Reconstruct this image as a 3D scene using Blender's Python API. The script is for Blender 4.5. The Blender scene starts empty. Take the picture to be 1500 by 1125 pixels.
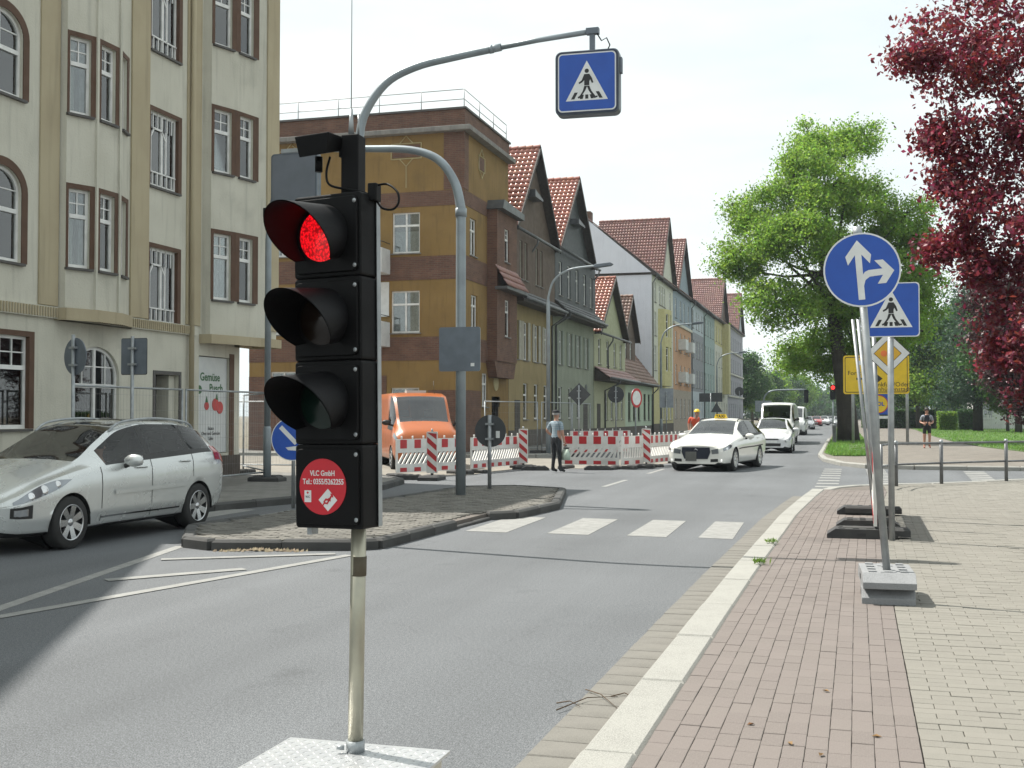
import bpy, bmesh, math, random
import numpy as np
from mathutils import Vector, Matrix
R = math.radians
sc = bpy.context.scene
col = sc.collection
random.seed(7)
RNG = np.random.default_rng(11)

# ---------------------------------------------------------------- camera
CAM_H, YAW, PITCH, FPX = 1.6, math.atan(485/1700), math.atan(45.5/1700), 1700.0
cd = bpy.data.cameras.new('camera'); cam = bpy.data.objects.new('camera', cd); col.objects.link(cam)
cd.sensor_width = 36; cd.lens = 36*FPX/1500; cd.clip_start = .05; cd.clip_end = 3000
cam.location = (0, 0, CAM_H); cam.rotation_euler = (R(90)+PITCH, 0, YAW)
sc.camera = cam
# ---------------------------------------------------------------- sky and sun
SUN_EL, SUN_AZ = R(57), R(-75)          # azimuth from +Y towards +X
w = bpy.data.worlds.new('World'); sc.world = w; w.use_nodes = True
nt = w.node_tree; nt.nodes.clear()
out = nt.nodes.new('ShaderNodeOutputWorld'); bg = nt.nodes.new('ShaderNodeBackground')
sky = nt.nodes.new('ShaderNodeTexSky'); sky.sky_type = 'NISHITA'; sky.sun_disc = False
sky.sun_elevation = SUN_EL; sky.sun_rotation = SUN_AZ % (2*math.pi)
sky.air_density = 1.0; sky.dust_density = 1.0; sky.ozone_density = 1.0
tcn = nt.nodes.new('ShaderNodeTexCoord'); mp = nt.nodes.new('ShaderNodeMapping'); mp.inputs['Scale'].default_value = (1.1, .8, 5)
nz = nt.nodes.new('ShaderNodeTexNoise'); nz.inputs['Scale'].default_value = 1.6; nz.inputs['Detail'].default_value = 7; nz.inputs['Roughness'].default_value = .55
cr = nt.nodes.new('ShaderNodeValToRGB'); cr.color_ramp.elements[0].position = .25; cr.color_ramp.elements[0].color = (.66, .66, .66, 1); cr.color_ramp.elements[1].position = .62; cr.color_ramp.elements[1].color = (1, 1, 1, 1)
mx = nt.nodes.new('ShaderNodeMix'); mx.data_type = 'RGBA'
nt.links.new(tcn.outputs['Generated'], mp.inputs['Vector']); nt.links.new(mp.outputs[0], nz.inputs['Vector'])
nt.links.new(nz.outputs['Fac'], cr.inputs['Fac']); nt.links.new(cr.outputs['Color'], mx.inputs['Factor'])
nt.links.new(sky.outputs[0], mx.inputs['A']); mx.inputs['B'].default_value = (12.2, 13.2, 13.1, 1)     # thin white cloud veil
nt.links.new(mx.outputs['Result'], bg.inputs['Color']); bg.inputs['Strength'].default_value = .054
nt.links.new(bg.outputs[0], out.inputs[0])
sl = bpy.data.lights.new('sun', 'SUN'); sl.energy = 4.9; sl.angle = R(.53); sl.color = (1, .955, .88)
so = bpy.data.objects.new('sun', sl); col.objects.link(so)
sd = Vector((-math.sin(SUN_AZ)*math.cos(SUN_EL), -math.cos(SUN_AZ)*math.cos(SUN_EL), -math.sin(SUN_EL)))
so.rotation_euler = sd.to_track_quat('-Z', 'Y').to_euler(); so.location = (-40, 20, 60)
vs = sc.view_settings; vs.view_transform = 'Standard'; vs.look = 'None'; vs.exposure = .7; vs.gamma = 1; vs.use_curve_mapping = False

# ---------------------------------------------------------------- helpers
def ray(u, v):      # photo pixel -> direction
    x = (u-750)/FPX; y = -(v-562.5)/FPX
    fy = math.cos(PITCH)-y*math.sin(PITCH); fz = math.sin(PITCH)+y*math.cos(PITCH)
    return Vector((x*math.cos(YAW)-fy*math.sin(YAW), x*math.sin(YAW)+fy*math.cos(YAW), fz))
def on_z(u, v, z=0): d = ray(u, v); return d*((z-CAM_H)/d.z)+Vector((0, 0, CAM_H))
def on_x(u, v, X): d = ray(u, v); return d*(X/d.x)+Vector((0, 0, CAM_H))
def on_y(u, v, Y): d = ray(u, v); return d*(Y/d.y)+Vector((0, 0, CAM_H))

class MB:
    def __init__(s): s.v = []; s.f = []; s.m = []; s.s = []
    def add(s, vs, fs, mi=0, smooth=False, T=None):
        o = len(s.v)
        s.v += [tuple(T @ Vector(p)) if T is not None else tuple(p) for p in vs]
        s.f += [tuple(i+o for i in f) for f in fs]; s.m += [mi]*len(fs); s.s += [smooth]*len(fs)
        return s
    def box(s, x0, x1, y0, y1, z0, z1, mi=0, T=None):
        return s.add([(x0,y0,z0),(x1,y0,z0),(x1,y1,z0),(x0,y1,z0),(x0,y0,z1),(x1,y0,z1),(x1,y1,z1),(x0,y1,z1)],
              [(0,3,2,1),(4,5,6,7),(0,1,5,4),(1,2,6,5),(2,3,7,6),(3,0,4,7)], mi, False, T)
    def cham(s, x0, x1, y0, y1, z0, z1, c, mi=0, T=None):     # block with chamfered top, open below
        return s.add([(x0,y0,z0),(x1,y0,z0),(x1,y1,z0),(x0,y1,z0),(x0,y0,z1-c),(x1,y0,z1-c),(x1,y1,z1-c),(x0,y1,z1-c),(x0+c,y0+c,z1),(x1-c,y0+c,z1),(x1-c,y1-c,z1),(x0+c,y1-c,z1)],
              [(0,1,5,4),(1,2,6,5),(2,3,7,6),(3,0,4,7),(4,5,9,8),(5,6,10,9),(6,7,11,10),(7,4,8,11),(8,9,10,11)], mi, False, T)
    def tube(s, pts, r, seg=10, mi=0, cap=True, smooth=True, T=None):
        pts = [Vector(p) for p in pts]; n = len(pts)
        rs = r if isinstance(r, (list, tuple)) else [r]*n
        vs = []; prev = None
        for i, p in enumerate(pts):
            t = (pts[min(i+1, n-1)]-pts[max(i-1, 0)]); t = t.normalized() if t.length > 1e-9 else Vector((0,0,1))
            if prev is None:
                a = Vector((1,0,0)) if abs(t.x) < .8 else Vector((0,1,0)); prev = (a-t*a.dot(t)).normalized()
            else: prev = (prev-t*prev.dot(t)).normalized()
            b = t.cross(prev)
            for k in range(seg):
                an = 2*math.pi*k/seg; vs.append(p+(prev*math.cos(an)+b*math.sin(an))*rs[i])
        fs = [(i*seg+k, i*seg+(k+1)%seg, (i+1)*seg+(k+1)%seg, (i+1)*seg+k) for i in range(n-1) for k in range(seg)]
        s.add(vs, fs, mi, smooth, T)
        if cap:
            o = len(s.v)-n*seg
            s.f += [tuple(o+k for k in reversed(range(seg))), tuple(o+(n-1)*seg+k for k in range(seg))]; s.m += [mi]*2; s.s += [False]*2
        return s
    def lathe(s, prof, seg=24, mi=0, smooth=True, T=None):      # prof (r,z) about z
        vs = [(r*math.cos(2*math.pi*k/seg), r*math.sin(2*math.pi*k/seg), z) for r, z in prof for k in range(seg)]
        fs = [(i*seg+k, i*seg+(k+1)%seg, (i+1)*seg+(k+1)%seg, (i+1)*seg+k) for i in range(len(prof)-1) for k in range(seg)]
        return s.add(vs, fs, mi, smooth, T)
    def prism(s, poly, y0, y1, mi=0, T=None, side=None):       # polygon in xz, extruded in y (y0 is the front)
        n = len(poly); a = sum(poly[i][0]*poly[(i+1)%n][1]-poly[(i+1)%n][0]*poly[i][1] for i in range(n))
        if a < 0: poly = poly[::-1]
        vs = [(x, y0, z) for x, z in poly]+[(x, y1, z) for x, z in poly]
        s.add(vs, [tuple(range(n)), tuple(range(2*n-1, n-1, -1))], mi, False, T)
        o = len(s.v)-2*n
        s.f += [(o+(i+1)%n, o+i, o+n+i, o+n+(i+1)%n) for i in range(n)]; s.m += [mi if side is None else side]*n; s.s += [False]*n
        return s
    def slab(s, poly, z0, z1, mi=0, side=None, T=None):        # polygon in xy, extruded in z
        M = Matrix(((1,0,0,0),(0,0,1,0),(0,-1,0,0),(0,0,0,1)))  # unused axis swap kept explicit below
        n = len(poly); a = sum(poly[i][0]*poly[(i+1)%n][1]-poly[(i+1)%n][0]*poly[i][1] for i in range(n))
        if a < 0: poly = poly[::-1]
        vs = [(x, y, z1) for x, y in poly]+[(x, y, z0) for x, y in poly]
        s.add(vs, [tuple(range(n))], mi, False, T); o = len(s.v)-2*n
        s.f += [(o+(i+1)%n, o+i, o+n+i, o+n+(i+1)%n) for i in range(n)]; s.m += [mi if side is None else side]*n; s.s += [False]*n
        return s
    def mesh(s, name, mats):
        me = bpy.data.meshes.new(name); me.from_pydata(s.v, [], s.f)
        for m in (mats if isinstance(mats, (list, tuple)) else [mats]): me.materials.append(m)
        me.polygons.foreach_set('material_index', s.m); me.polygons.foreach_set('use_smooth', s.s); me.update()
        return me
    def build(s, name, mats, parent=None, T=None, bevel=0):
        o = bpy.data.objects.new(name, s.mesh(name, mats)); col.objects.link(o)
        if parent: o.parent = parent
        if T is not None: o.matrix_basis = T
        if bevel:
            b = o.modifiers.new('bevel', 'BEVEL'); b.width = bevel; b.segments = 2; b.limit_method = 'ANGLE'; b.angle_limit = R(40)
        return o
def link(name, me, parent=None, T=None):
    o = bpy.data.objects.new(name, me); col.objects.link(o)
    if parent: o.parent = parent
    if T is not None: o.matrix_basis = T
    return o
def tag(o, label, cat, group=None):
    o['label'] = label; o['category'] = cat
    if group: o['group'] = group
    return o
def thing(name, label, cat, loc=(0,0,0), rz=0, group=None):
    o = bpy.data.objects.new(name, None); col.objects.link(o); o.location = loc; o.rotation_euler = (0, 0, rz); o.empty_display_size = .2
    return tag(o, label, cat, group)
def struct(o): o['kind'] = 'structure'; return o
def stuff(o): o['kind'] = 'stuff'; return o
def Tm(x=0, y=0, z=0, rz=0, rx=0, ry=0): return Matrix.Translation((x, y, z)) @ Matrix.Rotation(rz, 4, 'Z') @ Matrix.Rotation(ry, 4, 'Y') @ Matrix.Rotation(rx, 4, 'X')
def circ(cx, cz, r, n=24, a0=0, a1=2*math.pi): 
    full = abs(a1-a0-2*math.pi) < 1e-6
    return [(cx+r*math.cos(a0+(a1-a0)*k/(n if full else n-1)), cz+r*math.sin(a0+(a1-a0)*k/(n if full else n-1))) for k in range(n)]
def rrect(w, h, r, cx=0, cz=0, n=5):
    p = []
    for sx, sz, a in ((1,1,0),(-1,1,90),(-1,-1,180),(1,-1,270)):
        for k in range(n): an = R(a+90*k/(n-1)); p.append((cx+sx*(w/2-r)+r*math.cos(an), cz+sz*(h/2-r)+r*math.sin(an)))
    return p
def copy_tree(o, parent=None):
    c = o.copy(); col.objects.link(c); c.parent = parent
    for ch in list(o.children): copy_tree(ch, c)
    return c
def text_mesh(name, s, size, mat, parent, T, align='CENTER', bold=.0, sx=1.0):
    cu = bpy.data.curves.new(name, 'FONT'); cu.body = s; cu.size = size; cu.align_x = align; cu.align_y = 'CENTER'; cu.offset = bold; cu.extrude = .0008; cu.resolution_u = 3
    o = bpy.data.objects.new('tmp', cu); col.objects.link(o)
    me = bpy.data.meshes.new_from_object(o.evaluated_get(bpy.context.evaluated_depsgraph_get())); bpy.data.objects.remove(o); bpy.data.curves.remove(cu)
    me.materials.clear(); me.materials.append(mat)
    return link(name, me, parent, T @ Matrix.Rotation(R(90), 4, 'X') @ Matrix.Diagonal((sx, 1, 1, 1)))

# ---------------------------------------------------------------- materials
_M = {}
def pm(name, c, c2=None, rough=.6, metal=0, scale=4, bump=0, bscale=80, spec=.5, rnd=0, orand=0, coat=0, streak=0, dirt=0, speck=0, sspec=400, trans=0, bdist=.01, coord='Object', detail=4):
    if name in _M: return _M[name]
    m = bpy.data.materials.new(name); m.use_nodes = True; t = m.node_tree; N = t.nodes; L = t.links
    b = N['Principled BSDF']; b.inputs['Roughness'].default_value = rough; b.inputs['Metallic'].default_value = metal
    b.inputs['Specular IOR Level'].default_value = spec
    if coat: b.inputs['Coat Weight'].default_value = coat; b.inputs['Coat Roughness'].default_value = .04
    tc = N.new('ShaderNodeTexCoord').outputs[coord]
    def noise(sc_, det=4, vec=None):
        n = N.new('ShaderNodeTexNoise'); n.inputs['Scale'].default_value = sc_; n.inputs['Detail'].default_value = det
        L.new(vec if vec is not None else tc, n.inputs['Vector']); return n.outputs['Fac']
    def ramp(f, a, z):
        r = N.new('ShaderNodeMapRange'); r.inputs['From Min'].default_value = a; r.inputs['From Max'].default_value = z; r.interpolation_type = 'SMOOTHSTEP'; L.new(f, r.inputs['Value']); return r.outputs[0]
    def mix(f, a, bb, blend='MIX'):
        x = N.new('ShaderNodeMix'); x.data_type = 'RGBA'; x.blend_type = blend
        for k, val in (('Factor', f), ('A', a), ('B', bb)):
            if hasattr(val, 'is_linked'): L.new(val, x.inputs[k])
            elif isinstance(val, (int, float)): x.inputs[k].default_value = val
            else: x.inputs[k].default_value = (*val[:3], 1)
        return x.outputs['Result']
    c2 = c2 or tuple(min(1, x*.82) for x in c)
    n1 = noise(scale, detail); cur = mix(ramp(n1, .3, .7), c, c2)
    def jitter(src, amt):
        h = N.new('ShaderNodeHueSaturation'); r = N.new('ShaderNodeMapRange'); r.inputs['To Min'].default_value = 1-amt; r.inputs['To Max'].default_value = 1+amt; L.new(src, r.inputs['Value']); L.new(r.outputs[0], h.inputs['Value'])
        mul = N.new('ShaderNodeMath'); mul.operation = 'MULTIPLY_ADD'; mul.inputs[1].default_value = 7.31; mul.inputs[2].default_value = .13; fr = N.new('ShaderNodeMath'); fr.operation = 'FRACT'; L.new(src, mul.inputs[0]); L.new(mul.outputs[0], fr.inputs[0])
        r2 = N.new('ShaderNodeMapRange'); r2.inputs['To Min'].default_value = .5-amt*.06; r2.inputs['To Max'].default_value = .5+amt*.06; L.new(fr.outputs[0], r2.inputs['Value']); L.new(r2.outputs[0], h.inputs['Hue'])
        L.new(cur, h.inputs['Color']); return h.outputs[0]
    if rnd: cur = jitter(N.new('ShaderNodeNewGeometry').outputs['Random Per Island'], rnd)
    if orand: cur = jitter(N.new('ShaderNodeObjectInfo').outputs['Random'], orand)
    if speck: cur = mix(ramp(noise(sspec, 2), .35, .65), cur, tuple(min(1, x*(1+speck)) for x in c))
    if streak:
        mpn = N.new('ShaderNodeMapping'); mpn.inputs['Scale'].default_value = (3, 3, .25); L.new(tc, mpn.inputs['Vector'])
        f = ramp(noise(2.5, 6, mpn.outputs[0]), .5, .75); ml = N.new('ShaderNodeMath'); ml.operation = 'MULTIPLY'; ml.inputs[1].default_value = streak; L.new(f, ml.inputs[0])
        cur = mix(ml.outputs[0], cur, tuple(x*.45 for x in c))
    if dirt:
        f = ramp(noise(1.1, 7), .5, .8); ml = N.new('ShaderNodeMath'); ml.operation = 'MULTIPLY'; ml.inputs[1].default_value = dirt; L.new(f, ml.inputs[0])
        cur = mix(ml.outputs[0], cur, tuple(x*.5 for x in c))
    L.new(cur, b.inputs['Base Color'])
    if rough > .12:
        rr = N.new('ShaderNodeMapRange'); rr.inputs['To Min'].default_value = rough*.85; rr.inputs['To Max'].default_value = min(1, rough*1.15); L.new(n1, rr.inputs['Value']); L.new(rr.outputs[0], b.inputs['Roughness'])
    if bump:
        bn = N.new('ShaderNodeBump'); bn.inputs['Strength'].default_value = bump; bn.inputs['Distance'].default_value = bdist; L.new(noise(bscale, 5), bn.inputs['Height']); L.new(bn.outputs[0], b.inputs['Normal'])
    if trans:
        tr = N.new('ShaderNodeBsdfTranslucent'); ms = N.new('ShaderNodeMixShader'); ms.inputs[0].default_value = trans; o = N['Material Output']
        hv = N.new('ShaderNodeHueSaturation'); hv.inputs['Value'].default_value = 1.9; L.new(cur, hv.inputs['Color']); L.new(hv.outputs[0], tr.inputs[0]); L.new(b.outputs[0], ms.inputs[1]); L.new(tr.outputs[0], ms.inputs[2]); L.new(ms.outputs[0], o.inputs[0])
    _M[name] = m; return m
def brick_mat(name, c1, c2, mortar, sx=.25, sz=.075, rough=.85, T='Object', swap=True):
    if name in _M: return _M[name]
    m = bpy.data.materials.new(name); m.use_nodes = True; t = m.node_tree; N = t.nodes; L = t.links; b = N['Principled BSDF']
    tc = N.new('ShaderNodeTexCoord'); sp = N.new('ShaderNodeSeparateXYZ'); ad = N.new('ShaderNodeMath'); cb = N.new('ShaderNodeCombineXYZ')
    L.new(tc.outputs['Object'], sp.inputs[0]); L.new(sp.outputs[0], ad.inputs[0]); L.new(sp.outputs[1], ad.inputs[1])
    if swap: L.new(ad.outputs[0], cb.inputs[0]); L.new(sp.outputs[2], cb.inputs[1])
    else: L.new(sp.outputs[0], cb.inputs[0]); L.new(sp.outputs[1], cb.inputs[1])
    br = N.new('ShaderNodeTexBrick'); br.inputs['Color1'].default_value = (*c1, 1); br.inputs['Color2'].default_value = (*c2, 1); br.inputs['Mortar'].default_value = (*mortar, 1)
    br.inputs['Scale'].default_value = 1; br.inputs['Brick Width'].default_value = sx; br.inputs['Row Height'].default_value = sz; br.inputs['Mortar Size'].default_value = .008
    L.new(cb.outputs[0], br.inputs['Vector'])
    n = N.new('ShaderNodeTexNoise'); n.inputs['Scale'].default_value = 2; n.inputs['Detail'].default_value = 6; L.new(tc.outputs['Object'], n.inputs[0])
    x = N.new('ShaderNodeMix'); x.data_type = 'RGBA'; x.blend_type = 'MULTIPLY'; x.inputs['Factor'].default_value = .6; L.new(br.outputs['Color'], x.inputs['A'])
    rp = N.new('ShaderNodeValToRGB'); rp.color_ramp.elements[0].position = .3; rp.color_ramp.elements[0].color = (.5,.5,.5,1); rp.color_ramp.elements[1].position = .7; rp.color_ramp.elements[1].color = (1.1,1.1,1.1,1); L.new(n.outputs['Fac'], rp.inputs[0]); L.new(rp.outputs[0], x.inputs['B'])
    L.new(x.outputs['Result'], b.inputs['Base Color']); b.inputs['Roughness'].default_value = rough
    bp = N.new('ShaderNodeBump'); bp.inputs['Strength'].default_value = .6; bp.inputs['Distance'].default_value = .008; bp.invert = True; L.new(br.outputs['Fac'], bp.inputs['Height']); L.new(bp.outputs[0], b.inputs['Normal'])
    _M[name] = m; return m
def glass_mat(name, tint=(.75,.8,.8), gl=.12, rough=.02):
    if name in _M: return _M[name]
    m = bpy.data.materials.new(name); m.use_nodes = True; t = m.node_tree; N = t.nodes; L = t.links; N.clear()
    o = N.new('ShaderNodeOutputMaterial'); tr = N.new('ShaderNodeBsdfTransparent'); tr.inputs[0].default_value = (*tint, 1); g = N.new('ShaderNodeBsdfGlossy'); g.inputs['Roughness'].default_value = rough
    fr = N.new('ShaderNodeFresnel'); fr.inputs[0].default_value = 1.5; md = N.new('ShaderNodeMath'); md.operation = 'ADD'; md.inputs[1].default_value = gl; md.use_clamp = True; L.new(fr.outputs[0], md.inputs[0])
    tc = N.new('ShaderNodeTexCoord'); n = N.new('ShaderNodeTexNoise'); n.inputs['Scale'].default_value = 1.5; L.new(tc.outputs['Object'], n.inputs[0]); bp = N.new('ShaderNodeBump'); bp.inputs['Strength'].default_value = .03; L.new(n.outputs['Fac'], bp.inputs['Height']); L.new(bp.outputs[0], g.inputs['Normal'])
    ms = N.new('ShaderNodeMixShader'); L.new(md.outputs[0], ms.inputs[0]); L.new(tr.outputs[0], ms.inputs[1]); L.new(g.outputs[0], ms.inputs[2]); L.new(ms.outputs[0], o.inputs[0])
    _M[name] = m; return m
def emit_mat(name, c, strength, base=(.3,.02,.02)):
    if name in _M: return _M[name]
    m = bpy.data.materials.new(name); m.use_nodes = True; t = m.node_tree; N = t.nodes; L = t.links; b = N['Principled BSDF']
    tc = N.new('ShaderNodeTexCoord'); v = N.new('ShaderNodeTexVoronoi'); v.inputs['Scale'].default_value = 110; L.new(tc.outputs['Object'], v.inputs['Vector'])
    r = N.new('ShaderNodeMapRange'); r.inputs['From Max'].default_value = .7; r.inputs['To Min'].default_value = strength*1.7; r.inputs['To Max'].default_value = strength*.25; L.new(v.outputs['Distance'], r.inputs['Value'])
    b.inputs['Base Color'].default_value = (*base, 1); b.inputs['Emission Color'].default_value = (*c, 1); L.new(r.outputs[0], b.inputs['Emission Strength']); b.inputs['Roughness'].default_value = .25
    bp = N.new('ShaderNodeBump'); bp.inputs['Strength'].default_value = .6; L.new(v.outputs['Distance'], bp.inputs['Height']); L.new(bp.outputs[0], b.inputs['Normal'])
    _M[name] = m; return m

GLASS = glass_mat('window_glass'); CGLASS = glass_mat('car_glass', (.68,.72,.72), .0); SGLASS = glass_mat('windscreen_glass', (.6,.66,.66), .12)
WHITEF = pm('white_window_frame', (.72,.72,.7), rough=.45)
ROOMSHADE = pm('room_shade', (.035,.035,.035), rough=.9)  # near-black colour stands in for the shade inside unlit rooms
CURTAIN = pm('net_curtain', (.5,.5,.48), (.36,.36,.35), rough=.9, scale=9)
GALV = pm('galvanised_steel', (.36,.38,.39), (.28,.3,.31), rough=.5, metal=.6, scale=9, bump=.15)
GREYP = pm('grey_painted_steel', (.27,.31,.33), (.22,.25,.27), rough=.45, metal=.3, scale=3, dirt=.4)
BLACKP = pm('black_plastic', (.004,.004,.0045), rough=.55, spec=.16, scale=10, bump=.06, bscale=200)
RUBBER = pm('black_rubber', (.03,.03,.032), (.05,.05,.048), rough=.8, bump=.3, bscale=120)
SBLUE = pm('sign_blue', (.006,.065,.36), (.008,.075,.4), rough=.35, scale=6); SWHITE = pm('sign_white', (.72,.73,.72), (.62,.63,.62), rough=.4, scale=6)
SBLACK = pm('sign_black', (.015,.015,.016), rough=.5); SRED = pm('sign_red', (.5,.012,.018), (.4,.015,.02), rough=.4, scale=5)
SYEL = pm('sign_yellow', (.75,.5,.01), (.68,.45,.01), rough=.4); SBACK = pm('sign_back_grey', (.15,.175,.205), (.125,.145,.17), rough=.5, metal=.3, scale=5)
# ================================================================ ground, road, pavements
def asphalt():
    m = bpy.data.materials.new('asphalt'); m.use_nodes = True; t = m.node_tree; N = t.nodes; L = t.links; b = N['Principled BSDF']; tc = N.new('ShaderNodeTexCoord').outputs['Object']
    def noise(sc_, det=4, vec=None, rough=.55):
        n = N.new('ShaderNodeTexNoise'); n.inputs['Scale'].default_value = sc_; n.inputs['Detail'].default_value = det; n.inputs['Roughness'].default_value = rough; L.new(vec if vec is not None else tc, n.inputs['Vector']); return n.outputs['Fac']
    def mr(f, a, z, lo, hi): r = N.new('ShaderNodeMapRange'); r.inputs['From Min'].default_value = a; r.inputs['From Max'].default_value = z; r.inputs['To Min'].default_value = lo; r.inputs['To Max'].default_value = hi; L.new(f, r.inputs['Value']); return r.outputs[0]
    def mul(a, c): x = N.new('ShaderNodeMath'); x.operation = 'MULTIPLY'; L.new(a, x.inputs[0]); L.new(c, x.inputs[1]); return x.outputs[0]
    mp_ = N.new('ShaderNodeMapping'); mp_.inputs['Scale'].default_value = (1.1, .05, 1); mp_.inputs['Rotation'].default_value = (0, 0, .01); L.new(tc, mp_.inputs['Vector'])
    lanes = mr(noise(.8, 4, mp_.outputs[0]), .3, .7, .86, 1.12); patch = mr(noise(.25, 8), .3, .7, .86, 1.12); stain = mr(noise(1.3, 7), .62, .8, 1, .72); g1 = mr(noise(40, 3), .3, .7, .8, 1.22); g2 = mr(noise(130, 1), .32, .68, .5, 1.6)
    v = N.new('ShaderNodeTexVoronoi'); v.feature = 'DISTANCE_TO_EDGE'; v.inputs['Scale'].default_value = .16; wv = N.new('ShaderNodeVectorMath'); wn = N.new('ShaderNodeTexNoise'); wn.inputs['Scale'].default_value = 1.2; wn.inputs['Detail'].default_value = 6; L.new(tc, wn.inputs['Vector']); L.new(tc, wv.inputs[0]); L.new(wn.outputs['Color'], wv.inputs[1]); L.new(wv.outputs[0], v.inputs['Vector'])
    crack = mr(v.outputs['Distance'], .0, .0018, .86, 1)
    f = mul(mul(mul(lanes, patch), mul(stain, g1)), mul(g2, crack)); c = N.new('ShaderNodeMix'); c.data_type = 'RGBA'; c.blend_type = 'MULTIPLY'; c.inputs['Factor'].default_value = 1; c.inputs['A'].default_value = (.108,.114,.12,1); L.new(f, c.inputs['B']); L.new(c.outputs['Result'], b.inputs['Base Color'])
    b.inputs['Roughness'].default_value = .78; b.inputs['Specular IOR Level'].default_value = .3
    bp = N.new('ShaderNodeBump'); bp.inputs['Strength'].default_value = .5; bp.inputs['Distance'].default_value = .006; L.new(noise(150, 3), bp.inputs['Height']); L.new(bp.outputs[0], b.inputs['Normal']); return m
ASPH = asphalt()
EARTH = pm('earth', (.16,.14,.1), rough=.95, bump=.3); GRASSG = pm('lawn_soil', (.05,.095,.018), (.07,.12,.03), rough=.95, scale=1.2, bump=.6, bscale=30)
JOINT = pm('joint_sand', (.125,.108,.094), (.1,.088,.076), rough=.95, bump=.4)
KERBM = pm('kerb_concrete', (.255,.252,.23), (.212,.209,.192), rough=.85, scale=5, bump=.3, bscale=140, orand=.06, dirt=.35, speck=.2, sspec=150)
DKERB = pm('old_dark_kerb', (.06,.06,.058), (.045,.045,.043), rough=.85, scale=4, bump=.35, bscale=70, orand=.12, dirt=.4)
REDP = pm('red_paver', (.14,.12,.109), (.127,.111,.101), rough=.85, scale=3, bump=.25, bscale=220, orand=.11, dirt=.5, speck=.25, sspec=300)
REDPS = pm('red_paver_field', (.14,.12,.109), (.127,.111,.101), rough=.85, scale=3, bump=.25, bscale=220, rnd=.11, dirt=.5, speck=.25, sspec=300)
GREYPV = pm('grey_paver', (.172,.163,.141), (.153,.145,.125), rough=.85, scale=3, bump=.25, bscale=220, orand=.10, dirt=.25, speck=.2, sspec=300)
GREYPVS = pm('grey_paver_field', (.172,.163,.141), (.153,.145,.125), rough=.85, scale=3, bump=.25, bscale=220, rnd=.10, dirt=.25, speck=.2, sspec=300)
GUTM = pm('gutter_slab', (.145,.138,.122), (.12,.115,.102), rough=.88, scale=4, bump=.3, bscale=120, orand=.09, dirt=.5, speck=.2, sspec=200)
PATHM = brick_mat('path_paving', (.2,.18,.155), (.18,.162,.14), (.12,.105,.085), .2, .1, swap=False)
SLABM = brick_mat('old_pavement', (.2,.195,.18), (.17,.165,.15), (.1,.095,.085), .3, .3, swap=False)
PAINT = pm('road_paint', (.31,.31,.295), (.22,.22,.21), rough=.7, scale=7, bump=.2, bscale=150, dirt=.55, speck=-.35, sspec=120)
SAND = pm('building_sand', (.22,.205,.175), (.18,.165,.14), rough=.95, scale=1.5, bump=.5, bscale=25)

struct(MB().add([(-700,-60,-.03),(700,-60,-.03),(700,1500,-.03),(-700,1500,-.03)], [(0,1,2,3)]).build('ground', EARTH))
struct(MB().add([(-60,-40,0),(60,-40,0),(60,45,0),(-60,45,0),(0,45,0),(-10.2,45,0),(0,420,0),(-10.2,420,0)], [(0,1,2,4,5,3),(5,4,6,7)]).build('road', ASPH))

def interp(x, tab):
    for (a, va), (b, vb) in zip(tab, tab[1:]):
        if x <= b: return va+(vb-va)*(max(x, a)-a)/(b-a)
    return tab[-1][1]
KR = [(-6,-.88),(5,-.87),(8.8,-.83),(11.7,-.79),(15,-.72),(18,-.66),(21.6,-.50),(24,-.36)]
def xk(y): return interp(y, KR)
CURVE = [(-.36,24),(-.15,24.9),(.3,25.7),(.95,26.3),(1.8,26.9),(3,28),(4.2,29.3),(6,30.3),(9,30.8),(30,31)]

# --- near pavement base
base_poly = [(xk(y)-.12, y) for y in (-6,5,8.8,11.7,15,18,21.6)]+[(x-.1, y-.08) for x, y in CURVE]+[(30,-6)]
struct(MB().slab(base_poly, -.02, .098, 0).build('pavement_bed', JOINT))
# --- kerb stones, gutter slabs
kerb = struct(MB().slab([(xk(y)-.2, y) for y in (-6,5,12,18,23.9)]+[(xk(y)-.05, y) for y in (23.9,18,12,5,-6)], -.03, .05).build('kerb', JOINT))
def stone(p0, p1, wid, z0, z1, ch, gap=.006, jit=.004):
    a = Vector((p0[0], p0[1], 0)); b = Vector((p1[0], p1[1], 0)); d = (b-a); L = d.length; an = math.atan2(d.y, d.x)
    mb = MB().cham(-L/2+gap, L/2-gap, -wid/2, wid/2, z0, z1, ch)
    c = (a+b)/2
    return mb, Tm(c.x, c.y, random.uniform(-jit, jit), an, random.uniform(-.006, .006), random.uniform(-.003, .003))
y = -1.9; first = True
while y < 23.9:
    L = 1.4*random.uniform(.97, 1.03); y2 = min(y+L, 24.0)
    mb, T = stone((xk(y)-.13, y), (xk(y2)-.13, y2), .255, .02, .125, .018); mb.build('kerb_stone', KERBM, kerb, T); y = y2
for (a, b) in zip(CURVE[:-1], CURVE[1:]):
    n = max(1, round(math.dist(a, b)/1.2)); 
    for k in range(min(n, 6)):
        p = [a[0]+(b[0]-a[0])*k/n, a[1]+(b[1]-a[1])*k/n]; q = [a[0]+(b[0]-a[0])*(k+1)/n, a[1]+(b[1]-a[1])*(k+1)/n]
        mb, T = stone(p, q, .2, .0, .122, .015); mb.build('kerb_stone', KERBM, kerb, T)
gut = struct(MB().slab([(xk(y)-.57, y) for y in (-2,5,12,18,23.5)]+[(xk(y)-.26, y) for y in (23.5,18,12,5,-2)], -.03, .003).build('gutter', JOINT))
gme = MB().cham(-.156, .156, -.122, .122, -.02, .012, .006).mesh('gutter_slab', GUTM); y = -1.9
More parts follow.
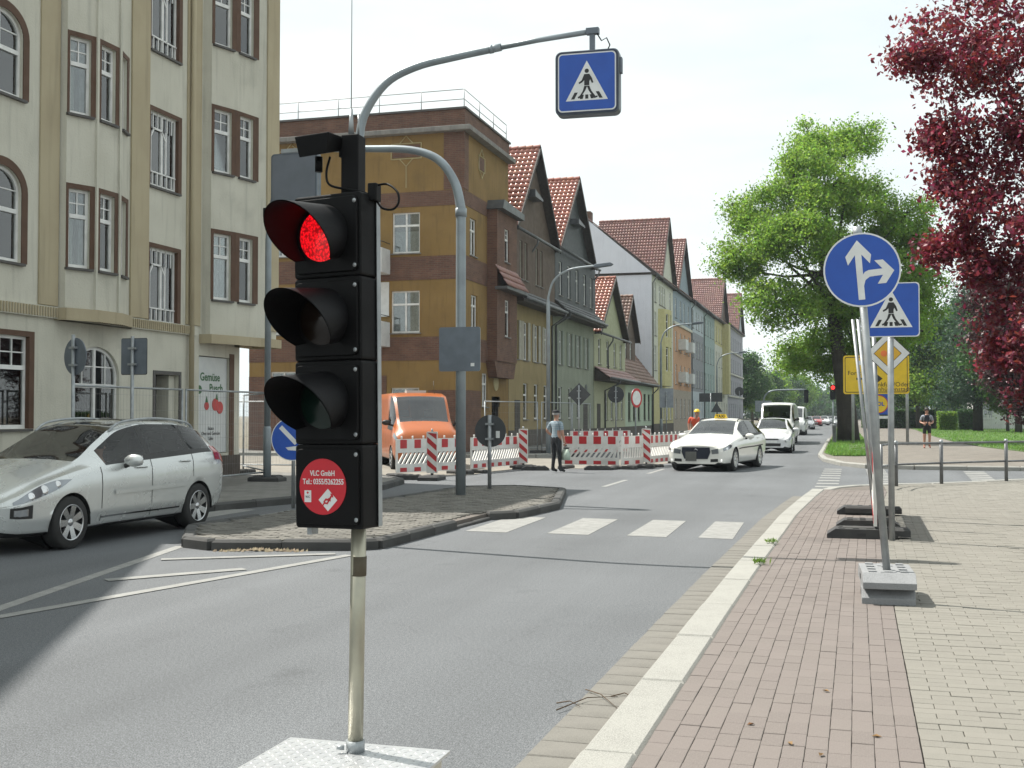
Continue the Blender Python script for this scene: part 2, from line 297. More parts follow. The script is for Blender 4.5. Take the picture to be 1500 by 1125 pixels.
while y < 23.3:
    o = link('gutter_slab', gme, gut, Tm(xk(y)-.415, y, random.uniform(-.003,.002), math.atan2(-(xk(y+1)-xk(y)), 1)+random.uniform(-.008,.008), random.uniform(-.01,.01), random.uniform(-.006,.006))); y += .252
# --- pavers
def field(name, items, mesh_single, mat_field, parent, near_n, dims):
    """items (x,y,z,rz) ; nearest near_n become objects, the rest one joined part"""
    def key(p): 
        inview = p[1] > 4.55 and p[0] < .19*p[1]+.3
        return (0 if inview else 1, math.hypot(p[0], p[1]))
    items.sort(key=key)
    for p in items[:near_n]: link(name, mesh_single[1] if len(p) > 4 else mesh_single[0], parent, Tm(p[0], p[1], p[2], p[3], random.uniform(-.006,.006), random.uniform(-.006,.006)))
    mb = MB(); a, b, h, c = dims
    for p in items[near_n:]: mb.cham(*((-a/2+.001, a/2-.001) if len(p) > 4 else (-a, a)), -b, b, -.03, h, c, 0, Tm(p[0], p[1], p[2], p[3], random.uniform(-.006,.006), random.uniform(-.006,.006)))
    stuff(mb.build(name+'_field', mat_field, parent))
RW = .0985
pr = struct(MB().slab([(xk(y)-.005, y) for y in (-2,5,12,18,23.6)]+[(xk(y)+12*RW, y) for y in (23.6,18,12,5,-2)], .05, .101).build('cycle_path', JOINT))
its = []
for k in range(12):
    y = -1.5+random.random()*.2
    while y < 23.9:
        L = .2 if random.random() > .06 else .1
        its.append((xk(y)+(k+.5)*RW+.004, y, random.uniform(-.0025,.0015), -math.atan2(xk(y+1)-xk(y), 1)+random.uniform(-.01,.01))); y += .201
me_r = MB().cham(-.0482, .0482, -.0992, .0992, -.03, .122, .0025).mesh('paver', REDP)
field('paver', its, (me_r,), REDPS, pr, 300, (.0482, .0992, .122, .0025))
pg = struct(MB().slab([(xk(y)+12*RW+.004, y) for y in (-2,5,12,18,23.4)]+[(.95,25.6),(1.9,26.6),(3.1,27.7),(4.3,29),(6,30),(9,30.4),(9,-2)], .05, .1005).build('footway', JOINT))
def kerb_limit(x): return interp(x, [(.5,24.7),(.95,25.9),(1.8,26.6),(3,27.7),(4.2,29.0),(6,30.0),(9,30.5)])
its = []; row = 0; y = -1.5
while y < 30.3:
    x = xk(min(y, 23.5))+12*RW+.008
    def put(cx, *h):
        if y < kerb_limit(cx)-.1: its.append((cx, y, random.uniform(-.003,.002), random.uniform(-.006,.006), *h))
    if row % 2: put(x+.05, 1); x += .1008
    while x < min(9, .19*max(y, 0)+2.6): put(x+.1); x += .2015
    y += .1012; row += 1
me_g = MB().cham(-.0992, .0992, -.0485, .0485, -.03, .1225, .003).mesh('paver', GREYPV); me_h = MB().cham(-.0486, .0486, -.0485, .0485, -.03, .1225, .003).mesh('paver', GREYPV)
field('paver', its, (me_g, me_h), GREYPVS, pg, 300, (.0992, .0485, .1225, .003))
struct(MB().slab([(9,-6),(30,-6),(30,30.8),(9,30.5)], .05, .118).build('footway_beyond', PATHM))
# --- traffic island
ISL = [(-7.65,12.5),(-7.2,12.3),(-5.6,12.75),(-5.38,12.95),(-5.3,15.5),(-5.25,17.0),(-4.9,17.3),(-4.72,19.2),(-5.5,23.0),(-6.6,23.6),(-7.6,23.0),(-7.9,19),(-8.4,16.5),(-8.45,13.9)]
isl = struct(MB().slab(ISL, -.02, .095).build('traffic_island', JOINT))
def ring(path, closed, wid, z1, mat, parent, lens=1.0, zf=None):
    n = len(path)
    for i in range(n if closed else n-1):
        a, b = path[i], path[(i+1) % n]; m = max(1, round(math.dist(a, b)/lens))
        for k in range(m):
            p = (a[0]+(b[0]-a[0])*k/m, a[1]+(b[1]-a[1])*k/m); q = (a[0]+(b[0]-a[0])*(k+1)/m, a[1]+(b[1]-a[1])*(k+1)/m)
            zz = z1 if zf is None else zf((p[0]+q[0])/2, (p[1]+q[1])/2)
            if zz < .03: continue
            mb, T = stone(p, q, wid, -.02, zz, min(.03, zz*.3)); mb.build('kerb_stone', mat, parent, T)
ring(ISL, True, .16, .15, DKERB, isl, 1.0, lambda x, y: .045 if 15.4 < y < 17.05 else (.13 if x < -5.3 or y > 17 else .15))
def inside(x, y, P):
    c = False; j = len(P)-1
    for i in range(len(P)):
        if (P[i][1] > y) != (P[j][1] > y) and x < (P[j][0]-P[i][0])*(y-P[i][1])/(P[j][1]-P[i][1])+P[i][0]: c = not c
        j = i
    return c
mb = MB(); yy = 12.4; row = 0
while yy < 23.5:
    xx = -8.5+(.1 if row % 2 else 0)
    while xx < -4.6:
        if inside(xx-.14, yy, ISL) and inside(xx+.14, yy, ISL) and inside(xx, yy+.1, ISL) and inside(xx, yy-.1, ISL): mb.cham(-.095, .095, -.045, .045, 0, .118, .006, 0, Tm(xx, yy, random.uniform(-.006,.005), random.uniform(-.02,.02), random.uniform(-.02,.02), random.uniform(-.02,.02)))
        xx += .2
    yy += .1; row += 1
stuff(mb.build('paving_field', pm('island_paver', (.148,.14,.122), (.122,.116,.102), rough=.88, rnd=.14, bump=.3, bscale=150, dirt=.4), isl))
stuff(MB().build('tmp', JOINT)) if False else None
# --- other pavements
LP = [(-12.2,-12),(-12.0,8),(-11.6,13),(-10.15,17.3),(-9.6,19.1),(-9.5,23),(-9.9,25.3),(-11,26.7),(-13,27.2),(-40,27.2),(-40,-12)]
lp = struct(MB().slab(LP, -.02, .12).build('left_pavement', SLABM)); ring(LP[1:9], False, .16, .135, DKERB, lp, 1.0)
FP = [(-40,41.6),(-13,41.6),(-11.2,42.4),(-10.45,44.5),(-10.4,330),(-16,330),(-16,46),(-40,46)]
fp = struct(MB().slab(FP, -.02, .12).build('far_left_pavement', SLABM)); ring([(-30,41.6)]+FP[1:4]+[(-10.42,70)], False, .16, .135, KERBM, fp, 1.6)
RP = [(-.85,330),(-.85,46),(-.6,41.5),(.0,38),(.7,36.4),(2,35.95),(40,35.95),(40,330)]
rp = struct(MB().slab(RP, -.02, .12).build('far_right_pavement', PATHM)); ring([(-.87,75)]+RP[1:6]+[(12,35.95)], False, .18, .135, KERBM, rp, 1.4)
struct(MB().slab([(-40,28),(-11,28),(-9.6,29.5),(-9.4,33),(-6.2,34.6),(-5.4,39.5),(-9.8,43),(-13,41),(-40,41)], -.01, .006).build('construction_ground', SAND))
LAWN_R = [tuple(on_z(u, v, .12)[:2]) for u, v in ((1500,662),(1440,655),(1400,648),(1370,640),(1352,634))]+[(7,125),(7.5,190),(70,190),(70,47)]
lawn_r = struct(MB().slab(LAWN_R, .10, .15).build('lawn', GRASSG))
LAWN_L = [(-.7,46.5),(-.35,43.6),(.5,43.4),(1.05,44.2),(1.15,60),(1.3,130),(-.7,130)]
lawn_l = struct(MB().slab(LAWN_L, .10, .15).build('lawn', GRASSG))
def blades(P, n, zmin, h, name, parent, mats, ylim=130):
    xs = [p[0] for p in P]; ys = [p[1] for p in P]; pts = []
    while len(pts) < n:
        u = random.random(); x = min(xs)+(min(max(xs), 22)-min(xs))*random.random(); y = min(ys)+(min(max(ys), ylim)-min(ys))*u*u
        if inside(x, y, P): pts.append((x, y))
    p = np.array(pts); n = len(p); an = RNG.uniform(0, 6.28, n); hh = h*RNG.uniform(.4, 1.3, n); wd = .012+.02*RNG.random(n)
    V = np.zeros((n, 3, 3)); V[:, 0, 0] = p[:, 0]-np.cos(an)*wd; V[:, 0, 1] = p[:, 1]-np.sin(an)*wd; V[:, 1, 0] = p[:, 0]+np.cos(an)*wd; V[:, 1, 1] = p[:, 1]+np.sin(an)*wd
    V[:, 2, 0] = p[:, 0]+RNG.normal(0, .05, n); V[:, 2, 1] = p[:, 1]+RNG.normal(0, .05, n); V[:, :2, 2] = zmin; V[:, 2, 2] = zmin+hh
    o = link(name, np_mesh(name, V.reshape(-1, 3), 3, mats)); tag(o, 'short green grass blades on the lawn', 'grass'); stuff(o); return o
def np_mesh(name, V, k, mats, idx=None):
    me = bpy.data.meshes.new(name); nv = len(V); nf = nv//k
    me.vertices.add(nv); me.vertices.foreach_set('co', V.astype(np.float32).ravel()); me.loops.add(nv); me.loops.foreach_set('vertex_index', np.arange(nv, dtype=np.int32))
    me.polygons.add(nf); me.polygons.foreach_set('loop_start', np.arange(0, nv, k, dtype=np.int32)); me.polygons.foreach_set('loop_total', np.full(nf, k, dtype=np.int32))
    for m in mats: me.materials.append(m)
    if idx is not None: me.polygons.foreach_set('material_index', idx.astype(np.int32))
    me.update(calc_edges=True); return me
GBL = pm('grass_blade', (.09,.2,.025), (.14,.24,.05), rough=.6, rnd=.35, trans=.35)
blades(LAWN_R, 34000, .14, .11, 'grass', None, [GBL]); blades(LAWN_L, 9000, .14, .13, 'grass', None, [GBL])['label'] = 'grass blades on the verge strip beside the kerb'
# --- markings
mk = []
def mark(poly, z=.004):
    o = struct(MB().slab(poly, z-.003, z).build('road_marking', PAINT)); mk.append(o)
for x0, x1, w_ in ((-5.02,-4.42,.03),(-3.86,-3.28,.02),(-2.77,-2.24,0),(-1.83,-1.38,0)):
    mark([(x0,15.25),(x1,15.2),(x1-.05,17.6),(x0-.03,17.65)])
for x0 in (-8.95,-10.05,-11.1): mark([(x0,15.3),(x0+.5,15.3),(x0+.5,17.7),(x0,17.7)])
def line(a, b, wd, z=.004):
    a = Vector(a); b = Vector(b); n = (b-a).normalized(); n = Vector((-n.y, n.x))*wd/2
    mark([tuple(a+n), tuple(b+n), tuple(b-n), tuple(a-n)], z)
line((-6.55,7.4), (-7.78,12.55), .13); line((-6.5,7.45), (-5.42,12.25), .13, .0075); line((-6.86,9.75), (-5.98,10.85), .16, .009); line((-7.25,11.3), (-5.62,12.3), .14, .0105); line((-6.6,7.4), (-6.0,3.0), .13, .006)
for k in range(9): line((-5.15+.02*k, 25.5+6*k), (-5.15+.02*k, 28.3+6*k), .12)
for k in range(8):
    y0 = 26.6+1.25*k; mark([(-.62+.01*k,y0),(-.12+.01*k,y0),(-.12+.01*k,y0+.5),(-.62+.01*k,y0+.5)])
for k in range(11): mark([(.62,27.6+.78*k),(1.15,27.6+.78*k),(1.15,28.05+.78*k),(.62,28.05+.78*k)])
for k in range(7): mark([(2.95+.05*k,28.9+.95*k),(3.5+.05*k,28.9+.95*k),(3.5+.05*k,29.5+.95*k),(2.95+.05*k,29.5+.95*k)])
# a scatter of litter on the kerb side
LEAFB = pm('dry_leaf', (.22,.12,.05), (.15,.08,.03), rough=.8, orand=.2)
lm_ = MB().add([(-.022,0,.004),(0,-.012,.01),(.025,0,.004),(0,.013,.012),(0,0,.001)], [(0,1,4),(1,2,4),(2,3,4),(3,0,4)]).mesh('dry_leaf', LEAFB)
for i, (u, v) in enumerate(((1284,1080),(1203,1107),(1210,1013),(1100,1062),(1157,1090))):
    p = on_z(u, v, .123); o = link('dry_leaf', lm_, None, Tm(p.x, p.y, .1235, i*1.3)); tag(o, 'curled brown dry leaf lying on the pavers', 'leaf', 'dry leaves on the pavement')
TWIG = pm('twig_bark', (.09,.06,.035), rough=.9)
for i, (a, b, m_) in enumerate((((815,1040),(905,1020),(860,1025)), ((858,1010),(905,1038),(880,1020)), ((815,1030),(850,1035),(835,1030)), ((895,1020),(935,1025),(915,1018)))):
    pts = [on_z(*q, .018)+Vector((0,0,.012*k)) for q, k in ((a,0),(m_,1),(b,0))]; c = pts[0].copy()
    o = MB().tube([p-c for p in pts], [.004,.003,.0015], 5).build('twig', TWIG, None, Tm(*c)); tag(o, 'thin dry twig lying across the gutter slabs', 'twig', 'twigs in the gutter')
# pile of wind-blown grit against the island kerb
mb = MB()
for k in range(420):
    t = random.random(); x = -7.1+1.0*t+random.gauss(0,.03); y = 12.32+.27*t-abs(random.gauss(0,.09))+.02; r = random.uniform(.008,.022); z = random.random()*.03*max(0, 1-abs(t-.5)*2)
    mb.add([(x-r,y-r,z),(x+r,y-r,z),(x,y+r,z),(x+r*.2,y,z+r*1.4)], [(0,1,3),(1,2,3),(2,0,3)])
tag(stuff(mb.build('grit', pm('dry_grit', (.3,.24,.16), rough=.95, rnd=.3))), 'dry blossom grit heaped along the dark island kerb', 'grit')
# ================================================================ buildings
def wall(mb, w_, z0, z1, ops, T=None, d=.14, mi=0, x0=0, ri=None):
    """wall sheet at y=0 facing -y with openings (x0,x1,z0,z1) and their reveals"""
    xs = sorted({x0, w_}|{o[0] for o in ops}|{o[1] for o in ops}); zs = sorted({z0, z1}|{o[2] for o in ops}|{o[3] for o in ops})
    for xa, xb in zip(xs, xs[1:]):
        for za, zb in zip(zs, zs[1:]):
            cx, cz = (xa+xb)/2, (za+zb)/2
            if not any(o[0] < cx < o[1] and o[2] < cz < o[3] for o in ops): mb.add([(xa,0,za),(xb,0,za),(xb,0,zb),(xa,0,zb)], [(0,1,2,3)], mi, False, T)
    for a, b, c, e in ops:
        mb.add([(a,0,c),(b,0,c),(b,0,e),(a,0,e),(a,d,c),(b,d,c),(b,d,e),(a,d,e)], [(0,4,5,1),(1,5,6,2),(2,6,7,3),(3,7,4,0)], mi if ri is None else ri, False, T)
_W = {}
def wmesh(w_, h, nx, tz, grid, fmat, curt, arch):
    k = (round(w_, 2), round(h, 2), nx, tz, grid, fmat.name, curt, arch)
    if k in _W: return _W[k]
    f = MB(); t = .055; y0, y1 = .07, .125
    f.box(0,t,y0,y1,0,h); f.box(w_-t,w_,y0,y1,0,h); f.box(t,w_-t,y0,y1,0,t*1.3); f.box(t,w_-t,y0+.001,y1,h-t,h)
    for i in range(1, nx): x = w_*i/nx; f.box(x-.035,x+.035,y0-.006,y1,t*1.3,h-t)
    if tz: f.box(t,w_-t,y0-.012,y1,h*tz-.04,h*tz+.04)
    if grid:
        g0 = h*tz+.04 if tz else t
        for i in range(1, grid*nx):
            if i % grid: x = w_*i/(grid*nx); f.box(x-.011,x+.011,y0+.01,y1-.01,g0,h-t)
        zz = (g0+h-t)/2; f.box(t,w_-t,y0+.012,y1-.012,zz-.011,zz+.011)
    if arch:
        zc = h-w_/2*.8
        for sgn in (-1, 1):
            P = [(w_/2+sgn*w_/2, zc), (w_/2+sgn*w_/2, h)]+[(w_/2+sgn*w_/2*math.sin(R(90*i/10)), zc+(h-zc)*math.cos(R(90*i/10))) for i in range(0, 11)]
            f.prism(P, -.0, .06, 1)
            Q = [(w_/2+sgn*w_/2*math.sin(R(90*i/10)), zc+(h-zc)*math.cos(R(90*i/10))) for i in range(0, 11)]; Q += [(w_/2+sgn*(w_/2-.06)*math.sin(R(90*i/10)), zc+(h-.06-zc)*math.cos(R(90*i/10))) for i in range(10, -1, -1)]
            f.prism(Q, .065, .12, 0)
    p = MB().box(.02, w_-.02, .1, .106, .02, h-.02)
    c = MB()
    if curt == 1:      # two drawn side curtains
        for a, b in ((.03, w_*.3), (w_*.7, w_-.03)):
            n = 8; c.add([(a+(b-a)*i/n, .2+.02*(i % 2), z) for i in range(n+1) for z in (.0, h)], [(2*i, 2*i+2, 2*i+3, 2*i+1) for i in range(n)])
    elif curt == 2:    # net over the whole window
        n = 14; c.add([(.02+(w_-.04)*i/n, .2+.015*(i % 2), z) for i in range(n+1) for z in (.0, h)], [(2*i, 2*i+2, 2*i+3, 2*i+1) for i in range(n)])
    elif curt == 3:    # half-height net
        n = 14; c.add([(.02+(w_-.04)*i/n, .2+.015*(i % 2), z) for i in range(n+1) for z in (.0, h*.55)], [(2*i, 2*i+2, 2*i+3, 2*i+1) for i in range(n)])
    s = MB().box(-.06, w_+.06, -.07, .07, -.05, -.004)
    _W[k] = (f, p, c if curt else None, s); _W[k] = tuple((m.mesh('window', [fmat, None] if i == 0 else [(GLASS, CURTAIN, None)[i-1]]) if m else None) for i, m in enumerate((f, p, c if curt else None, s)))
    return _W[k]
def window(parent, T, x, z, w_, h, nx=2, tz=.68, grid=0, fmat=None, curt=None, sill=None, arch=False, wallm=None, far=False):
    fmat = fmat or WHITEF; curt = random.choice((0, 1, 2, 3)) if curt is None else curt
    f, p, c, s = wmesh(w_, h, nx, tz, grid, fmat, curt, arch)
    if arch: f.materials[1] = wallm
    TT = (T if T is not None else Matrix()) @ Matrix.Translation((x, 0, z))
    o = link('window', f, parent, TT)
    link('pane', p, o)
    if c and not far: link('curtain', c, o)
    if sill: s2 = link('sill', s, o); s.materials[0] = s.materials[0] or sill
    return o
def backing(parent, T, x0, x1, z0, z1, y=.42): MB().add([(x0,y,z0),(x1,y,z0),(x1,y,z1),(x0,y,z1)], [(0,1,2,3)], 0, False, T).build('room_shade_sheet', ROOMSHADE, parent)  # dark sheet just behind the windows, room shade painted as colour
def tiles(mb, P0, U, V, nu, nv, lift=.045, mi=0, clip=None):
    """pantiles: P0 lower left of the slope, U one tile across, V one course up"""
    P0, U, V = Vector(P0), Vector(U), Vector(V); N = U.cross(V).normalized()
    prof = [(0, .0), (.22, .75), (.45, 1.0), (.7, .35), (1.02, -.1)]
    for j in range(nv):
        for i in range(nu):
            if clip and not clip((i+.5)/nu, (j+.5)/nv): continue
            b = P0+U*i+V*j+U*random.uniform(-.01,.01); k = random.uniform(.9, 1.1)*lift
            lo = [b+U*a+N*(k*h+lift*.9) for a, h in prof]; hi = [b+V*1.06+U*a+N*(k*h) for a, h in prof]; ed = [p-N*lift*.8 for p in lo]
            o = len(mb.v); mb.v += [tuple(p) for p in lo+hi+ed]
            for q in range(4): mb.f += [(o+q, o+q+1, o+5+q+1, o+5+q), (o+10+q, o+10+q+1, o+q+1, o+q)]; mb.m += [mi]*2; mb.s += [True, False]
def tilemat(name, c, c2, rough=.32): return pm(name, c, c2, rough=rough, rnd=.16, scale=1.2, dirt=.35, spec=.6)
GLAZED = tilemat('glazed_red_tile', (.36,.14,.095), (.29,.11,.08), .28); BROWNT = tilemat('brown_plain_tile', (.22,.13,.095), (.17,.1,.075), .5); DARKT = tilemat('dark_slate_tile', (.05,.052,.055), (.04,.042,.045), .45); OLDRED = tilemat('old_red_tile', (.27,.125,.1), (.22,.1,.085), .4)
LEAD = pm('zinc_sheet', (.12,.125,.13), (.09,.095,.1), rough=.45, metal=.4, scale=3)
WOODD = pm('dark_timber', (.05,.04,.033), (.035,.028,.024), rough=.7, scale=8, bump=.2, bscale=40)
def gable_front(parent, T, x0, x1, ze, za, depth, tmat, fmat, tw=.25, th=.36, over=.35, side=.25, bm=WOODD, wins=(), back=True, wallname='gable'):
    """roof with its gable to the street; ridge runs back along +y"""
    xm = (x0+x1)/2; hw = xm-x0; sl = math.hypot(hw, za-ze)
    mb = MB(); ops = list(wins)
    P = [(x0, ze), (x1, ze), (xm, za)]
    mb.prism(P, 0, .2); g = mb.build(wallname, fmat, parent, T)
    ex = side/sl
    m = MB()
    for s in (0, 1):
        if s == 0: lo = Vector((x0-hw*ex, -over, ze-(za-ze)*ex)); up = Vector((xm, -over, za)); U = Vector((0, -1, 0)); start = lo+Vector((0, depth+over, 0))
        else: lo = Vector((x1+hw*ex, -over, ze-(za-ze)*ex)); up = Vector((xm, -over, za)); U = Vector((0, 1, 0)); start = lo
        nu = round((depth+over)/tw); nv = round((up-lo).length/th)
        tiles(m, start+Vector((0, 0, .05)), U*((depth+over)/nu), (up-lo)/nv, nu, nv)
    rf = m.build('roof_tiles', tmat, parent, T); stuff(rf)
    # deck, verge boards and ridge
    d = MB()
    for s in (-1, 1):
        a = (xm+s*(hw+hw*ex), ze-(za-ze)*ex)
        d.add([(a[0],-over+.02,a[1]),(xm,-over+.02,za),(xm,depth,za),(a[0],depth,a[1]), (a[0],-over+.02,a[1]-.06),(xm,-over+.02,za-.07),(xm,depth,za-.07),(a[0],depth,a[1]-.06)], [(0,1,2,3),(4,7,6,5),(0,4,5,1),(3,2,6,7),(0,3,7,4)])
    d.build('roof', bm, parent, T)
    v = MB()
    for s in (-1, 1):
        a = (xm+s*(hw+hw*ex), ze-(za-ze)*ex); v.prism([(a[0],a[1]+.09),(xm,za+.12),(xm,za-.12),(a[0],a[1]-.14)], -over-.04, -over+.015)
    v.build('verge_board', bm, parent, T)
    r = MB()
    n = round((depth+over)/.38)
    for i in range(n): yy = -over+(depth+over)*i/n; r.tube([(xm, yy, za+.09+.02), (xm, yy+(depth+over)/n*1.04, za+.09)], [.12,.1], 8, 0, False)
    stuff(r.build('ridge_tiles', tmat, parent, T))
def eave_roof(parent, T, x0, x1, ze, zr, y0, y1, tmat, tw=.25, th=.36, back=6, hx=0):
    """slope that faces the street: eave at y0,ze rising to y1,zr"""
    lo = Vector((x0, y0, ze)); up = Vector((x0, y1, zr)); nu = max(1, round((x1-x0)/tw)); nv = max(1, round((up-lo).length/th)); m = MB()
    tiles(m, lo+Vector((0,0,.04)), Vector(((x1-x0)/nu, 0, 0)), (up-lo)/nv, nu, nv); o = m.build('roof_tiles', tmat, parent, T); stuff(o)
    d = MB().add([(x0,y0,ze),(x1,y0,ze),(x1,y1,zr),(x0,y1,zr),(x0,y0,ze-.12),(x1,y0,ze-.12),(x1,y1,ze-.12),(x0,y1,ze-.12)], [(0,1,2,3),(4,7,6,5),(0,4,5,1),(1,5,6,2),(3,7,4,0)])
    if back: d.add([(x0,y1,zr),(x1,y1,zr),(x1,y1+back,zr-(zr-ze)*back/max(.1,(y1-y0))),(x0,y1+back,zr-(zr-ze)*back/max(.1,(y1-y0)))], [(0,1,2,3)])
    d.build('roof', WOODD, parent, T)
def gutter(parent, T, x0, x1, z, y=-.35, down=None, zb=.2):
    g = MB().tube([(x0, y, z), (x1, y, z)], .075, 8).build('gutter', LEAD, parent, T)
    if down is not None: MB().tube([(down, y, z), (down, y+.02, z-.25), (down, -.07, z-.7), (down, -.07, zb)], .05, 8).build('downpipe', LEAD, parent, T)
def body(parent, T, x0, x1, y0, y1, z1, mat, name='wall'):
    MB().add([(x0,y0,0),(x1,y0,0),(x1,y1,0),(x0,y1,0),(x0,y0,z1),(x1,y0,z1),(x1,y1,z1),(x0,y1,z1)], [(4,5,6,7),(1,2,6,5),(2,3,7,6),(3,0,4,7)], 0, False, T).build(name, mat, parent)
def brow(parent, T, x0, x1, z0, z1, pr, mat, name='cornice'): return MB().box(x0, x1, -pr, .0, z0, z1, 0, T).build(name, mat, parent, None, .012)

RZ = R(90)
# ---------------------------------------------------------------- left apartment house (x = Y-15)
CREAM = pm('cream_roughcast', (.545,.53,.45), (.49,.475,.4), rough=.9, scale=.9, bump=.6, bscale=28, streak=.35, dirt=.4, bdist=.015)
OCHREP = pm('ochre_render', (.40,.345,.23), (.365,.31,.205), rough=.9, scale=1, bump=.3, bscale=40, streak=.3)
BROWNR = pm('brown_reveal', (.095,.048,.026), (.078,.04,.022), rough=.75, scale=3, streak=.3); SILLD = pm('slate_sill', (.08,.075,.07), rough=.6)
bl = thing('apartment_house', 'cream roughcast apartment house with ochre pilasters and brown framed bay windows', 'building', (-14.5, 15, 0), RZ)
ops_win = [(1.9,2.95,7.4,8.95,'arch'),(1.9,2.95,4.38,6.1,'arch'),(1.9,2.95,10.4,11.0,None),(1.75,3.2,1.35,3.05,'gf'),(7.05,8.15,6.62,8.28,'st'),(7.05,8.15,3.62,5.27,'st'),(7.05,8.15,9.62,11.3,'st'),(4.5,6.0,.9,2.98,'archgf')]
ops = [o[:4] for o in ops_win if o[4]]
door_op = (7.3,8.25,.3,2.5); post_op = (9.1,10.5,.68,3.0)
m = MB(); wall(m, 4.15, 0, 11.2, [o for o in ops if o[1] < 4], None, .16, 0, 0); wall(m, 11.0, 0, 3.5, [o for o in ops if 4.2 < o[0] and o[3] < 3.5]+[door_op, post_op], None, .16, 0, 4.15); wall(m, 11.5, 3.5, 14.2, [o for o in ops if o[0] > 6.5 and o[3] > 3.5], None, .16, 0, 4.15)
m.add([(11,0,0),(11,9,0),(11,9,3.5),(11,0,3.5)], [(0,1,2,3)]); m.add([(11.5,0,3.5),(11.5,9,3.5),(11.5,9,14.2),(11.5,0,14.2),(11,0,3.5),(11,9,3.5)], [(0,1,2,3),(0,4,5,1)]); m.add([(0,0,0),(0,9,0),(0,9,11.2),(0,0,11.2)], [(3,2,1,0)])
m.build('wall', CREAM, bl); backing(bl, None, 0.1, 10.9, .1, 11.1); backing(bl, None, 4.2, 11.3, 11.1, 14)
for o in ops_win:
    if not o[4]: continue
    w_, h = o[1]-o[0], o[3]-o[2]
    if o[4] == 'arch':
        window(bl, None, o[0], o[2], w_, h, 1, .55, 2, curt=3, sill=SILLD, arch=True, wallm=CREAM)
        zc = o[3]-w_/2*.8
        P = [(o[0]-.16,o[2]),(o[0],o[2]),(o[0],zc)]+[(o[0]+w_/2-w_/2*math.cos(R(180*i/16)), zc+(o[3]-zc)*math.sin(R(180*i/16))) for i in range(1,16)]+[(o[1],zc),(o[1],o[2]),(o[1]+.16,o[2]),(o[1]+.16,zc)]+[(o[0]+w_/2+(w_/2+.16)*math.cos(R(180*i/16)), zc+(o[3]+.16-zc)*math.sin(R(180*i/16))) for i in range(1,16)]+[(o[0]-.16,zc)]
        MB().prism(P, -.015, .004).build('window_surround', BROWNR, bl)
    elif o[4] == 'archgf':
        window(bl, None, o[0], o[2], w_, h, 2, .62, 2, curt=0, sill=SILLD, arch=True, wallm=CREAM)
    elif o[4] == 'gf':
        window(bl, None, o[0], o[2], w_, h, 2, .66, 2, curt=0, sill=SILLD)
    else:
        ww = window(bl, None, o[0], o[2], w_, h, 2, .0, 0, curt=0, sill=SILLD)
        g = MB()
        for i in range(1, 6): x = w_*i/6; g.box(x-.012,x+.012,.05,.072,.02,h*.2); g.box(x-.012,x+.012,.05,.072,h*.78,h-.02)
        g.box(.02,w_-.02,.045,.07,h*.2-.015,h*.2+.015); g.box(w_*.62-.02,w_*.62+.02,.045,.07,h*.2,h*.78)
        for s in (((.08,h*.66),(.08,h*.2),(.11,h*.2),(.11,h*.66)), ((.08,h*.66),(.2,h*.78),(.24,h*.78),(.11,h*.66)), ((w_*.62,h*.66),(w_*.5,h*.78),(w_*.46,h*.78),(w_*.6,h*.66))): g.prism(list(s), .046, .07)
        g.box(.2,w_*.5,.046,.07,h*.77,h*.795)
        g.build('tracery', WHITEF, ww)
    if o[4] in ('st', 'gf'):
        m = MB(); m.box(o[0]-.14,o[0],-.012,.003,o[2],o[3]+.1); m.box(o[1],o[1]+.14,-.012,.003,o[2],o[3]+.1); m.box(o[0],o[1],-.012,.003,o[3],o[3]+.1); m.build('window_surround', BROWNR, bl)
        MB().box(o[1]-.006,o[1]+.001,.0,.07,o[2],o[3]).build('reveal', BROWNR, bl); MB().box(o[0]-.001,o[0]+.006,.0,.07,o[2],o[3]).build('reveal', BROWNR, bl)
for a, b in ((3.42,3.97),(6.32,6.98),(8.5,9.1)): MB().box(a, b, -.04, .003, 3.68, 11.2 if a < 4 else 14.2).build('pilaster', OCHREP, bl, None, .01)
m = MB(); m.box(0,4.15,-.07,.002,3.44,3.66); m.box(4.15,8.9,-.07,.002,3.44,3.66); m.build('cornice', CREAM, bl)
m = MB()
for i in range(115): m.box(.05+i*.076,.05+i*.076+.035,-.095,-.066,3.46,3.645)
stuff(m.build('cornice_flutes', OCHREP, bl))
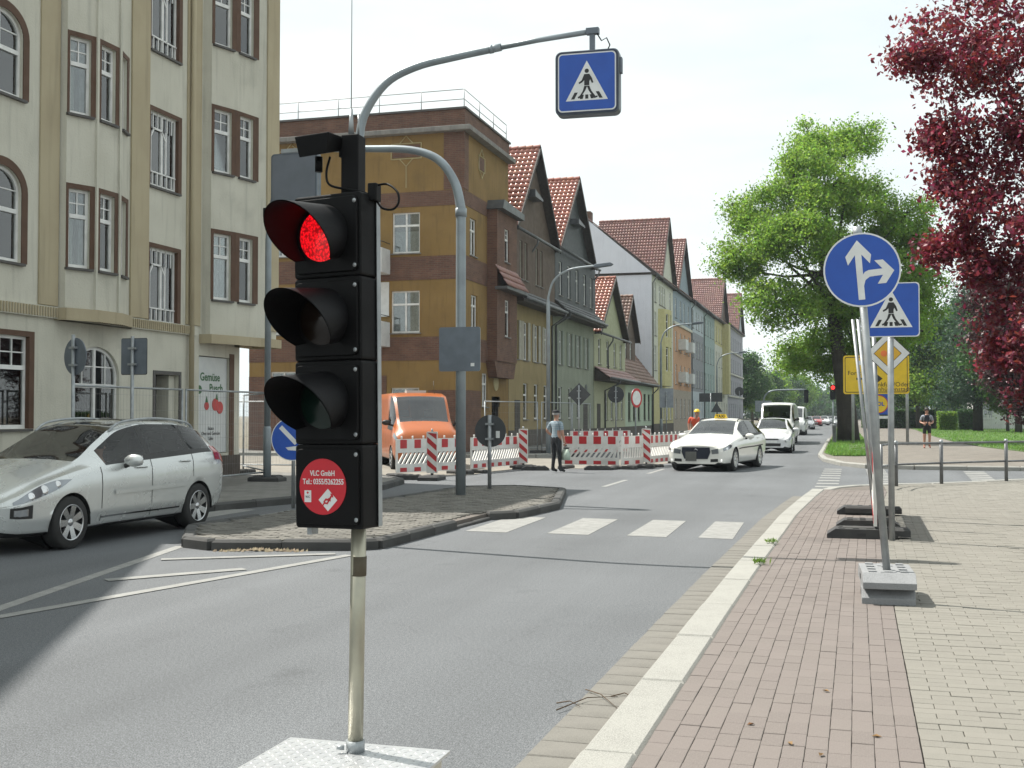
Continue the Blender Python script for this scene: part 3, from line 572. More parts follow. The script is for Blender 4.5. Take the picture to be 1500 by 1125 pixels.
def bay(parent, pts, z0, z1, rows, wins, brown, name='bay'):
    """canted bay: plan points, window rows (z0,z1), per facet window (offset,width) or None"""
    bw = MB()
    for i, (a, b) in enumerate(zip(pts, pts[1:])):
        L = math.dist(a, b); T = Tm(a[0], a[1], 0, math.atan2(b[1]-a[1], b[0]-a[0])); wn = wins[i]
        ops = [(wn[0], wn[0]+wn[1], r0, r1) for r0, r1 in rows] if wn else []
        wall(bw, L, z0, z1, ops, T, .1)
        for r0, r1 in rows:
            if wn:
                ww = window(parent, T, wn[0], r0, wn[1], r1-r0, 1, .66, 2, curt=wn[2], sill=SILLD)
                MB().add([(wn[0]-.05,.3,r0),(wn[0]+wn[1]+.05,.3,r0),(wn[0]+wn[1]+.05,.3,r1),(wn[0]-.05,.3,r1)], [(0,1,2,3)], 0, False, T).build('room_shade_sheet', ROOMSHADE, parent)  # small dark sheet behind each bay window for the room's shade
            m = MB()
            if wn:
                if wn[0] > .02: m.box(0,wn[0],-.014,.002,r0,r1+.1)
                if L-wn[0]-wn[1] > .02: m.box(wn[0]+wn[1],L,-.014,.002,r0,r1+.1)
                m.box(wn[0],wn[0]+wn[1],-.014,.002,r1,r1+.1)
            elif brown[i]: m.box(0,L,-.014,.002,r0,r1+.1)
            if m.v: m.build('window_surround', BROWNR, parent, T)
    bw.add([(x, y, z0) for x, y in pts], [tuple(range(len(pts)))]); bw.add([(x, y, z1) for x, y in pts], [tuple(reversed(range(len(pts))))])
    return bw.build(name, CREAM, parent)
bay(bl, [(4.0,0),(4.02,-.15),(4.6,-.4),(5.32,-.42),(5.95,-.2),(6.28,0)], 3.66, 13.4, [(4.45,5.98),(7.44,8.95),(10.45,12.0)], [None,(.05,.45,1),(.12,.46,0),(.16,.36,0),None], [0,0,0,0,0])
m = MB().slab([(3.9,0),(3.95,-.24),(4.6,-.5),(5.36,-.52),(6.05,-.27),(6.4,0)], 3.42, 3.655); m.build('bay_base', OCHREP, bl)
for x, y in ((4.6,-.41),(5.32,-.43)): MB().box(x-.03,x+.03,y-.03,y+.03,3.66,13.4).build('rib', CREAM, bl)
bay(bl, [(9.2,0),(9.25,-.2),(9.95,-.45),(10.75,-.62),(10.95,-.72),(11.55,-.72),(11.57,0)], 3.5, 13.6, [(4.33,5.9),(7.36,8.86),(10.4,11.95)], [None,(.08,.53,2),(.14,.48,1),None,None,None], [0,0,0,0,0,0])
MB().slab([(9.1,0),(9.15,-.3),(9.9,-.56),(10.75,-.72),(10.95,-.82),(11.65,-.82),(11.65,0)], 3.28, 3.495).build('bay_base', OCHREP, bl)
MB().box(10.98,11.6,-.76,-.722,3.7,13.6).build('pilaster', OCHREP, bl)
MB().tube([(8.62,-.1,14),(8.62,-.1,.2)], .06, 10).build('downpipe', OCHREP, bl)
# door, poster panel, plinth, roof
d = MB().box(7.3,8.25,.5,.56,.3,2.5).build('door', pm('dark_door', (.03,.028,.026), rough=.5), bl); MB().tube([(7.45,.44,1.15),(7.45,.44,1.45)], .012, 6).build('handle', GALV, d)
MB().box(8.0,8.24,.1,.49,.3,2.49).build('door_reveal', CREAM, bl)
m = MB(); m.box(7.22,7.3,-.02,.01,.3,2.58); m.box(8.25,8.33,-.02,.01,.3,2.58); m.box(7.3,8.25,-.02,.01,2.5,2.58); m.build('door_frame', SILLD, bl)
MB().box(6.7,7.15,-.03,.003,.4,1.5).build('letter_boxes', pm('grey_green_box', (.2,.23,.2), rough=.5), bl)
POST = pm('poster_white', (.55,.57,.56), (.5,.52,.52), rough=.5)
ps = MB().box(9.12,10.48,.06,.1,.7,2.98).build('poster_panel', POST, bl)
PGREEN = pm('poster_green', (.03,.12,.04), rough=.5); PRED = pm('poster_red', (.5,.05,.05), rough=.5)
text_mesh('lettering', 'Gemüse', .27, PGREEN, ps, Tm(9.7,.055,2.5), bold=.006); text_mesh('lettering', 'Pusch', .27, PGREEN, ps, Tm(9.98,.055,2.24), bold=.006)
for i, (s, z) in enumerate((('Salate', 1.28), ('Obst und Gemüse', 1.16), ('Säfte', 1.04))): text_mesh('lettering', s, .115, SBLACK, ps, Tm(9.75,.055,z))

for q in ((9.95,1.85,.15,.05),(10.15,1.78,.15,.048),(9.55,1.82,.1,.05)): MB().prism(circ(*q[:3]), q[3], .062).build('printed_fruit', PRED, ps)
for q in (circ(9.22,2.2,.1), [(9.5,1.9),(9.55,2.05),(9.6,1.9)], [(9.95,1.98),(10.02,2.12),(10.06,1.96)]): MB().prism(q, .047, .062).build('printed_leaf', PGREEN, ps)
m = MB(); m.box(10.5,10.72,-.015,.002,.1,3.1); m.build('shop_pilaster', BROWNR, bl)

for q in ((0,7.22),(8.33,11.0)): MB().box(*q,-.04,.003,.1,.62).build('plinth', pm('dark_plinth', (.075,.06,.05), rough=.85, bump=.3, streak=.3), bl)
m = MB(); m.add([(-.2,-.3,11.2),(4.15,-.3,11.2),(4.15,4,13.6),(-.2,4,13.6)], [(0,1,2,3)]); m.add([(4.15,-.4,14.2),(11.8,-.4,14.2),(11.8,4,17),(4.15,4,17),(4.15,9.2,14.2),(11.8,9.2,14.2)], [(0,1,2,3),(3,2,5,4)]); m.add([(4.15,-.4,14.2),(4.15,4,17),(4.15,9.2,14.2)],[(0,1,2)]); m.add([(-.2,4,13.6),(4.15,4,13.6),(4.15,9,11.2),(-.2,9,11.2)],[(0,1,2,3)]); m.build('roof', OLDRED, bl)
# gable-fronted neighbour before it
bn = thing('apartment_house', 'tall gabled house of plain cream render beside the bay windowed apartment house', 'building', (-14.5, -1, 0), RZ)
m = MB(); wall(m, 15.9, 0, 9.6, [(1+2.9*i,2.2+2.9*i,1.2+3*k,2.8+3*k) for i in range(5) for k in range(3) if 2.8+3*k < 9.2]); m.prism([(0,9.6),(15.9,9.6),(7.9,16.85)], 0, .3); m.build('wall', CREAM, bn); backing(bn, None, .1, 15.8, .1, 9.2)
for i in range(5):
    for k in range(3): window(bn, None, 1+2.9*i, 1.2+3*k, 1.2, 1.6, 2, .68, 0, sill=SILLD)
m = MB(); m.add([(-.2,-.05,9.5),(7.9,-.05,16.9),(7.9,9,16.9),(-.2,9,9.5),(16,-.05,9.55),(16,9,9.55)], [(0,1,2,3),(1,4,5,2)]); m.build('roof', OLDRED, bn); body(bn, None, 0, 15.85, .1, 9, 9.2, CREAM, 'side_wall')
# ---------------------------------------------------------------- ochre corner building
OCHRE = pm('ochre_yellow_render', (.235,.146,.046), (.2,.124,.04), rough=.9, scale=.7, bump=.4, bscale=30, streak=.45, dirt=.5)
RBRICK = brick_mat('red_brick', (.165,.078,.05), (.12,.056,.04), (.14,.105,.075)); STONEC = pm('stone_cornice', (.22,.21,.19), (.17,.16,.15), rough=.85, streak=.5, bump=.2)
LINEW = pm('pale_ornament', (.42,.36,.2), rough=.8); WHITEB = pm('white_panel', (.62,.63,.62), (.55,.56,.55), rough=.6, dirt=.3)
yb = thing('corner_building', 'ochre rendered corner building with red brick bands and roof railing', 'building', (-24, 43.85, 0))
TB = Tm(9.5, 0, 0, RZ)
opA = [(6.44,7.62,8.15,9.8,3),(6.4,7.62,4.92,6.62,2),(1.0,2.0,8.2,9.75,1),(1.0,2.0,4.95,6.5,3),(1.0,2.2,1.85,3.4,0),(3.6,4.8,8.15,9.8,1),(3.6,4.8,4.92,6.6,1),(6.4,7.6,1.2,2.7,0)]
opB = [(.75,1.6,8.1,9.62,0),(.9,1.75,5.15,6.5,0),(2.4,3.2,1.95,3.35,0)]
m = MB(); wall(m, 9.5, 0, 13.1, [o[:4] for o in opA], None, .14); wall(m, 6.35, 0, 13.1, [o[:4] for o in opB], TB, .14); m.add([(9.5,6.35,0),(9.5,6.35,13.1),(0,6.35,13.1),(0,6.35,0)], [(0,3,2,1)]); m.build('wall', OCHRE, yb)
backing(yb, None, .1, 9.05, .1, 13); backing(yb, TB, .45, 6.2, .1, 13)
for o in opA: window(yb, None, o[0], o[2], o[1]-o[0], o[3]-o[2], 2, .68, 0, curt=o[4], sill=STONEC)
for o in opB: window(yb, TB, o[0], o[2], o[1]-o[0], o[3]-o[2], 2, .68, 0, curt=o[4], sill=STONEC)
def bandm(z0, z1, pr=.02, mat=RBRICK, name='brick_band', cuts=()):
    xs = [(-.0, 9.5+pr)]
    MB().box(0, 9.5+pr, -pr, .003, z0, z1).build(name, mat, yb); MB().box(0.003, 6.36, -pr, .003, z0, z1, 0, TB).build(name, mat, yb)
bandm(10.02,10.62); bandm(7.05,8.0); bandm(3.8,4.75)
MB().box(0, 6.2, -.02, .003, .1, 3.2).build('brick_base', RBRICK, yb); MB().box(8.0, 9.52, -.02, .003, .1, 2.6).build('brick_base', RBRICK, yb); MB().box(.003,2.2,-.02,.003,.1,2.6,0,TB).build('brick_base', RBRICK, yb)
MB().box(8.65, 9.53, -.03, .003, 10.65, 13.0).build('corner_pier', RBRICK, yb); MB().box(.004, .5, -.03, .003, 10.65, 13.0, 0, TB).build('corner_pier', RBRICK, yb)
MB().box(-.2, 9.85, -.35, 6.4, 12.95, 13.15).build('cornice', STONEC, yb, None, .02); MB().box(0, 9.55, -.05, 6.36, 13.15, 13.85).build('parapet', RBRICK, yb); MB().box(-.1, 9.62, -.12, 6.4, 13.85, 13.93).build('coping', SILLD, yb)
m = MB()
for x in [.3+1.83*i for i in range(6)]: m.tube([(x,.15,13.9),(x,.15,14.72)], .022, 6)
for yv in (2.2,4.2,6.2): m.tube([(9.45,yv,13.9),(9.45,yv,14.72)], .022, 6)
for z in (14.3,14.7): m.tube([(0,.15,z),(9.45,.15,z),(9.45,6.2,z)], .02, 6)
m.build('roof_railing', pm('railing_grey', (.45,.46,.46), rough=.5), yb)
for x0, x1, z0, z1, T in ((6.44,7.62,12.05,12.55,None),(1.3,2.5,12.05,12.55,None),(1.95,2.65,11.85,12.35,TB)):
    MB().box(x0, x1, -.02, .003, z0, z1, 0, T).build('ornament_panel', RBRICK, yb)
    xm, zm = (x0+x1)/2, (z0+z1)/2; P = [(x0-.06,z0-.06),(x1+.06,z0-.06),(x1+.06,z1+.06),(x0-.06,z1+.06)]
    f = MB()
    for i in range(4): a, b = P[i], P[(i+1) % 4]; f.tube([(a[0],-.02,a[1]),(b[0],-.02,b[1])], .022, 4, 0, True, False, T)
    for s in (1, -1): f.tube([(xm-.3,-.02,zm+s*.3),(xm,-.02,zm+s*.62),(xm+.3,-.02,zm+s*.3)], .022, 4, 0, True, False, T)
    if T is None: f.tube([(xm,-.02,zm-.62),(xm,-.02,zm-1.5)], .018, 4, 0, True, False, T)
    f.build('ornament_line', LINEW, yb)
for z in (7.3, 4.35):
    b = MB().box(5.25, 6.35, -.95, .0, z, z+1.0).build('balcony', WHITEB, yb, None, .02); m = MB()
    for i in range(6): m.tube([(5.3+.2*i,-.93,z+1),(5.3+.2*i,-.93,z+1.25)], .01, 5)
    m.tube([(5.27,-.02,z+1.25),(5.27,-.93,z+1.25),(6.33,-.93,z+1.25),(6.33,-.02,z+1.25)], .016, 6); m.build('balcony_rail', SBLACK, b)
MB().box(5.6, 6.3, -.03, .003, 5.6, 7.0).build('balcony_door', WHITEB, yb)
# brick oriel on the street side
m = MB(); TO = TB @ Tm(3.1, -.45, 0); wall(m, 3.1, 3.9, 10.4, [(1.15,1.85,8.25,9.7),(1.2,1.9,5.0,6.6)], TO, .12); TL = TB @ Tm(3.1, 0, 0, R(-90)); wall(m, .45, 3.9, 10.4, [], TL); m.build('oriel', RBRICK, yb)
window(yb, TO, 1.15, 8.25, .7, 1.45, 1, .68, 2, curt=0, sill=STONEC); window(yb, TO, 1.2, 5.0, .7, 1.6, 1, .68, 2, curt=0, sill=STONEC); MB().box(1.1,1.95,.3,.31,4.9,9.8,0,TO).build('room_shade_sheet', ROOMSHADE, yb)  # dark sheet behind the oriel windows in place of shaded rooms
MB().prism([(-.15,10.35),(3.3,10.35),(3.3,10.62),(.1,10.75)], -.75, .05, 0, TB @ Tm(3.1,0,0)).build('oriel_roof', LEAD, yb)
m = MB(); tiles(m, TB @ Vector((2.95,-.95,7.05)), TB.to_3x3() @ Vector((.26,0,0)), TB.to_3x3() @ Vector((0,.18,.3)), 13, 3); stuff(m.build('oriel_skirt_tiles', OLDRED, yb)); MB().box(2.95,6.3,-.95,-.4,6.93,7.05,0,TB).build('oriel_skirt', LEAD, yb)
MB().prism([(2.9,3.9),(6.2,3.9),(5.9,3.2),(3.3,3.2)], -.4, 0, 0, TB).build('oriel_console', RBRICK, yb)
MB().box(3.8,5.0,-.0,.05,.2,2.4,0,TB).build('door', WOODD, yb); MB().prism(circ(4.4,3.0,.35), -.03, .0, 0, TB).build('round_window', LINEW, yb)

# ---------------------------------------------------------------- row houses (x = Y-Y0)
SHUT = pm('grey_shutter', (.36,.34,.28), (.31,.29,.24), rough=.7, scale=6, streak=.3); SHUTG = pm('green_grey_shutter', (.25,.28,.24), (.21,.24,.2), rough=.7, streak=.3)
def house(label, Y0, W, zones, rows, depth=9, group=None, X=-14.5, side=None, roofz=None):
    h = thing('row_house', label, 'building', (X, Y0, 0), RZ); allops = []
    for r in rows: allops += [(cx-r['w']/2, cx+r['w']/2, r['z'][0], r['z'][1]) for cx in r['x']]
    for z0, z1, mat, pr in zones:
        m = MB(); T = Tm(0, -pr, 0) if pr else None
        wall(m, W, z0, z1, [o for o in allops if z0 <= o[2] and o[3] <= z1], T, .14)
        if pr: m.add([(0,-pr,z0),(0,0.02,z0),(0,0.02,z1),(0,-pr,z1),(W,-pr,z0),(W,.02,z0),(W,.02,z1),(W,-pr,z1)], [(3,2,1,0),(4,5,6,7)])
        m.build('wall', mat, h)
    for r in rows:
        pr = r.get('pr', 0); T = Tm(0, -pr, 0) if pr else None
        for cx in r['x']:
            ww = window(h, T, cx-r['w']/2, r['z'][0], r['w'], r['z'][1]-r['z'][0], r.get('nx', 2), r.get('tz', .68), 0, curt=r.get('c'), sill=STONEC, fmat=r.get('f'), far=Y0 > 95)
            if r.get('sh'):
                for s in (-1, 1):
                    x = -.42 if s < 0 else r['w']+.02
                    MB().box(x, x+.4, -.05, -.012, -.02, r['z'][1]-r['z'][0]+.02).build('shutter', r['sh'], ww, None, .01)
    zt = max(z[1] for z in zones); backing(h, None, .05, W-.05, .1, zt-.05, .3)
    sm = side or zones[-1][2]
    m = MB(); m.add([(0,0,0),(0,depth,0),(0,depth,zt),(0,0,zt),(W,0,0),(W,depth,0),(W,depth,zt),(W,0,zt)], [(3,2,1,0),(4,5,6,7),(1,5,6,2)]); m.build('side_wall', sm, h)
    return h, zt
def plinth(h, W, mat, z=.6): MB().box(0, W, -.03, .003, .1, z).build('plinth', mat, h)
PLB = pm('plinth_brown', (.1,.085,.075), (.08,.07,.06), rough=.85, streak=.4)
OCHRE2 = pm('pale_ochre_render', (.29,.225,.11), (.25,.195,.095), rough=.9, scale=.8, streak=.35, dirt=.4, bump=.3, bscale=30)
BOARD = pm('brown_boarding', (.12,.085,.065), (.095,.068,.052), rough=.8, scale=3, streak=.5); SLATEW = pm('dark_slate_cladding', (.052,.058,.062), (.04,.045,.05), rough=.6, scale=5, bump=.4, bscale=18)
GREENR = pm('grey_green_render', (.27,.29,.23), (.235,.255,.2), rough=.9, scale=.8, streak=.35, dirt=.4); PALEG = pm('pale_yellow_green_render', (.40,.41,.28), (.36,.37,.25), rough=.9, streak=.25); MINT = pm('mint_render', (.42,.50,.38), (.38,.46,.35), rough=.9, streak=.2)
# brown boarded gable house
h, zt = house('house with brown boarded upper floor and glazed red tile gable above ochre walls', 50.25, 8.25, [(0,7.0,OCHRE2,0),(7.0,10.2,BOARD,.12)], [dict(z=(4.2,6.0),x=(1.3,2.9,4.9,6.8),w=.72,sh=SHUT,c=2,nx=1),dict(z=(1.4,3.1),x=(2.9,4.9,6.8),w=.8,sh=None,nx=1,c=3),dict(z=(7.95,9.75),x=(1.7,2.6,4.6,5.5),w=.5,pr=.12,sh=None,nx=1,tz=0,f=SHUT,c=2)])
gable_front(h, None, .2, 8.1, 10.3, 14.55, 7, GLAZED, BOARD, over=.42)
gw = window(h, Tm(0,-.02,0), 3.2, 11.0, .9, .9, 2, 0, 0, curt=0); MB().prism([(2.9,12.0),(4.4,12.0),(4.4,12.1),(2.9,12.35)], -.5, 0).build('window_canopy', LEAD, h)
eave_roof(h, None, -.1, 8.3, 6.85, 7.35, -.75, -.1, DARKT, back=0); gutter(h, None, 0, 8.25, 6.9, -.8, 7.9); gutter(h, None, 0, 8.25, 10.1, -.42, 3.7, 7.4); plinth(h, 8.25, PLB, .9)
MB().box(1.0,1.9,-.02,.05,.2,2.3).build('door', WOODD, h)
# dark slate gable house
h, zt = house('house with dark slate clad upper floor and red tile gable above grey green walls', 58.6, 10.2, [(0,7.1,GREENR,0),(7.1,10.4,SLATEW,.12)], [dict(z=(4.3,6.1),x=(1.6,3.9,6.0,8.2),w=.75,sh=SHUTG,c=2,nx=1),dict(z=(1.4,3.1),x=(1.6,3.9,6.0),w=.8,sh=None,nx=1,c=2),dict(z=(7.95,9.75),x=(1.2,3.2,5.2,7.2,9.0),w=.7,pr=.12,nx=1,c=0)], side=SLATEW)
gable_front(h, None, .2, 9.0, 10.5, 14.75, 7, GLAZED, SLATEW, over=.42); window(h, Tm(0,-.02,0), 4.3, 11.2, 1.0, .9, 2, 0, 0, curt=0); MB().prism([(4.0,12.2),(5.6,12.2),(5.6,12.3),(4.0,12.5)], -.5, 0).build('window_canopy', LEAD, h)
eave_roof(h, None, -.1, 10.3, 6.95, 7.6, -.8, -.1, DARKT, back=0); gutter(h, None, 0, 10.2, 7.0, -.85, .4); gutter(h, None, 0, 10.2, 10.35, -.42, 9.9, 7.5); plinth(h, 10.2, PLB, .8); MB().box(7.3,8.4,-.02,.05,.2,2.3).build('door', WOODD, h); MB().prism(circ(8.0,3.1,.3), -.03, 0).build('round_window', LEAD, h)
# low house with red dormer gable
h, zt = house('low pale yellow house with steep glazed red tile gable over a brown skirt roof', 69.0, 10.4, [(0,4.1,PALEG,0),(4.1,6.7,PALEG,0)], [dict(z=(4.75,6.35),x=(1.6,4.2,6.6,8.8),w=.8,nx=1,c=2),dict(z=(1.3,3.0),x=(3.8,5.6,7.4,9.2),w=.8,nx=1,c=2)])
gable_front(h, None, .3, 9.6, 6.75, 10.4, 7, GLAZED, PALEG, over=.4); eave_roof(h, None, -.1, 10.5, 3.8, 4.5, -1.0, -.05, OLDRED, back=0); gutter(h, None, 0, 10.4, 3.85, -1.05, 3.0); gutter(h, None, 0, 10.4, 6.6, -.4, 4.0, 4.4); plinth(h, 10.4, PLB, .8); MB().box(.8,1.8,-.02,.05,.2,2.3).build('door', WOODD, h)
# low house with brown roof
h, zt = house('low mint green house with big brown plain tile roof and boarded dormer', 79.4, 11.8, [(0,4.0,MINT,0)], [dict(z=(1.2,3.2),x=(1.6,3.6,5.6,8.2,10.2),w=1.0,nx=2,c=0,f=WOODD)])
eave_roof(h, None, -.1, 11.9, 3.9, 11.2, -.5, 5.2, BROWNT, back=5); gutter(h, None, 0, 11.8, 3.9, -.55, 11.4); plinth(h, 11.8, PLB, .8)
dT = Tm(3.0, .8, 0); m = MB(); wall(m, 5.6, 5.2, 7.4, [(1.2,2.1,5.6,7.0),(3.3,4.2,5.6,7.0)], dT); m.add([(3,.8,5.0),(3,4.5,5.0),(3,4.5,7.4),(3,.8,7.4),(8.6,.8,5),(8.6,4.5,5),(8.6,4.5,7.4),(8.6,.8,7.4)], [(3,2,1,0),(4,5,6,7)]); m.build('dormer', BOARD, h)
for x in (1.2, 3.3): window(h, dT, x, 5.6, .9, 1.4, 2, .68, 0, curt=0)
MB().box(3.2,8.4,1.2,1.21,5.3,7.2).build('room_shade_sheet', ROOMSHADE, h); gable_front(h, dT, -.1, 5.7, 7.35, 10.35, 5, BROWNT, BOARD, over=.35)  # dark sheet behind the dormer windows, painted as attic shade
# tall white house
WHITER = pm('white_side_render', (.68,.7,.76), (.64,.66,.72), rough=.9, scale=.6, streak=.15, dirt=.15); CREAM2 = pm('cream_white_render', (.55,.55,.47), (.5,.5,.43), rough=.9, streak=.25); YELR = pm('pale_yellow_render', (.50,.46,.24), (.45,.41,.21), rough=.9, streak=.3)
h, zt = house('tall cream house with blank white side wall and steep red tile gable', 91.1, 11.9, [(0,4.0,YELR,0),(4.0,12.9,CREAM2,0)], [dict(z=(1.2,3.2),x=(6.5,8.5,10.5),w=1.1,c=0),dict(z=(5.2,7.2),x=(1.8,8.4,10.4),w=1.0,c=1),dict(z=(8.0,9.9),x=(1.8,8.4,10.4),w=1.0,c=1),dict(z=(10.7,12.3),x=(1.8,4.2,5.5,6.8,10.2),w=.9,c=0)], depth=12.2, side=WHITER)
MB().prism([(0,12.9),(12.2,12.9),(6.1,18.1)], -.02, .25, 0, Tm(0.02, 0, 0, RZ)).build('side_gable', WHITER, h)
eave_roof(h, None, -.05, 12.0, 12.85, 18.1, -.35, 6.1, OLDRED, back=6.2); gable_front(h, Tm(0,-.02,0), 3.4, 11.9, 12.9, 18.3, 5.8, OLDRED, CREAM2, over=.35); MB().box(5,6,6,6.8,17.2,18.9).build('chimney', RBRICK, h); window(h, Tm(0,-.04,0), 7.1, 13.6, 1.2, 1.8, 2, .68, 0, curt=0)
by = MB(); bp = [(3.2,0),(3.6,-.5),(4.6,-.75),(5.8,-.75),(6.8,-.5),(7.2,0)]
for a, b in zip(bp, bp[1:]):
    L = math.dist(a, b); wall(by, L, 4.0, 10.3, [(.25,L-.25,5.2,7.2),(.25,L-.25,8.0,9.9)] if L > .9 else [], Tm(a[0],a[1],0,math.atan2(b[1]-a[1],b[0]-a[0])))
    if L > .9:
        for z in (5.2, 8.0): window(h, Tm(a[0],a[1],0,math.atan2(b[1]-a[1],b[0]-a[0])), .25, z, L-.5, 1.9, 1, .68, 0, curt=0, far=True)
by.add([(x,y,10.3) for x,y in bp], [tuple(reversed(range(6)))]); by.add([(x,y,4.0) for x,y in bp], [tuple(range(6))]); by.build('bay', YELR, h); gutter(h, None, 0, 3.2, 12.8, -.4, .2); plinth(h, 11.9, PLB, .9)
ORNG = pm('salmon_orange_render', (.50,.29,.17), (.45,.26,.15), rough=.9, streak=.2); BLUEG = pm('blue_grey_render', (.26,.31,.35), (.23,.28,.32), rough=.9, streak=.2); LBLUE = pm('pale_blue_render', (.44,.49,.52), (.4,.45,.48), rough=.9, streak=.2); GREYB = pm('mid_grey_render', (.27,.28,.3), rough=.9); TURQ = pm('turquoise_grey_render', (.30,.38,.36), (.27,.345,.33), rough=.9, streak=.2); PEACH = pm('grey_peach_render', (.38,.33,.27), rough=.9, streak=.2)
W4 = lambda xs, w=1.0: [dict(z=(z, z+1.8), x=xs, w=w, c=1) for z in (1.3, 4.4, 7.4, 10.4)]
h, zt = house('salmon orange house with blue grey top floor and red gable', 103.1, 12.6, [(0,3.9,PEACH,0),(3.9,9.9,ORNG,0),(9.9,13,BLUEG,0)], W4((1.8,5,7.6,10.8)), side=BLUEG)
gable_front(h, None, 1.5, 11.5, 13, 18.1, 7, OLDRED, BLUEG, over=.35); eave_roof(h, None, 0, 12.6, 12.95, 15.5, -.3, 5, OLDRED, back=5); brow(h, None, 0, 12.6, 9.75, 10.0, .15, CREAM2)
for z in (6.3, 9.3):
    for x in (4.2, 9.2): MB().box(x-.9, x+.9, -.7, 0, z-1.7, z-.75).build('balcony', WHITEB, h)
h, zt = house('pale blue house with grey middle floors and brown roof with a skylight', 115.8, 10.6, [(0,4,LBLUE,0),(4,10,GREYB,0),(10,13,LBLUE,0)], W4((1.6,4.4,6.4,9.0)), side=LBLUE)
eave_roof(h, None, 0, 10.6, 13, 17.6, -.4, 6, OLDRED, back=6); MB().box(6,7.6,3,3.1,15.3,16.2,0,Matrix()).build('skylight', WHITEB, h); gutter(h, None, 0, 10.6, 12.95, -.45, .15)
h, zt = house('turquoise grey house with plain walls and brown roof', 126.5, 11.2, [(0,13,TURQ,0)], W4((1.6,4.2,6.8,9.4)))
eave_roof(h, None, 0, 11.2, 13, 17.8, -.4, 6, OLDRED, back=6); gutter(h, None, 0, 11.2, 12.95, -.45, .15)
h, zt = house('pale yellow grey house with brown boarded gable and loggia', 137.8, 15.6, [(0,10,CREAM2,0),(10,13.2,YELR,0)], W4((1.8,5,8,11,14)), side=BOARD)
gable_front(h, None, 4, 14, 13.2, 18.6, 7, OLDRED, BOARD, over=.4); eave_roof(h, None, 0, 15.6, 13.1, 17.4, -.4, 6, OLDRED, back=6); MB().box(9,11.5,-.8,0,4.2,13.0).build('bay', YELR, h)
h, zt = house('grey lilac house closing the row before the trees', 153.6, 24, [(0,13.6,pm('lilac_grey_render', (.36,.36,.4), rough=.9, streak=.2),0)], W4((2,5,8,11,14,17,20)), side=LBLUE)
gable_front(h, None, 13, 23, 13.6, 19.2, 7, OLDRED, LBLUE, over=.4); eave_roof(h, None, 0, 24, 13.5, 17.6, -.4, 6, OLDRED, back=6)
for z in (4.0, 7.0, 10.0, 13.3): brow(h, None, 0, 24, z, z+.2, .2, CREAM2)
def curve(P, n=8):
    out = []; P = [Vector(p) for p in P]
    for i in range(len(P)-1):
        p0, p1, p2, p3 = P[max(i-1,0)], P[i], P[i+1], P[min(i+2,len(P)-1)]
        for k in range(n):
            t = k/n; out.append(.5*((2*p1)+(p2-p0)*t+(2*p0-5*p1+4*p2-p3)*t*t+(3*p1-p0-3*p2+p3)*t**3))
    out.append(P[-1]); return out
# ================================================================ portable traffic signal
SX, SY = -1.70, 3.90
ALU = pm('tread_plate', (.62,.63,.63), (.5,.51,.52), rough=.38, metal=.75, scale=9, bump=.1)
POLEM = pm('worn_steel_pole', (.44,.42,.33), (.34,.33,.27), rough=.42, metal=.6, scale=6, dirt=.5)
sg = thing('portable_traffic_signal', 'black portable traffic signal showing red, on a steel pole over a metal box', 'traffic light', (SX, SY, 0))
bxx = MB().box(-.29,.30,-.62,.09,.03,.378).build('base_box', pm('aluminium_box', (.5,.48,.42), (.4,.38,.33), rough=.4, metal=.5, scale=5, streak=.4), sg, None, .008)
MB().box(-.31,.325,-.64,.105,.378,.388).build('cover_plate', ALU, sg)
tp = MB()
for i in range(20):
    for j in range(22):
        x = -.295+.032*i; y = -.62+.033*j
        if math.hypot(x, y) < .04: continue
        a = R(45) if (i+j) % 2 else R(-45); T = Tm(x, y, .388, a)
        tp.add([(-.014,0,0),(0,-.0045,0),(.014,0,0),(0,.0045,0),(-.006,0,.0022),(.006,0,.0022)], [(0,1,5,4),(1,2,5),(2,3,4,5),(3,0,4)], 0, True, T)
stuff(tp.build('tread_pattern', ALU, bxx))
for sx in (-1, 1):
    for yv in (-.5, -.05): MB().box(sx*.25-.03, sx*.25+.03, yv-.04, yv+.04, .0, .03).build('foot', RUBBER, sg)
MB().tube([(0,0,.385),(.012,0,1.3)], .0275, 20).build('pole', POLEM, sg); MB().tube([(0,0,.388),(0,0,.43)], .034, 20).build('pole_collar', GALV, sg); MB().tube([(-.03,-.03,.408),(-.055,-.04,.408)], .009, 8).build('clamp_screw', GALV, sg); MB().tube([(.0105,0,1.02),(.0115,0,1.09)], .0285, 20).build('pole_tape', pm('brown_tape', (.09,.075,.05), rough=.8), sg)
TS = Tm(-.045, -.04, 0, R(-10), R(0), R(-.7))
DT = Matrix()
ZC = [2.245, 1.945, 1.645, 1.345]; HB = .148; HW = .144
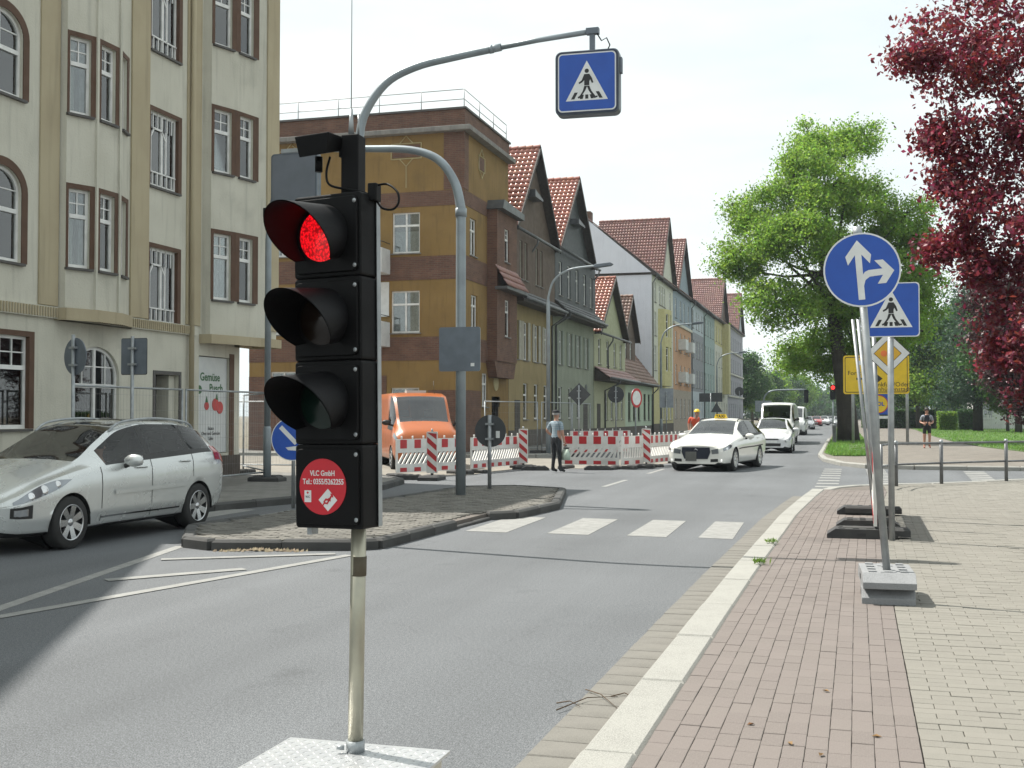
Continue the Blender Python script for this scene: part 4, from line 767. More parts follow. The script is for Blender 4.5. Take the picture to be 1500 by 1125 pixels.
for i, zc in enumerate(ZC):
    hs = MB().prism(rrect(2*HW, 2*HB+.0035, .012), -.05, .07).build('signal_chamber', BLACKP, sg, TS @ Tm(0, 0, zc), .006)
    MB().prism(rrect(2*HW-.02, 2*HB-.028, .02), -.062, -.049).build('front_door', BLACKP, hs, None, .003)
    for sx, sz in ((1,1),(1,-1)): MB().lathe([(0,.004),(.006,.003),(.008,0)], 10, 0, True, Tm(sx*.125, -.0625, sz*.115, 0, R(90))).build('screw', GALV, hs)
    if i in (1, 2, 3): MB().box(-HW-.012,-HW+.004,-.03,.0,.08,.11).build('hinge', BLACKP, hs)
    if i < 3:
        LC = (emit_mat('red_lens', (1,.004,.012), .62), pm('amber_lens', (.014,.008,.005), rough=.25), pm('green_lens', (.004,.016,.011), rough=.25))[i]
        prof = [(0.0,.02),(.04,.017),(.07,.010),(.094,0)]
        MB().lathe(prof, 36, 0, True, Tm(-.015, -.0625, 0, 0, R(90))).build('lens', LC, hs)
        # visor: tunnel cut away below
        v = MB(); n = 40; ra = .108
        for ri in (0, 1):
            rr = ra+ri*.004
            P = []
            for k in range(n+1):
                th = R(-140+280*k/n); L = .015+.235*max(0, (.5+.5*math.cos(th)))**.8
                for q in range(6): f = q/5; P.append((-.015+rr*(1+.05*f)*math.sin(th), -.062-L*f, rr*(1+.05*f)*math.cos(th)-.03*f*L/.25))
            fs = [(k*6+q, k*6+q+1, (k+1)*6+q+1, (k+1)*6+q) for k in range(n) for q in range(5)]
            v.add(P, fs if ri else [tuple(reversed(f)) for f in fs], 0, True)
        v.build('visor', pm('visor_plastic', (.004,.004,.005), (.006,.006,.007), rough=.55, spec=.2, bump=.1, bscale=150), hs)
    else:
        RS = pm('red_sticker', (.52,.008,.02), (.48,.008,.02), rough=.35)
        st = MB().prism(circ(-.015, .0, .1, 40), -.0645, -.0625).build('sticker', RS, hs)
        text_mesh('lettering', 'VLC GmbH', .027, SWHITE, st, Tm(-.015,-.0652,.047), bold=.0004, sx=.82); text_mesh('lettering', 'Tel.: 0355/5262255', .0275, SWHITE, st, Tm(-.012,-.0652,.017), bold=.0004, sx=.82)
        dm = MB().prism([(.008-.04,-.047),(.008,-.047-.04),(.048,-.047),(.008,-.007)], -.0654, -.0648).build('diamond_logo', SWHITE, st)
        lg = MB()
        def swoosh(ox, oz, s): return [(ox+a*s, oz+b*s) for a, b in ((-.022,-.018),(-.012,-.006),(.004,-.008),(.014,.008),(.02,.004),(.02,.02),(.006,.02),(.01,.014),(.0,.0),(-.014,.002),(-.024,-.01))]
        for oz in (.004, -.009): MB().prism(swoosh(.008+(-.004 if oz < 0 else .004), -.047+oz, .95 if oz > 0 else .8), -.066, -.0655).build('logo_arrow', RS, dm)
        ws = MB().box(-.093,-.064,-.0654,-.0648,-.056,-.014).build('small_label', SWHITE, st); text_mesh('lettering', 'VLC', .011, SBLACK, ws, Tm(-.0785,-.0658,-.037)); MB().prism([(-.0835,-.022),(-.0785,-.027),(-.0735,-.022),(-.0785,-.017)], -.066, -.0655).build('logo_mark', RS, ws)
# silver back rail with stickers, top post, detector, antenna, cables
MB().box(.1485,.151,.045,.069,1.2,2.39,0,TS).build('side_rail', GALV, sg)
MB().box(-.115,-.095,-.02,.02,1.168,1.2,0,TS).build('drain_stub', GALV, sg)
MB().box(-.05,.018,-.035,.035,2.38,2.62).build('top_post', BLACKP, sg, None, .004)
dh = MB().prism([(-.19,2.545),(-.165,2.565),(-.05,2.6),(-.05,2.645),(-.17,2.64)], -.1, .05)
MB().add([(-.175,-.12,2.525),(-.07,-.12,2.535),(-.05,.0,2.57),(-.15,.02,2.57),(-.19,-.13,2.6),(-.055,-.13,2.61),(-.04,.02,2.615),(-.155,.03,2.61)], [(0,3,2,1),(4,5,6,7),(0,1,5,4),(1,2,6,5),(2,3,7,6),(3,0,4,7)]).build('detector', BLACKP, sg, None, .004)
MB().box(-.06,-.045,-.03,.03,2.54,2.605).build('detector_arm', BLACKP, sg); MB().tube([(-.13,-.05,2.54),(-.13,-.05,2.485)], .014, 10).build('detector_plug', BLACKP, sg)
MB().tube(curve([(-.09,-.04,2.54),(-.1,-.05,2.48),(-.085,-.055,2.435),(-.02,-.055,2.415),(.05,-.05,2.4),(.085,-.03,2.37)], 6), .0045, 8).build('cable', BLACKP, sg)
MB().box(.06,.095,-.05,.0,2.37,2.435).build('connector', BLACKP, sg, None, .005)
MB().tube(curve([(.09,-.03,2.428),(.14,-.05,2.425),(.185,-.07,2.39),(.19,-.075,2.35),(.165,-.07,2.33),(.12,-.05,2.34),(.09,-.03,2.37)], 6), .0042, 8).build('cable', BLACKP, sg)
MB().tube([(-.025,0,2.62),(-.025,0,2.72)], [.012,.006], 8).build('antenna_foot', GALV, sg); MB().tube([(.0,.01,2.62),(.0,.01,2.7)], .004, 6).build('antenna_stub', GALV, sg); MB().tube([(-.025,0,2.7),(-.023,0,3.6)], [.0022,.0012], 6).build('antenna', GALV, sg)

# ================================================================ signs
def ped_symbol(parent, s, y, white=SWHITE, black=SBLACK):
    """white triangle with walking figure and stripes, s = sign half width"""
    t = MB().prism([(-.82*s,-.72*s),(.82*s,-.72*s),(0,.82*s)], y-.0012, y-.0002).build('white_triangle', white, parent)
    def p(poly, n='figure'): MB().prism([(a*s, b*s) for a, b in poly], y-.0026, y-.0014).build(n, black, t)
    p(circ(0,.42,.085,14)); p([(-.1,.3),(.1,.3),(.2,.14),(.26,-.04),(.2,-.07),(.13,.08),(.1,.0),(.1,-.14),(-.1,-.14),(-.1,.06),(-.18,-.02),(-.3,-.08),(-.32,-.02),(-.2,.06)])
    p([(-.1,-.16),(.02,-.16),(-.06,-.34),(-.24,-.6),(-.33,-.64),(-.36,-.58),(-.28,-.54),(-.16,-.36)]); p([(.0,-.16),(.1,-.16),(.18,-.36),(.34,-.58),(.42,-.56),(.42,-.62),(.3,-.66),(.08,-.36)])
    for x0, w_, sk in ((-.62,.13,.14),(-.28,.12,.05),(-.06,.12,0),(.16,.12,-.05),(.49,.13,-.14)): p([(x0,-.66),(x0+w_,-.66),(x0+w_+sk,-.4),(x0+sk,-.4)] if abs(sk) > .1 else [(x0,-.66),(x0+w_,-.66),(x0+w_+sk,-.5),(x0+sk,-.5)], 'stripe')
def plate(parent, T, shape, face, border=None, back=SBACK, th=.012, bw=.02, name='sign_plate'):
    m = MB().prism(shape(1.0), -th, 0); o = m.build(name, [back], parent, T)
    if border is not None: MB().prism(shape(1.0), -th-.002, -th-.0005).build('border', border, o); MB().prism(shape(1-bw), -th-.0035, -th-.0022).build('face', face, o)
    else: MB().prism(shape(1.0), -th-.002, -th-.0005).build('face', face, o)
    return o
disc = lambda r: (lambda k: circ(0, 0, r*k, 40)); sq = lambda w_, h, r=.03: (lambda k: rrect(w_*(k if k == 1 else 1-(1-k)*.8), h*(k if k == 1 else 1-(1-k)*.8), r)); dia = lambda a: (lambda k: [(-a*k,0),(0,-a*k),(a*k,0),(0,a*k)])
def arc_pts(x0, z0, x1, z1, n, top): pass
# --- lit crossing sign on arched mast (over the carriageway)
def mast(label, base, path, r0, r1, name='sign_mast'):
    t = thing(name, label, 'mast', (base[0], base[1], .1)); n = len(path)
    MB().tube(path, [r0+(r1-r0)*i/(n-1) for i in range(n)], 16).build('pole', GREYP, t)
    return t
bx_, by_ = -5.78, 13.3
m1 = mast('grey arched mast on the island carrying a lit pedestrian crossing sign over the lane', (bx_, by_), [(0,0,0),(0,0,2.5),(0,0,4.6)]+curve([(0,0,4.75),(.06,0,5.2),(.35,0,5.6),(.75,0,5.78),(1.25,0,5.86),(1.85,0,5.93)], 5), .055, .045)
MB().tube([(1.7,0,5.912),(1.75,0,5.918)], .05, 16).build('sleeve', GREYP, m1); MB().tube([(1.7,0,5.914),(2.3,0,5.975),(2.98,0,6.02)], .032, 12).build('arm', GREYP, m1); MB().box(2.9,3.05,-.04,.04,5.985,6.055).build('arm_clamp', SBACK, m1); MB().box(2.94,3.0,-.025,.025,5.8,5.99).build('hanger', SBACK, m1)
MB().tube([(3.02,0,6.0),(3.08,0,5.9),(3.14,0,5.93),(3.18,0,5.84),(3.15,0,5.78)], .008, 6).build('cable', BLACKP, m1)
def lightbox(parent, T, S, d, front):
    b = MB().prism(rrect(S, S, .07), -d/2, d/2).build('sign_box', pm('sign_box_case', (.11,.13,.15), (.08,.095,.11), rough=.4, metal=.4), parent, T, .012)
    if front:
        MB().prism(rrect(S-.03, S-.03, .06), -d/2-.006, -d/2-.001).build('frame', pm('frame_navy', (.012,.02,.05), rough=.35), b); MB().prism(rrect(S-.07, S-.07, .05), -d/2-.009, -d/2-.0065).build('rim', SWHITE, b); f = MB().prism(rrect(S-.1, S-.1, .04), -d/2-.012, -d/2-.0095).build('face', SBLUE, b); ped_symbol(f, (S-.1)/2*.92, -d/2-.0122)
    else: MB().prism(rrect(S-.07, S-.07, .05), -d/2-.006, -d/2-.001).build('back_panel', pm('blue_grey_panel', (.13,.145,.17), (.115,.13,.15), rough=.5), b)
    MB().box(S/2-.002,S/2+.025,-.04,.04,.1,.28).build('vent', SBACK, b)
    return b
lightbox(m1, Tm(2.92, 0, 5.4, R(2)), .76, .17, True)
# --- second arched mast with the sign for the other direction
p2x, p2y = -6.84, 20.5
m2 = mast('grey arched mast with a square plate, its crossing sign box seen from behind', (p2x, p2y), [(0,0,0),(0,0,3),(0,0,5.2)]+curve([(0,0,5.35),(-.12,0,5.85),(-.45,0,6.3),(-1.0,0,6.52),(-1.9,0,6.6),(-3.3,0,6.68)], 5), .095, .06)
MB().tube([(0,0,5.2),(0,0,5.36)], .108, 16).build('sleeve', GREYP, m2)
lightbox(m2, Tm(-3.38, -.02, 6.1), .98, .2, False); MB().box(-3.7,-3.1,-.03,.03,6.62,6.7).build('hanger', GALV, m2)
sp = MB().prism(rrect(.8,.82,.04), .1, .115).build('sign_plate', SBACK, m2, Tm(.02,-.24,2.72)); MB().prism(rrect(.8,.82,.04), .116, .122).build('plate_edge', SWHITE, sp); MB().box(.22,.29,.094,.0995,-.32,-.26).build('sticker', SWHITE, sp)
# --- lamp posts
def street_lamp(label, x, y, H, arm, r=.07, head=True, dirx=1, cam_box=False, z0=.1):
    t = thing('street_lamp', label, 'street lamp', (x, y, z0), 0, 'street lamps along the road')
    MB().tube([(0,0,0),(0,0,1.2),(0,0,1.25)], [r*1.25,r*1.25,r], 12).build('pole_base', GREYP, t); MB().tube([(0,0,1.2),(0,0,H*.8)]+curve([(0,0,H*.84),(.12*arm*dirx,0,H*.93),(.45*arm*dirx,0,H*.985),(arm*dirx,0,H)], 5), [r]*2+[r*.6]*16, 12).build('pole', GREYP, t)
    if head: MB().prism([(-.35,-.02),(-.3,.08),(.3,.07),(.4,.0),(.3,-.06),(-.3,-.06)], -.13, .13, 0, Tm(arm*dirx+.25*dirx, 0, H+.01, 0 if dirx > 0 else R(180), 0, R(-6))).build('lamp_head', SBACK, t, None, .02)
    return t
l1 = street_lamp('grey lamp post with curved arm beside the cream apartment house, arm towards the road', -12.4, 23.5, 6.8, .75, head=False)
fl = MB().box(-.09,.05,-.1,.1,5.95,6.15).build('floodlight', BLACKP, l1, None, .01); MB().tube([(.05,0,5.9),(.03,-.04,5.8),(.06,0,5.7)], .012, 6).build('cable', BLACKP, l1)
MB().cham(-.38,.38,-.2,.2,.0,.12,.03).build('foot_block', RUBBER, l1)
for lab, u, X, vt, arm in (('lamp post with flat wide head in front of the dark slate house', 803, -10.9, 392, 1.9), ('lamp post rising in front of the tall cream house', 968, -10.8, 475, 2.0), ('lamp post standing before the turquoise grey house', 1050, -10.7, 517, 2.0)):
    p = on_x(u, vt, X); street_lamp(lab, X, p.y, p.z-.1, arm, .075)
# --- sign posts
def sign_post(name, label, base, top, r=.03, cat='sign', group=None):
    t = thing(name, label, cat, base, 0, group); MB().tube([(0,0,0), tuple(Vector(top)-Vector(base))], r, 12).build('post', GALV, t); return t
# round direction sign on stacked base plates
PLATE = pm('recycled_base_plate', (.2,.205,.21), (.15,.155,.16), rough=.75, scale=8, bump=.35, bscale=90, dirt=.4, speck=.3, sspec=180)
def base_plate(label, x, y, z, rz=0, mat=None, group='rubber base plates'):
    t = MB(); P = [(-.4,0),(.4,0),(.4,.05),(.3,.115),(-.3,.115),(-.4,.05)]
    t.prism(P, -.2, .2)
    for sx in (-1, 1): t.box(sx*.2-.07, sx*.2+.07, -.06, .06, .114, .121)
    o = t.build('base_plate', [mat or PLATE], None, Tm(x, y, z, rz), .012); tag(o, label, 'base plate', group)
    MB().box(-.05,.05,-.203,-.196,.03,.07).build('grip_recess', SBLACK, o); MB().box(-.05,.05,.196,.203,.03,.07).build('grip_recess', SBLACK, o)
    m = MB()
    for i in range(4):
        for j in range(3): m.box(-.26+.16*i,-.19+.16*i,-.15+.12*j,-.09+.12*j,.113,.124)
    stuff(m.build('studs', mat or PLATE, o))
    return o
base_plate('lower grey base plate of the stack holding the round arrow sign', .33, 9.93, .12, R(90)); base_plate('upper grey base plate of the stack holding the round arrow sign', .325, 9.9, .245, R(92))
rs = sign_post('direction_sign', 'round blue sign with white straight and right arrows on a leaning post', (.325,9.75,.36), (.115,9.75,3.1), .03)
pl = plate(rs, Tm(-.172, -.04, 2.405, R(2), 0, R(-4.5)), disc(.3), SBLUE, SWHITE, bw=.045)
yy = -.0165
def arrow_part(poly):
    global yy; yy -= .0005; MB().prism(poly, yy-.0012, yy).build('arrow', SWHITE, pl)
arrow_part([(-.045,-.24),(.005,-.24),(.005,-.13),(.02,-.085),(.055,-.062),(.2,-.055),(.2,-.005),(.05,-.008),(.02,-.02),(.005,-.04),(.005,.17),(-.045,.17)])
arrow_part([(-.02,.24),(-.12,.115),(-.105,.045),(-.02,.155),(.065,.045),(.08,.115)]); arrow_part([(.245,-.03),(.165,.065),(.1,.065),(.175,-.03),(.11,-.125),(.175,-.125)])
MB().tube([(-.2,0,2.66),(-.208,0,2.76)], .035, 12).build('post_cap', GALV, rs)
# square crossing sign on fixed pole
s1 = sign_post('pedestrian_crossing_sign', 'square blue pedestrian crossing sign on an upright pole set in the paving', (.54,14.4,.12), (.545,14.4,3.2), .036)
pl = plate(s1, Tm(.01,-.04,2.72,R(1)), sq(.64,.64,.04), SBLUE, SWHITE, bw=.045); ped_symbol(pl, .29, -.0158)
# priority diamond, slightly leaning
s2 = sign_post('priority_sign', 'white and yellow priority diamond sign on a leaning post behind the crossing sign', (.5,17.3,.12), (.42,17.3,2.95), .03)
p = on_y(1300, 518, 17.3); pl = plate(s2, Tm(p.x-.5,-.04,p.z-.12,R(1)), dia(.31), SWHITE, SBLACK, bw=.04); MB().prism(dia(.19)(1), -.0172, -.016).build('yellow_field', SBLACK, pl); MB().prism(dia(.18)(1), -.0186, -.0174).build('yellow_field', pm('faded_amber', (.7,.4,.03), rough=.4), pl); MB().prism(circ(-.05,.0,.045,16), -.02, -.0188).build('sticker', pm('orange_sticker', (.8,.2,.05), rough=.5), pl)
for lab, u0, v0, u1, v1, Y in (('bare galvanised post leaning towards the road in the farthest base plate', 1281, 757, 1249, 468, 18.1), ('bare galvanised post leaning in the middle base plate', 1287, 770, 1257, 468, 16.0)):
    a = on_y(u0, v0, Y); b = on_y(u1, v1, Y); sign_post('sign_post', lab, tuple(a), tuple(b), .024, 'post')
for lab, x, y in (('dark base plate under the near end of the edge-on barrier', .2, 14.72), ('dark base plate under the middle of the edge-on barrier', .3, 15.95), ('dark base plate under the far end of the edge-on barrier', .3, 18.2)): base_plate(lab, x, y, .12, 0, RUBBER)
# yellow direction board by the tree
p0 = on_z(1250, 651, .15); Yd = p0.y
ds = thing('direction_board', 'yellow road direction board with black arrows and town names by the verge', 'sign', (p0.x, Yd, .14))
a = on_y(1235, 521, Yd); b = on_y(1332, 577, Yd); W_, H_ = b.x-a.x, a.z-b.z; cx, cz = (a.x+b.x)/2-p0.x, (a.z+b.z)/2-.14
for x in (0, W_*.82): MB().tube([(x-.0,0,0),(x,0,cz+H_/2)], .07, 10).build('post', GALV, ds)
pl = plate(ds, Tm(cx,-.09,cz), sq(W_,H_,.12), SYEL, SYEL, bw=.05); MB().prism(rrect(W_*.95,H_*.92,.08), -.0186, -.0174).build('black_line', SBLACK, pl); MB().prism(rrect(W_*.93,H_*.88,.07), -.0212, -.019).build('yellow_face', SYEL, pl)
q = -.0225
for poly in ([(-.08*W_,-.42*H_),(-.05*W_,-.42*H_),(-.05*W_,.08*H_),(-.08*W_,.08*H_)], [(-.3*W_,-.13*H_),(.05*W_,-.13*H_),(.05*W_,-.08*H_),(-.3*W_,-.08*H_)], [(.02*W_,-.21*H_),(.1*W_,-.105*H_),(.02*W_,0)], [(-.105*W_,.06*H_),(-.025*W_,.06*H_),(-.065*W_,.22*H_)]): q -= .0004; MB().prism(poly, q-.001, q).build('arrow', SBLACK, pl)
text_mesh('lettering', 'Forst', .3, SBLACK, pl, Tm(-.33*W_,q-.003,.04*H_)); text_mesh('lettering', 'Frankfurt/Oder', .3, SBLACK, pl, Tm(.2*W_,q-.003,-.26*H_)); text_mesh('lettering', 'Eisenhüttenstadt', .3, SBLACK, pl, Tm(.2*W_,q-.003,-.38*H_))
wb = MB().box(-.3*W_,.02*W_,q-.002,q-.001,.25*H_,.36*H_).build('white_strip', SWHITE, pl)
# shop sign far behind
p = on_y(1287, 592, 88); lt = thing('shop_sign', 'small square blue shop sign with yellow disc beyond the direction board', 'sign', (p.x, 88, .14)); MB().tube([(0,0,0),(0,0,p.z-.1)], .06, 8).build('post', GALV, lt)
pl = plate(lt, Tm(0,-.08,p.z-.14), sq(1.5,1.5,.05), SBLUE); MB().prism(circ(0,0,.66,28), -.018, -.0145).build('red_ring', SRED, pl); MB().prism(circ(0,0,.6,28), -.022, -.0185).build('yellow_disc', SYEL, pl); text_mesh('lettering', 'LIDL', .4, SBLUE, pl, Tm(0,-.024,0), bold=.015); MB().box(-.75,.75,-.03,.0,-1.05,-.85).build('white_strip', SWHITE, pl)
# keep-right sign, blank sign backs on the island and left pavement
z_ = 17.0; d = ray(430, 643); pp = d*(16.8/d.y); s3 = sign_post('keep_right_sign', 'round blue keep right sign with white arrow, half hidden by the signal', (pp.x, 16.8, .12), (pp.x, 16.8, 1.85), .03)
pl = plate(s3, Tm(0,-.04,CAM_H+pp.z-.12,R(8)), disc(.345), SBLUE, SWHITE, bw=.04); c45 = lambda P: [((x-z)*.707, (x+z)*.707) for x, z in P]
MB().prism([(y_*0+(a*.707+b*.707), (-a*.707+b*.707)) for a, b in ((-.26,-.04),(.1,-.04),(.1,.04),(-.26,.04))], -.0172, -.016).build('arrow', SWHITE, pl) if False else None
rot = lambda P: [(x*.707+z*.707, -x*.707+z*.707) for x, z in P]
for poly in ([(-.27,-.035),(.1,-.035),(.1,.035),(-.27,.035)], [(.27,0),(.08,.17),(.02,.17),(.15,0),(.02,-.17),(.08,-.17)]): MB().prism(rot(poly), -.0172, -.016).build('arrow', SWHITE, pl)
s4 = sign_post('traffic_sign', 'back of a round sign on a short post at the island end', (-6.83,22.3,.12), (-6.83,22.3,1.6), .04); MB().prism(circ(0,0,.325,36), -.09, -.075).build('sign_plate', pm('dark_sign_back', (.055,.06,.065), rough=.6), s4, Tm(0,.14,1.16)); MB().box(.12,.2,.04,.044,1.02,1.16).build('sticker', SWHITE, s4)
for dz in (1.0, 1.3): MB().box(-.08,.08,-.044,.05,dz-.02,dz+.02).build('clamp', GALV, s4)
def back_sign(label, u, v, X, shape, lean=0, zb=.12, mat=SBACK, face=None, name='traffic_sign', ry=0, edge=None):
    p = on_x(u, v, X); s = sign_post(name, label, (X+lean, p.y, zb), (X, p.y, p.z+.35), .03); fr = name != 'traffic_sign'; o = MB().prism(shape(1), *((-.05, -.035) if fr else (.035, .05))).build('sign_plate', mat, s, Tm(-lean, 0, p.z-zb, ry))
    if not fr:
        for dz in (-.14, .14): MB().box(-.075, .075, -.034, .034, dz-.018, dz+.018).build('clamp', GALV, o)
    if face: face(o)
    return s
back_sign('weathered back of a round sign on a leaning post by the arched window', 107, 522, -11.9, disc(.3), .02, ry=R(-20)); s_ = back_sign('back of a square sign on a straight post by the house door', 194, 522, -11.9, sq(.5,.62))
MB().prism(rrect(.52,.64,.03), .051, .056).build('plate_edge', SBLACK, s_.children[1])
DSB = pm('dark_sign_back', (.055,.06,.065), rough=.6)
back_sign('back of a diamond sign standing before the grey green wall', 848, 578, -9.6, dia(.44), mat=DSB); back_sign('back of a round sign standing before the pale yellow house', 902, 578, -9.6, disc(.36), mat=DSB)
s_ = back_sign('round white sign with red ring turned aside at the works', 931, 583, -8.6, disc(.42), ry=R(66), name='no_vehicles_sign'); MB().prism(circ(0,0,.42,30), -.056, -.051).build('red_ring', SRED, s_.children[1]); MB().prism(circ(0,0,.31,30), -.06, -.0565).build('white_disc', SWHITE, s_.children[1])
s_ = back_sign('grey board with two holes seen from behind at the works', 976, 583, -9.2, sq(.75,1.05), mat=pm('pale_board', (.3,.33,.36), rough=.6)); 
s_ = back_sign('two dark boards side by side above a triangle, seen from behind', 1041, 583, -9.4, lambda k: [(-.85,-.28),(-.03,-.28),(-.03,.35),(-.85,.35)], mat=DSB)
pz_ = s_.children[1].matrix_basis.translation.z; MB().box(.03,.85,.035,.05,-.28,.38).build('sign_plate', DSB, s_, Tm(0,0,pz_)); MB().prism([(.0,-1.05),(.85,-1.05),(.42,-.32)], .033, .048).build('sign_plate', DSB, s_, Tm(0,0,pz_))
back_sign('back of stacked round and triangular signs before the lilac house', 1083, 578, -9.4, lambda k: circ(0,.3,.42,24), mat=DSB)
# --- guard rail
gr = thing('guard_rail', 'low grey steel tube guard rail along the side street corner', 'railing', (1.05, 25.4, .1))
GP = [(1.05,25.45),(2.02,26.55),(3.5,28.05),(5.0,29.3),(7.2,30.1)]
RAILM = pm('rail_dark_grey', (.16,.165,.17), (.12,.125,.13), rough=.45, metal=.5, scale=8)
for x, y in GP: o = MB().tube([(x-1.05,y-25.4,0),(x-1.05,y-25.4,.95)], .038, 12).build('post', RAILM, gr); MB().lathe([(.042,.9),(.045,.93),(.03,.965),(0,.97)], 12, 0, True, Tm(x-1.05,y-25.4,0)).build('post_cap', GALV, o)
for z in (.47, .9):
    pts = [(.72,24.2),(.85,24.9)]+GP
    for (a, b) in zip(pts, pts[1:]): MB().tube([(a[0]-1.05,a[1]-25.4,z),(b[0]-1.05,b[1]-25.4,z)], .022, 8).build('rail', RAILM, gr)
MB().tube([(.72-1.05,24.2-25.4,0),(.72-1.05,24.2-25.4,.92)], .03, 10).build('post', RAILM, gr)
# --- bollards by the big tree
for y, bl_ in ((61.5,'farthest from the big tree, first of three'),(64.5,'in the middle of three before the big tree'),(67.5,'closest to the big tree of three')):
    o = MB().lathe([(.09,0),(.09,.85),(.1,.88),(.1,.95),(.06,1.0),(0,1.0)], 14).build('bollard', RAILM, None, Tm(-.45, y, .14)); tag(o, 'grey steel bollard '+bl_, 'bollard', 'bollards on the verge')
# --- far signal gantry
p = on_y(1119, 612, 140); fg = thing('signal_gantry', 'distant curved mast with traffic lights over the road', 'mast', (p.x, 140, .1)); q = on_y(1181, 577, 140)
MB().tube([(0,0,0),(0,0,q.z-.9)]+curve([(0,0,q.z-.6),(.4,0,q.z),(1.4,0,q.z+.35),(q.x-p.x,0,q.z+.4)], 4), .09, 8).build('pole', GREYP, fg)
MB().prism(rrect(.5,1.5,.1), -.15, .15).build('signal_head', BLACKP, fg, Tm(q.x-p.x,0,q.z-.4)); sb = MB().box(-1.0,.9,-.06,0,1.9,3.2).build('sign_plate', pm('pale_board', (.3,.33,.36), rough=.6), fg)
p = on_y(1220, 571, 100); fs = thing('traffic_signal', 'distant traffic light showing red beside the big tree trunk', 'traffic light', (p.x, 100, .1)); MB().tube([(0,0,0),(0,0,p.z-.2)], .06, 8).build('pole', GREYP, fs); o = MB().prism(rrect(.45,1.25,.08), -.15, .12).build('housing', BLACKP, fs, Tm(0,-.1,p.z-.3)); MB().prism(circ(0,.38,.17,16), -.17, -.151).build('lens', emit_mat('far_red', (1,.03,.03), 2.2), o)

# ================================================================ site barriers
WPL = pm('barrier_white', (.66,.65,.62), (.58,.57,.54), rough=.5, dirt=.35, scale=5); BRED = pm('barrier_red', (.45,.02,.025), (.36,.02,.025), rough=.45, scale=5)
def barrier(label, a, b, H=1.02, z0=.0, vert=False):
    a = Vector(a); b = Vector(b); L = (b-a).length; an = math.atan2(b.y-a.y, b.x-a.x)
    t = thing('barrier', label, 'barrier', (a.x, a.y, z0), an, 'red and white site barriers')
    f = MB()
    f.box(0,L,-.02,.02,.72,.98); f.box(0,L,-.02,.02,.12,.26); f.box(0,.05,-.021,.021,.26,.72); f.box(L-.05,L,-.021,.021,.26,.72); f.box(.05,L-.05,-.02,.02,.63,.719); f.box(.05,L-.05,-.02,.02,.261,.34)
    n = round(L/.16)
    for i in range(n):
        x = .05+(L-.1)*i/n; k = 0 if vert else .22
        f.prism([(x,.339),(x+.07,.339),(min(x+.07+k, L-.05),.631),(min(x+k, L-.12),.631)], -.015, .015)
    f.build('panel', WPL, t)
    nb = round(L/.5)
    for i in range(nb):
        x = L*(i+.25)/nb
        for (z1, z2) in ((.74,.965),(.14,.245)): MB().box(x, x+.24, -.0235, .0235, z1, z2).build('red_block', BRED, t)
    for i in range(int(L/.4)): MB().tube([(.2+.4*i,0,.98),(.2+.4*i,0,1.06)], .022, 8).build('peg', WPL, t)
    for x in (.15, L-.15): MB().cham(x-.12, x+.12, -.4, .4, 0, .1, .03).build('foot', RUBBER, t)
    return t
def beacon(label, x, y, rz=0):
    t = thing('warning_beacon', label, 'beacon', (x, y, 0), rz, 'striped warning beacons')
    b = MB().prism(rrect(.27,1.02,.02), -.03, .03).build('board', WPL, t, Tm(0,0,.68))
    for k in range(4):
        z = -.5+.28*k; P = [(-.12,z+.19),(.12,z-.02),(.12,z+.12),(-.12,z+.33)]; P = [(px_, max(-.49, min(.49, pz))) for px_, pz in P]
        MB().prism(P, -.034, -.031).build('red_stripe', BRED, b)
    MB().tube([(0,0,1.18),(0,0,1.26)], .025, 8).build('peg', GALV, t); MB().cham(-.25,.25,-.45,.4,0,.12,.04).build('foot', RUBBER, t); MB().box(-.03,.03,-.02,.02,.1,.2).build('socket', RUBBER, t)
    return t
barrier('red and white slotted barrier in front of the orange van', (-11.0,27.75), (-9.95,30.1)); barrier('red and white barrier running back from behind the arched mast', (-9.85,30.4), (-9.25,33.9))
barrier('red and white slotted barrier beside the standing man', (-8.15,34.0), (-6.35,33.75)); barrier('short red and white barrier with upright bars next to a beacon', (-6.3,33.8), (-5.85,34.95), vert=True); barrier('red and white barrier partly behind the white taxi', (-5.75,35.4), (-5.15,38.6)); barrier('red and white barrier farthest along the works', (-5.1,38.8), (-5.3,42.0)); barrier('plain barrier across the works before the grey green house', (-10.2,44), (-8.3,46.5))
barrier('red and white barrier seen edge-on beside the post with priority sign', (.36,14.55), (.42,18.2), z0=.15)
beacon('striped beacon standing before the orange van barrier', -9.75, 27.0, R(5)); beacon('striped beacon at the gap before the brown boarded house', -9.15, 33.3, R(5)); beacon('striped beacon between the barriers near the white taxi', -5.75, 35.0, R(5))
for lab, x, y in (('dark base plate lying flat beside the van barrier', -10.4, 27.0), ('dark base plate lying by the beacon at the gap', -8.6, 32.6), ('dark base plate lying under the long slotted barrier', -6.9, 33.3)): base_plate(lab, x, y, .006, R(15), RUBBER)
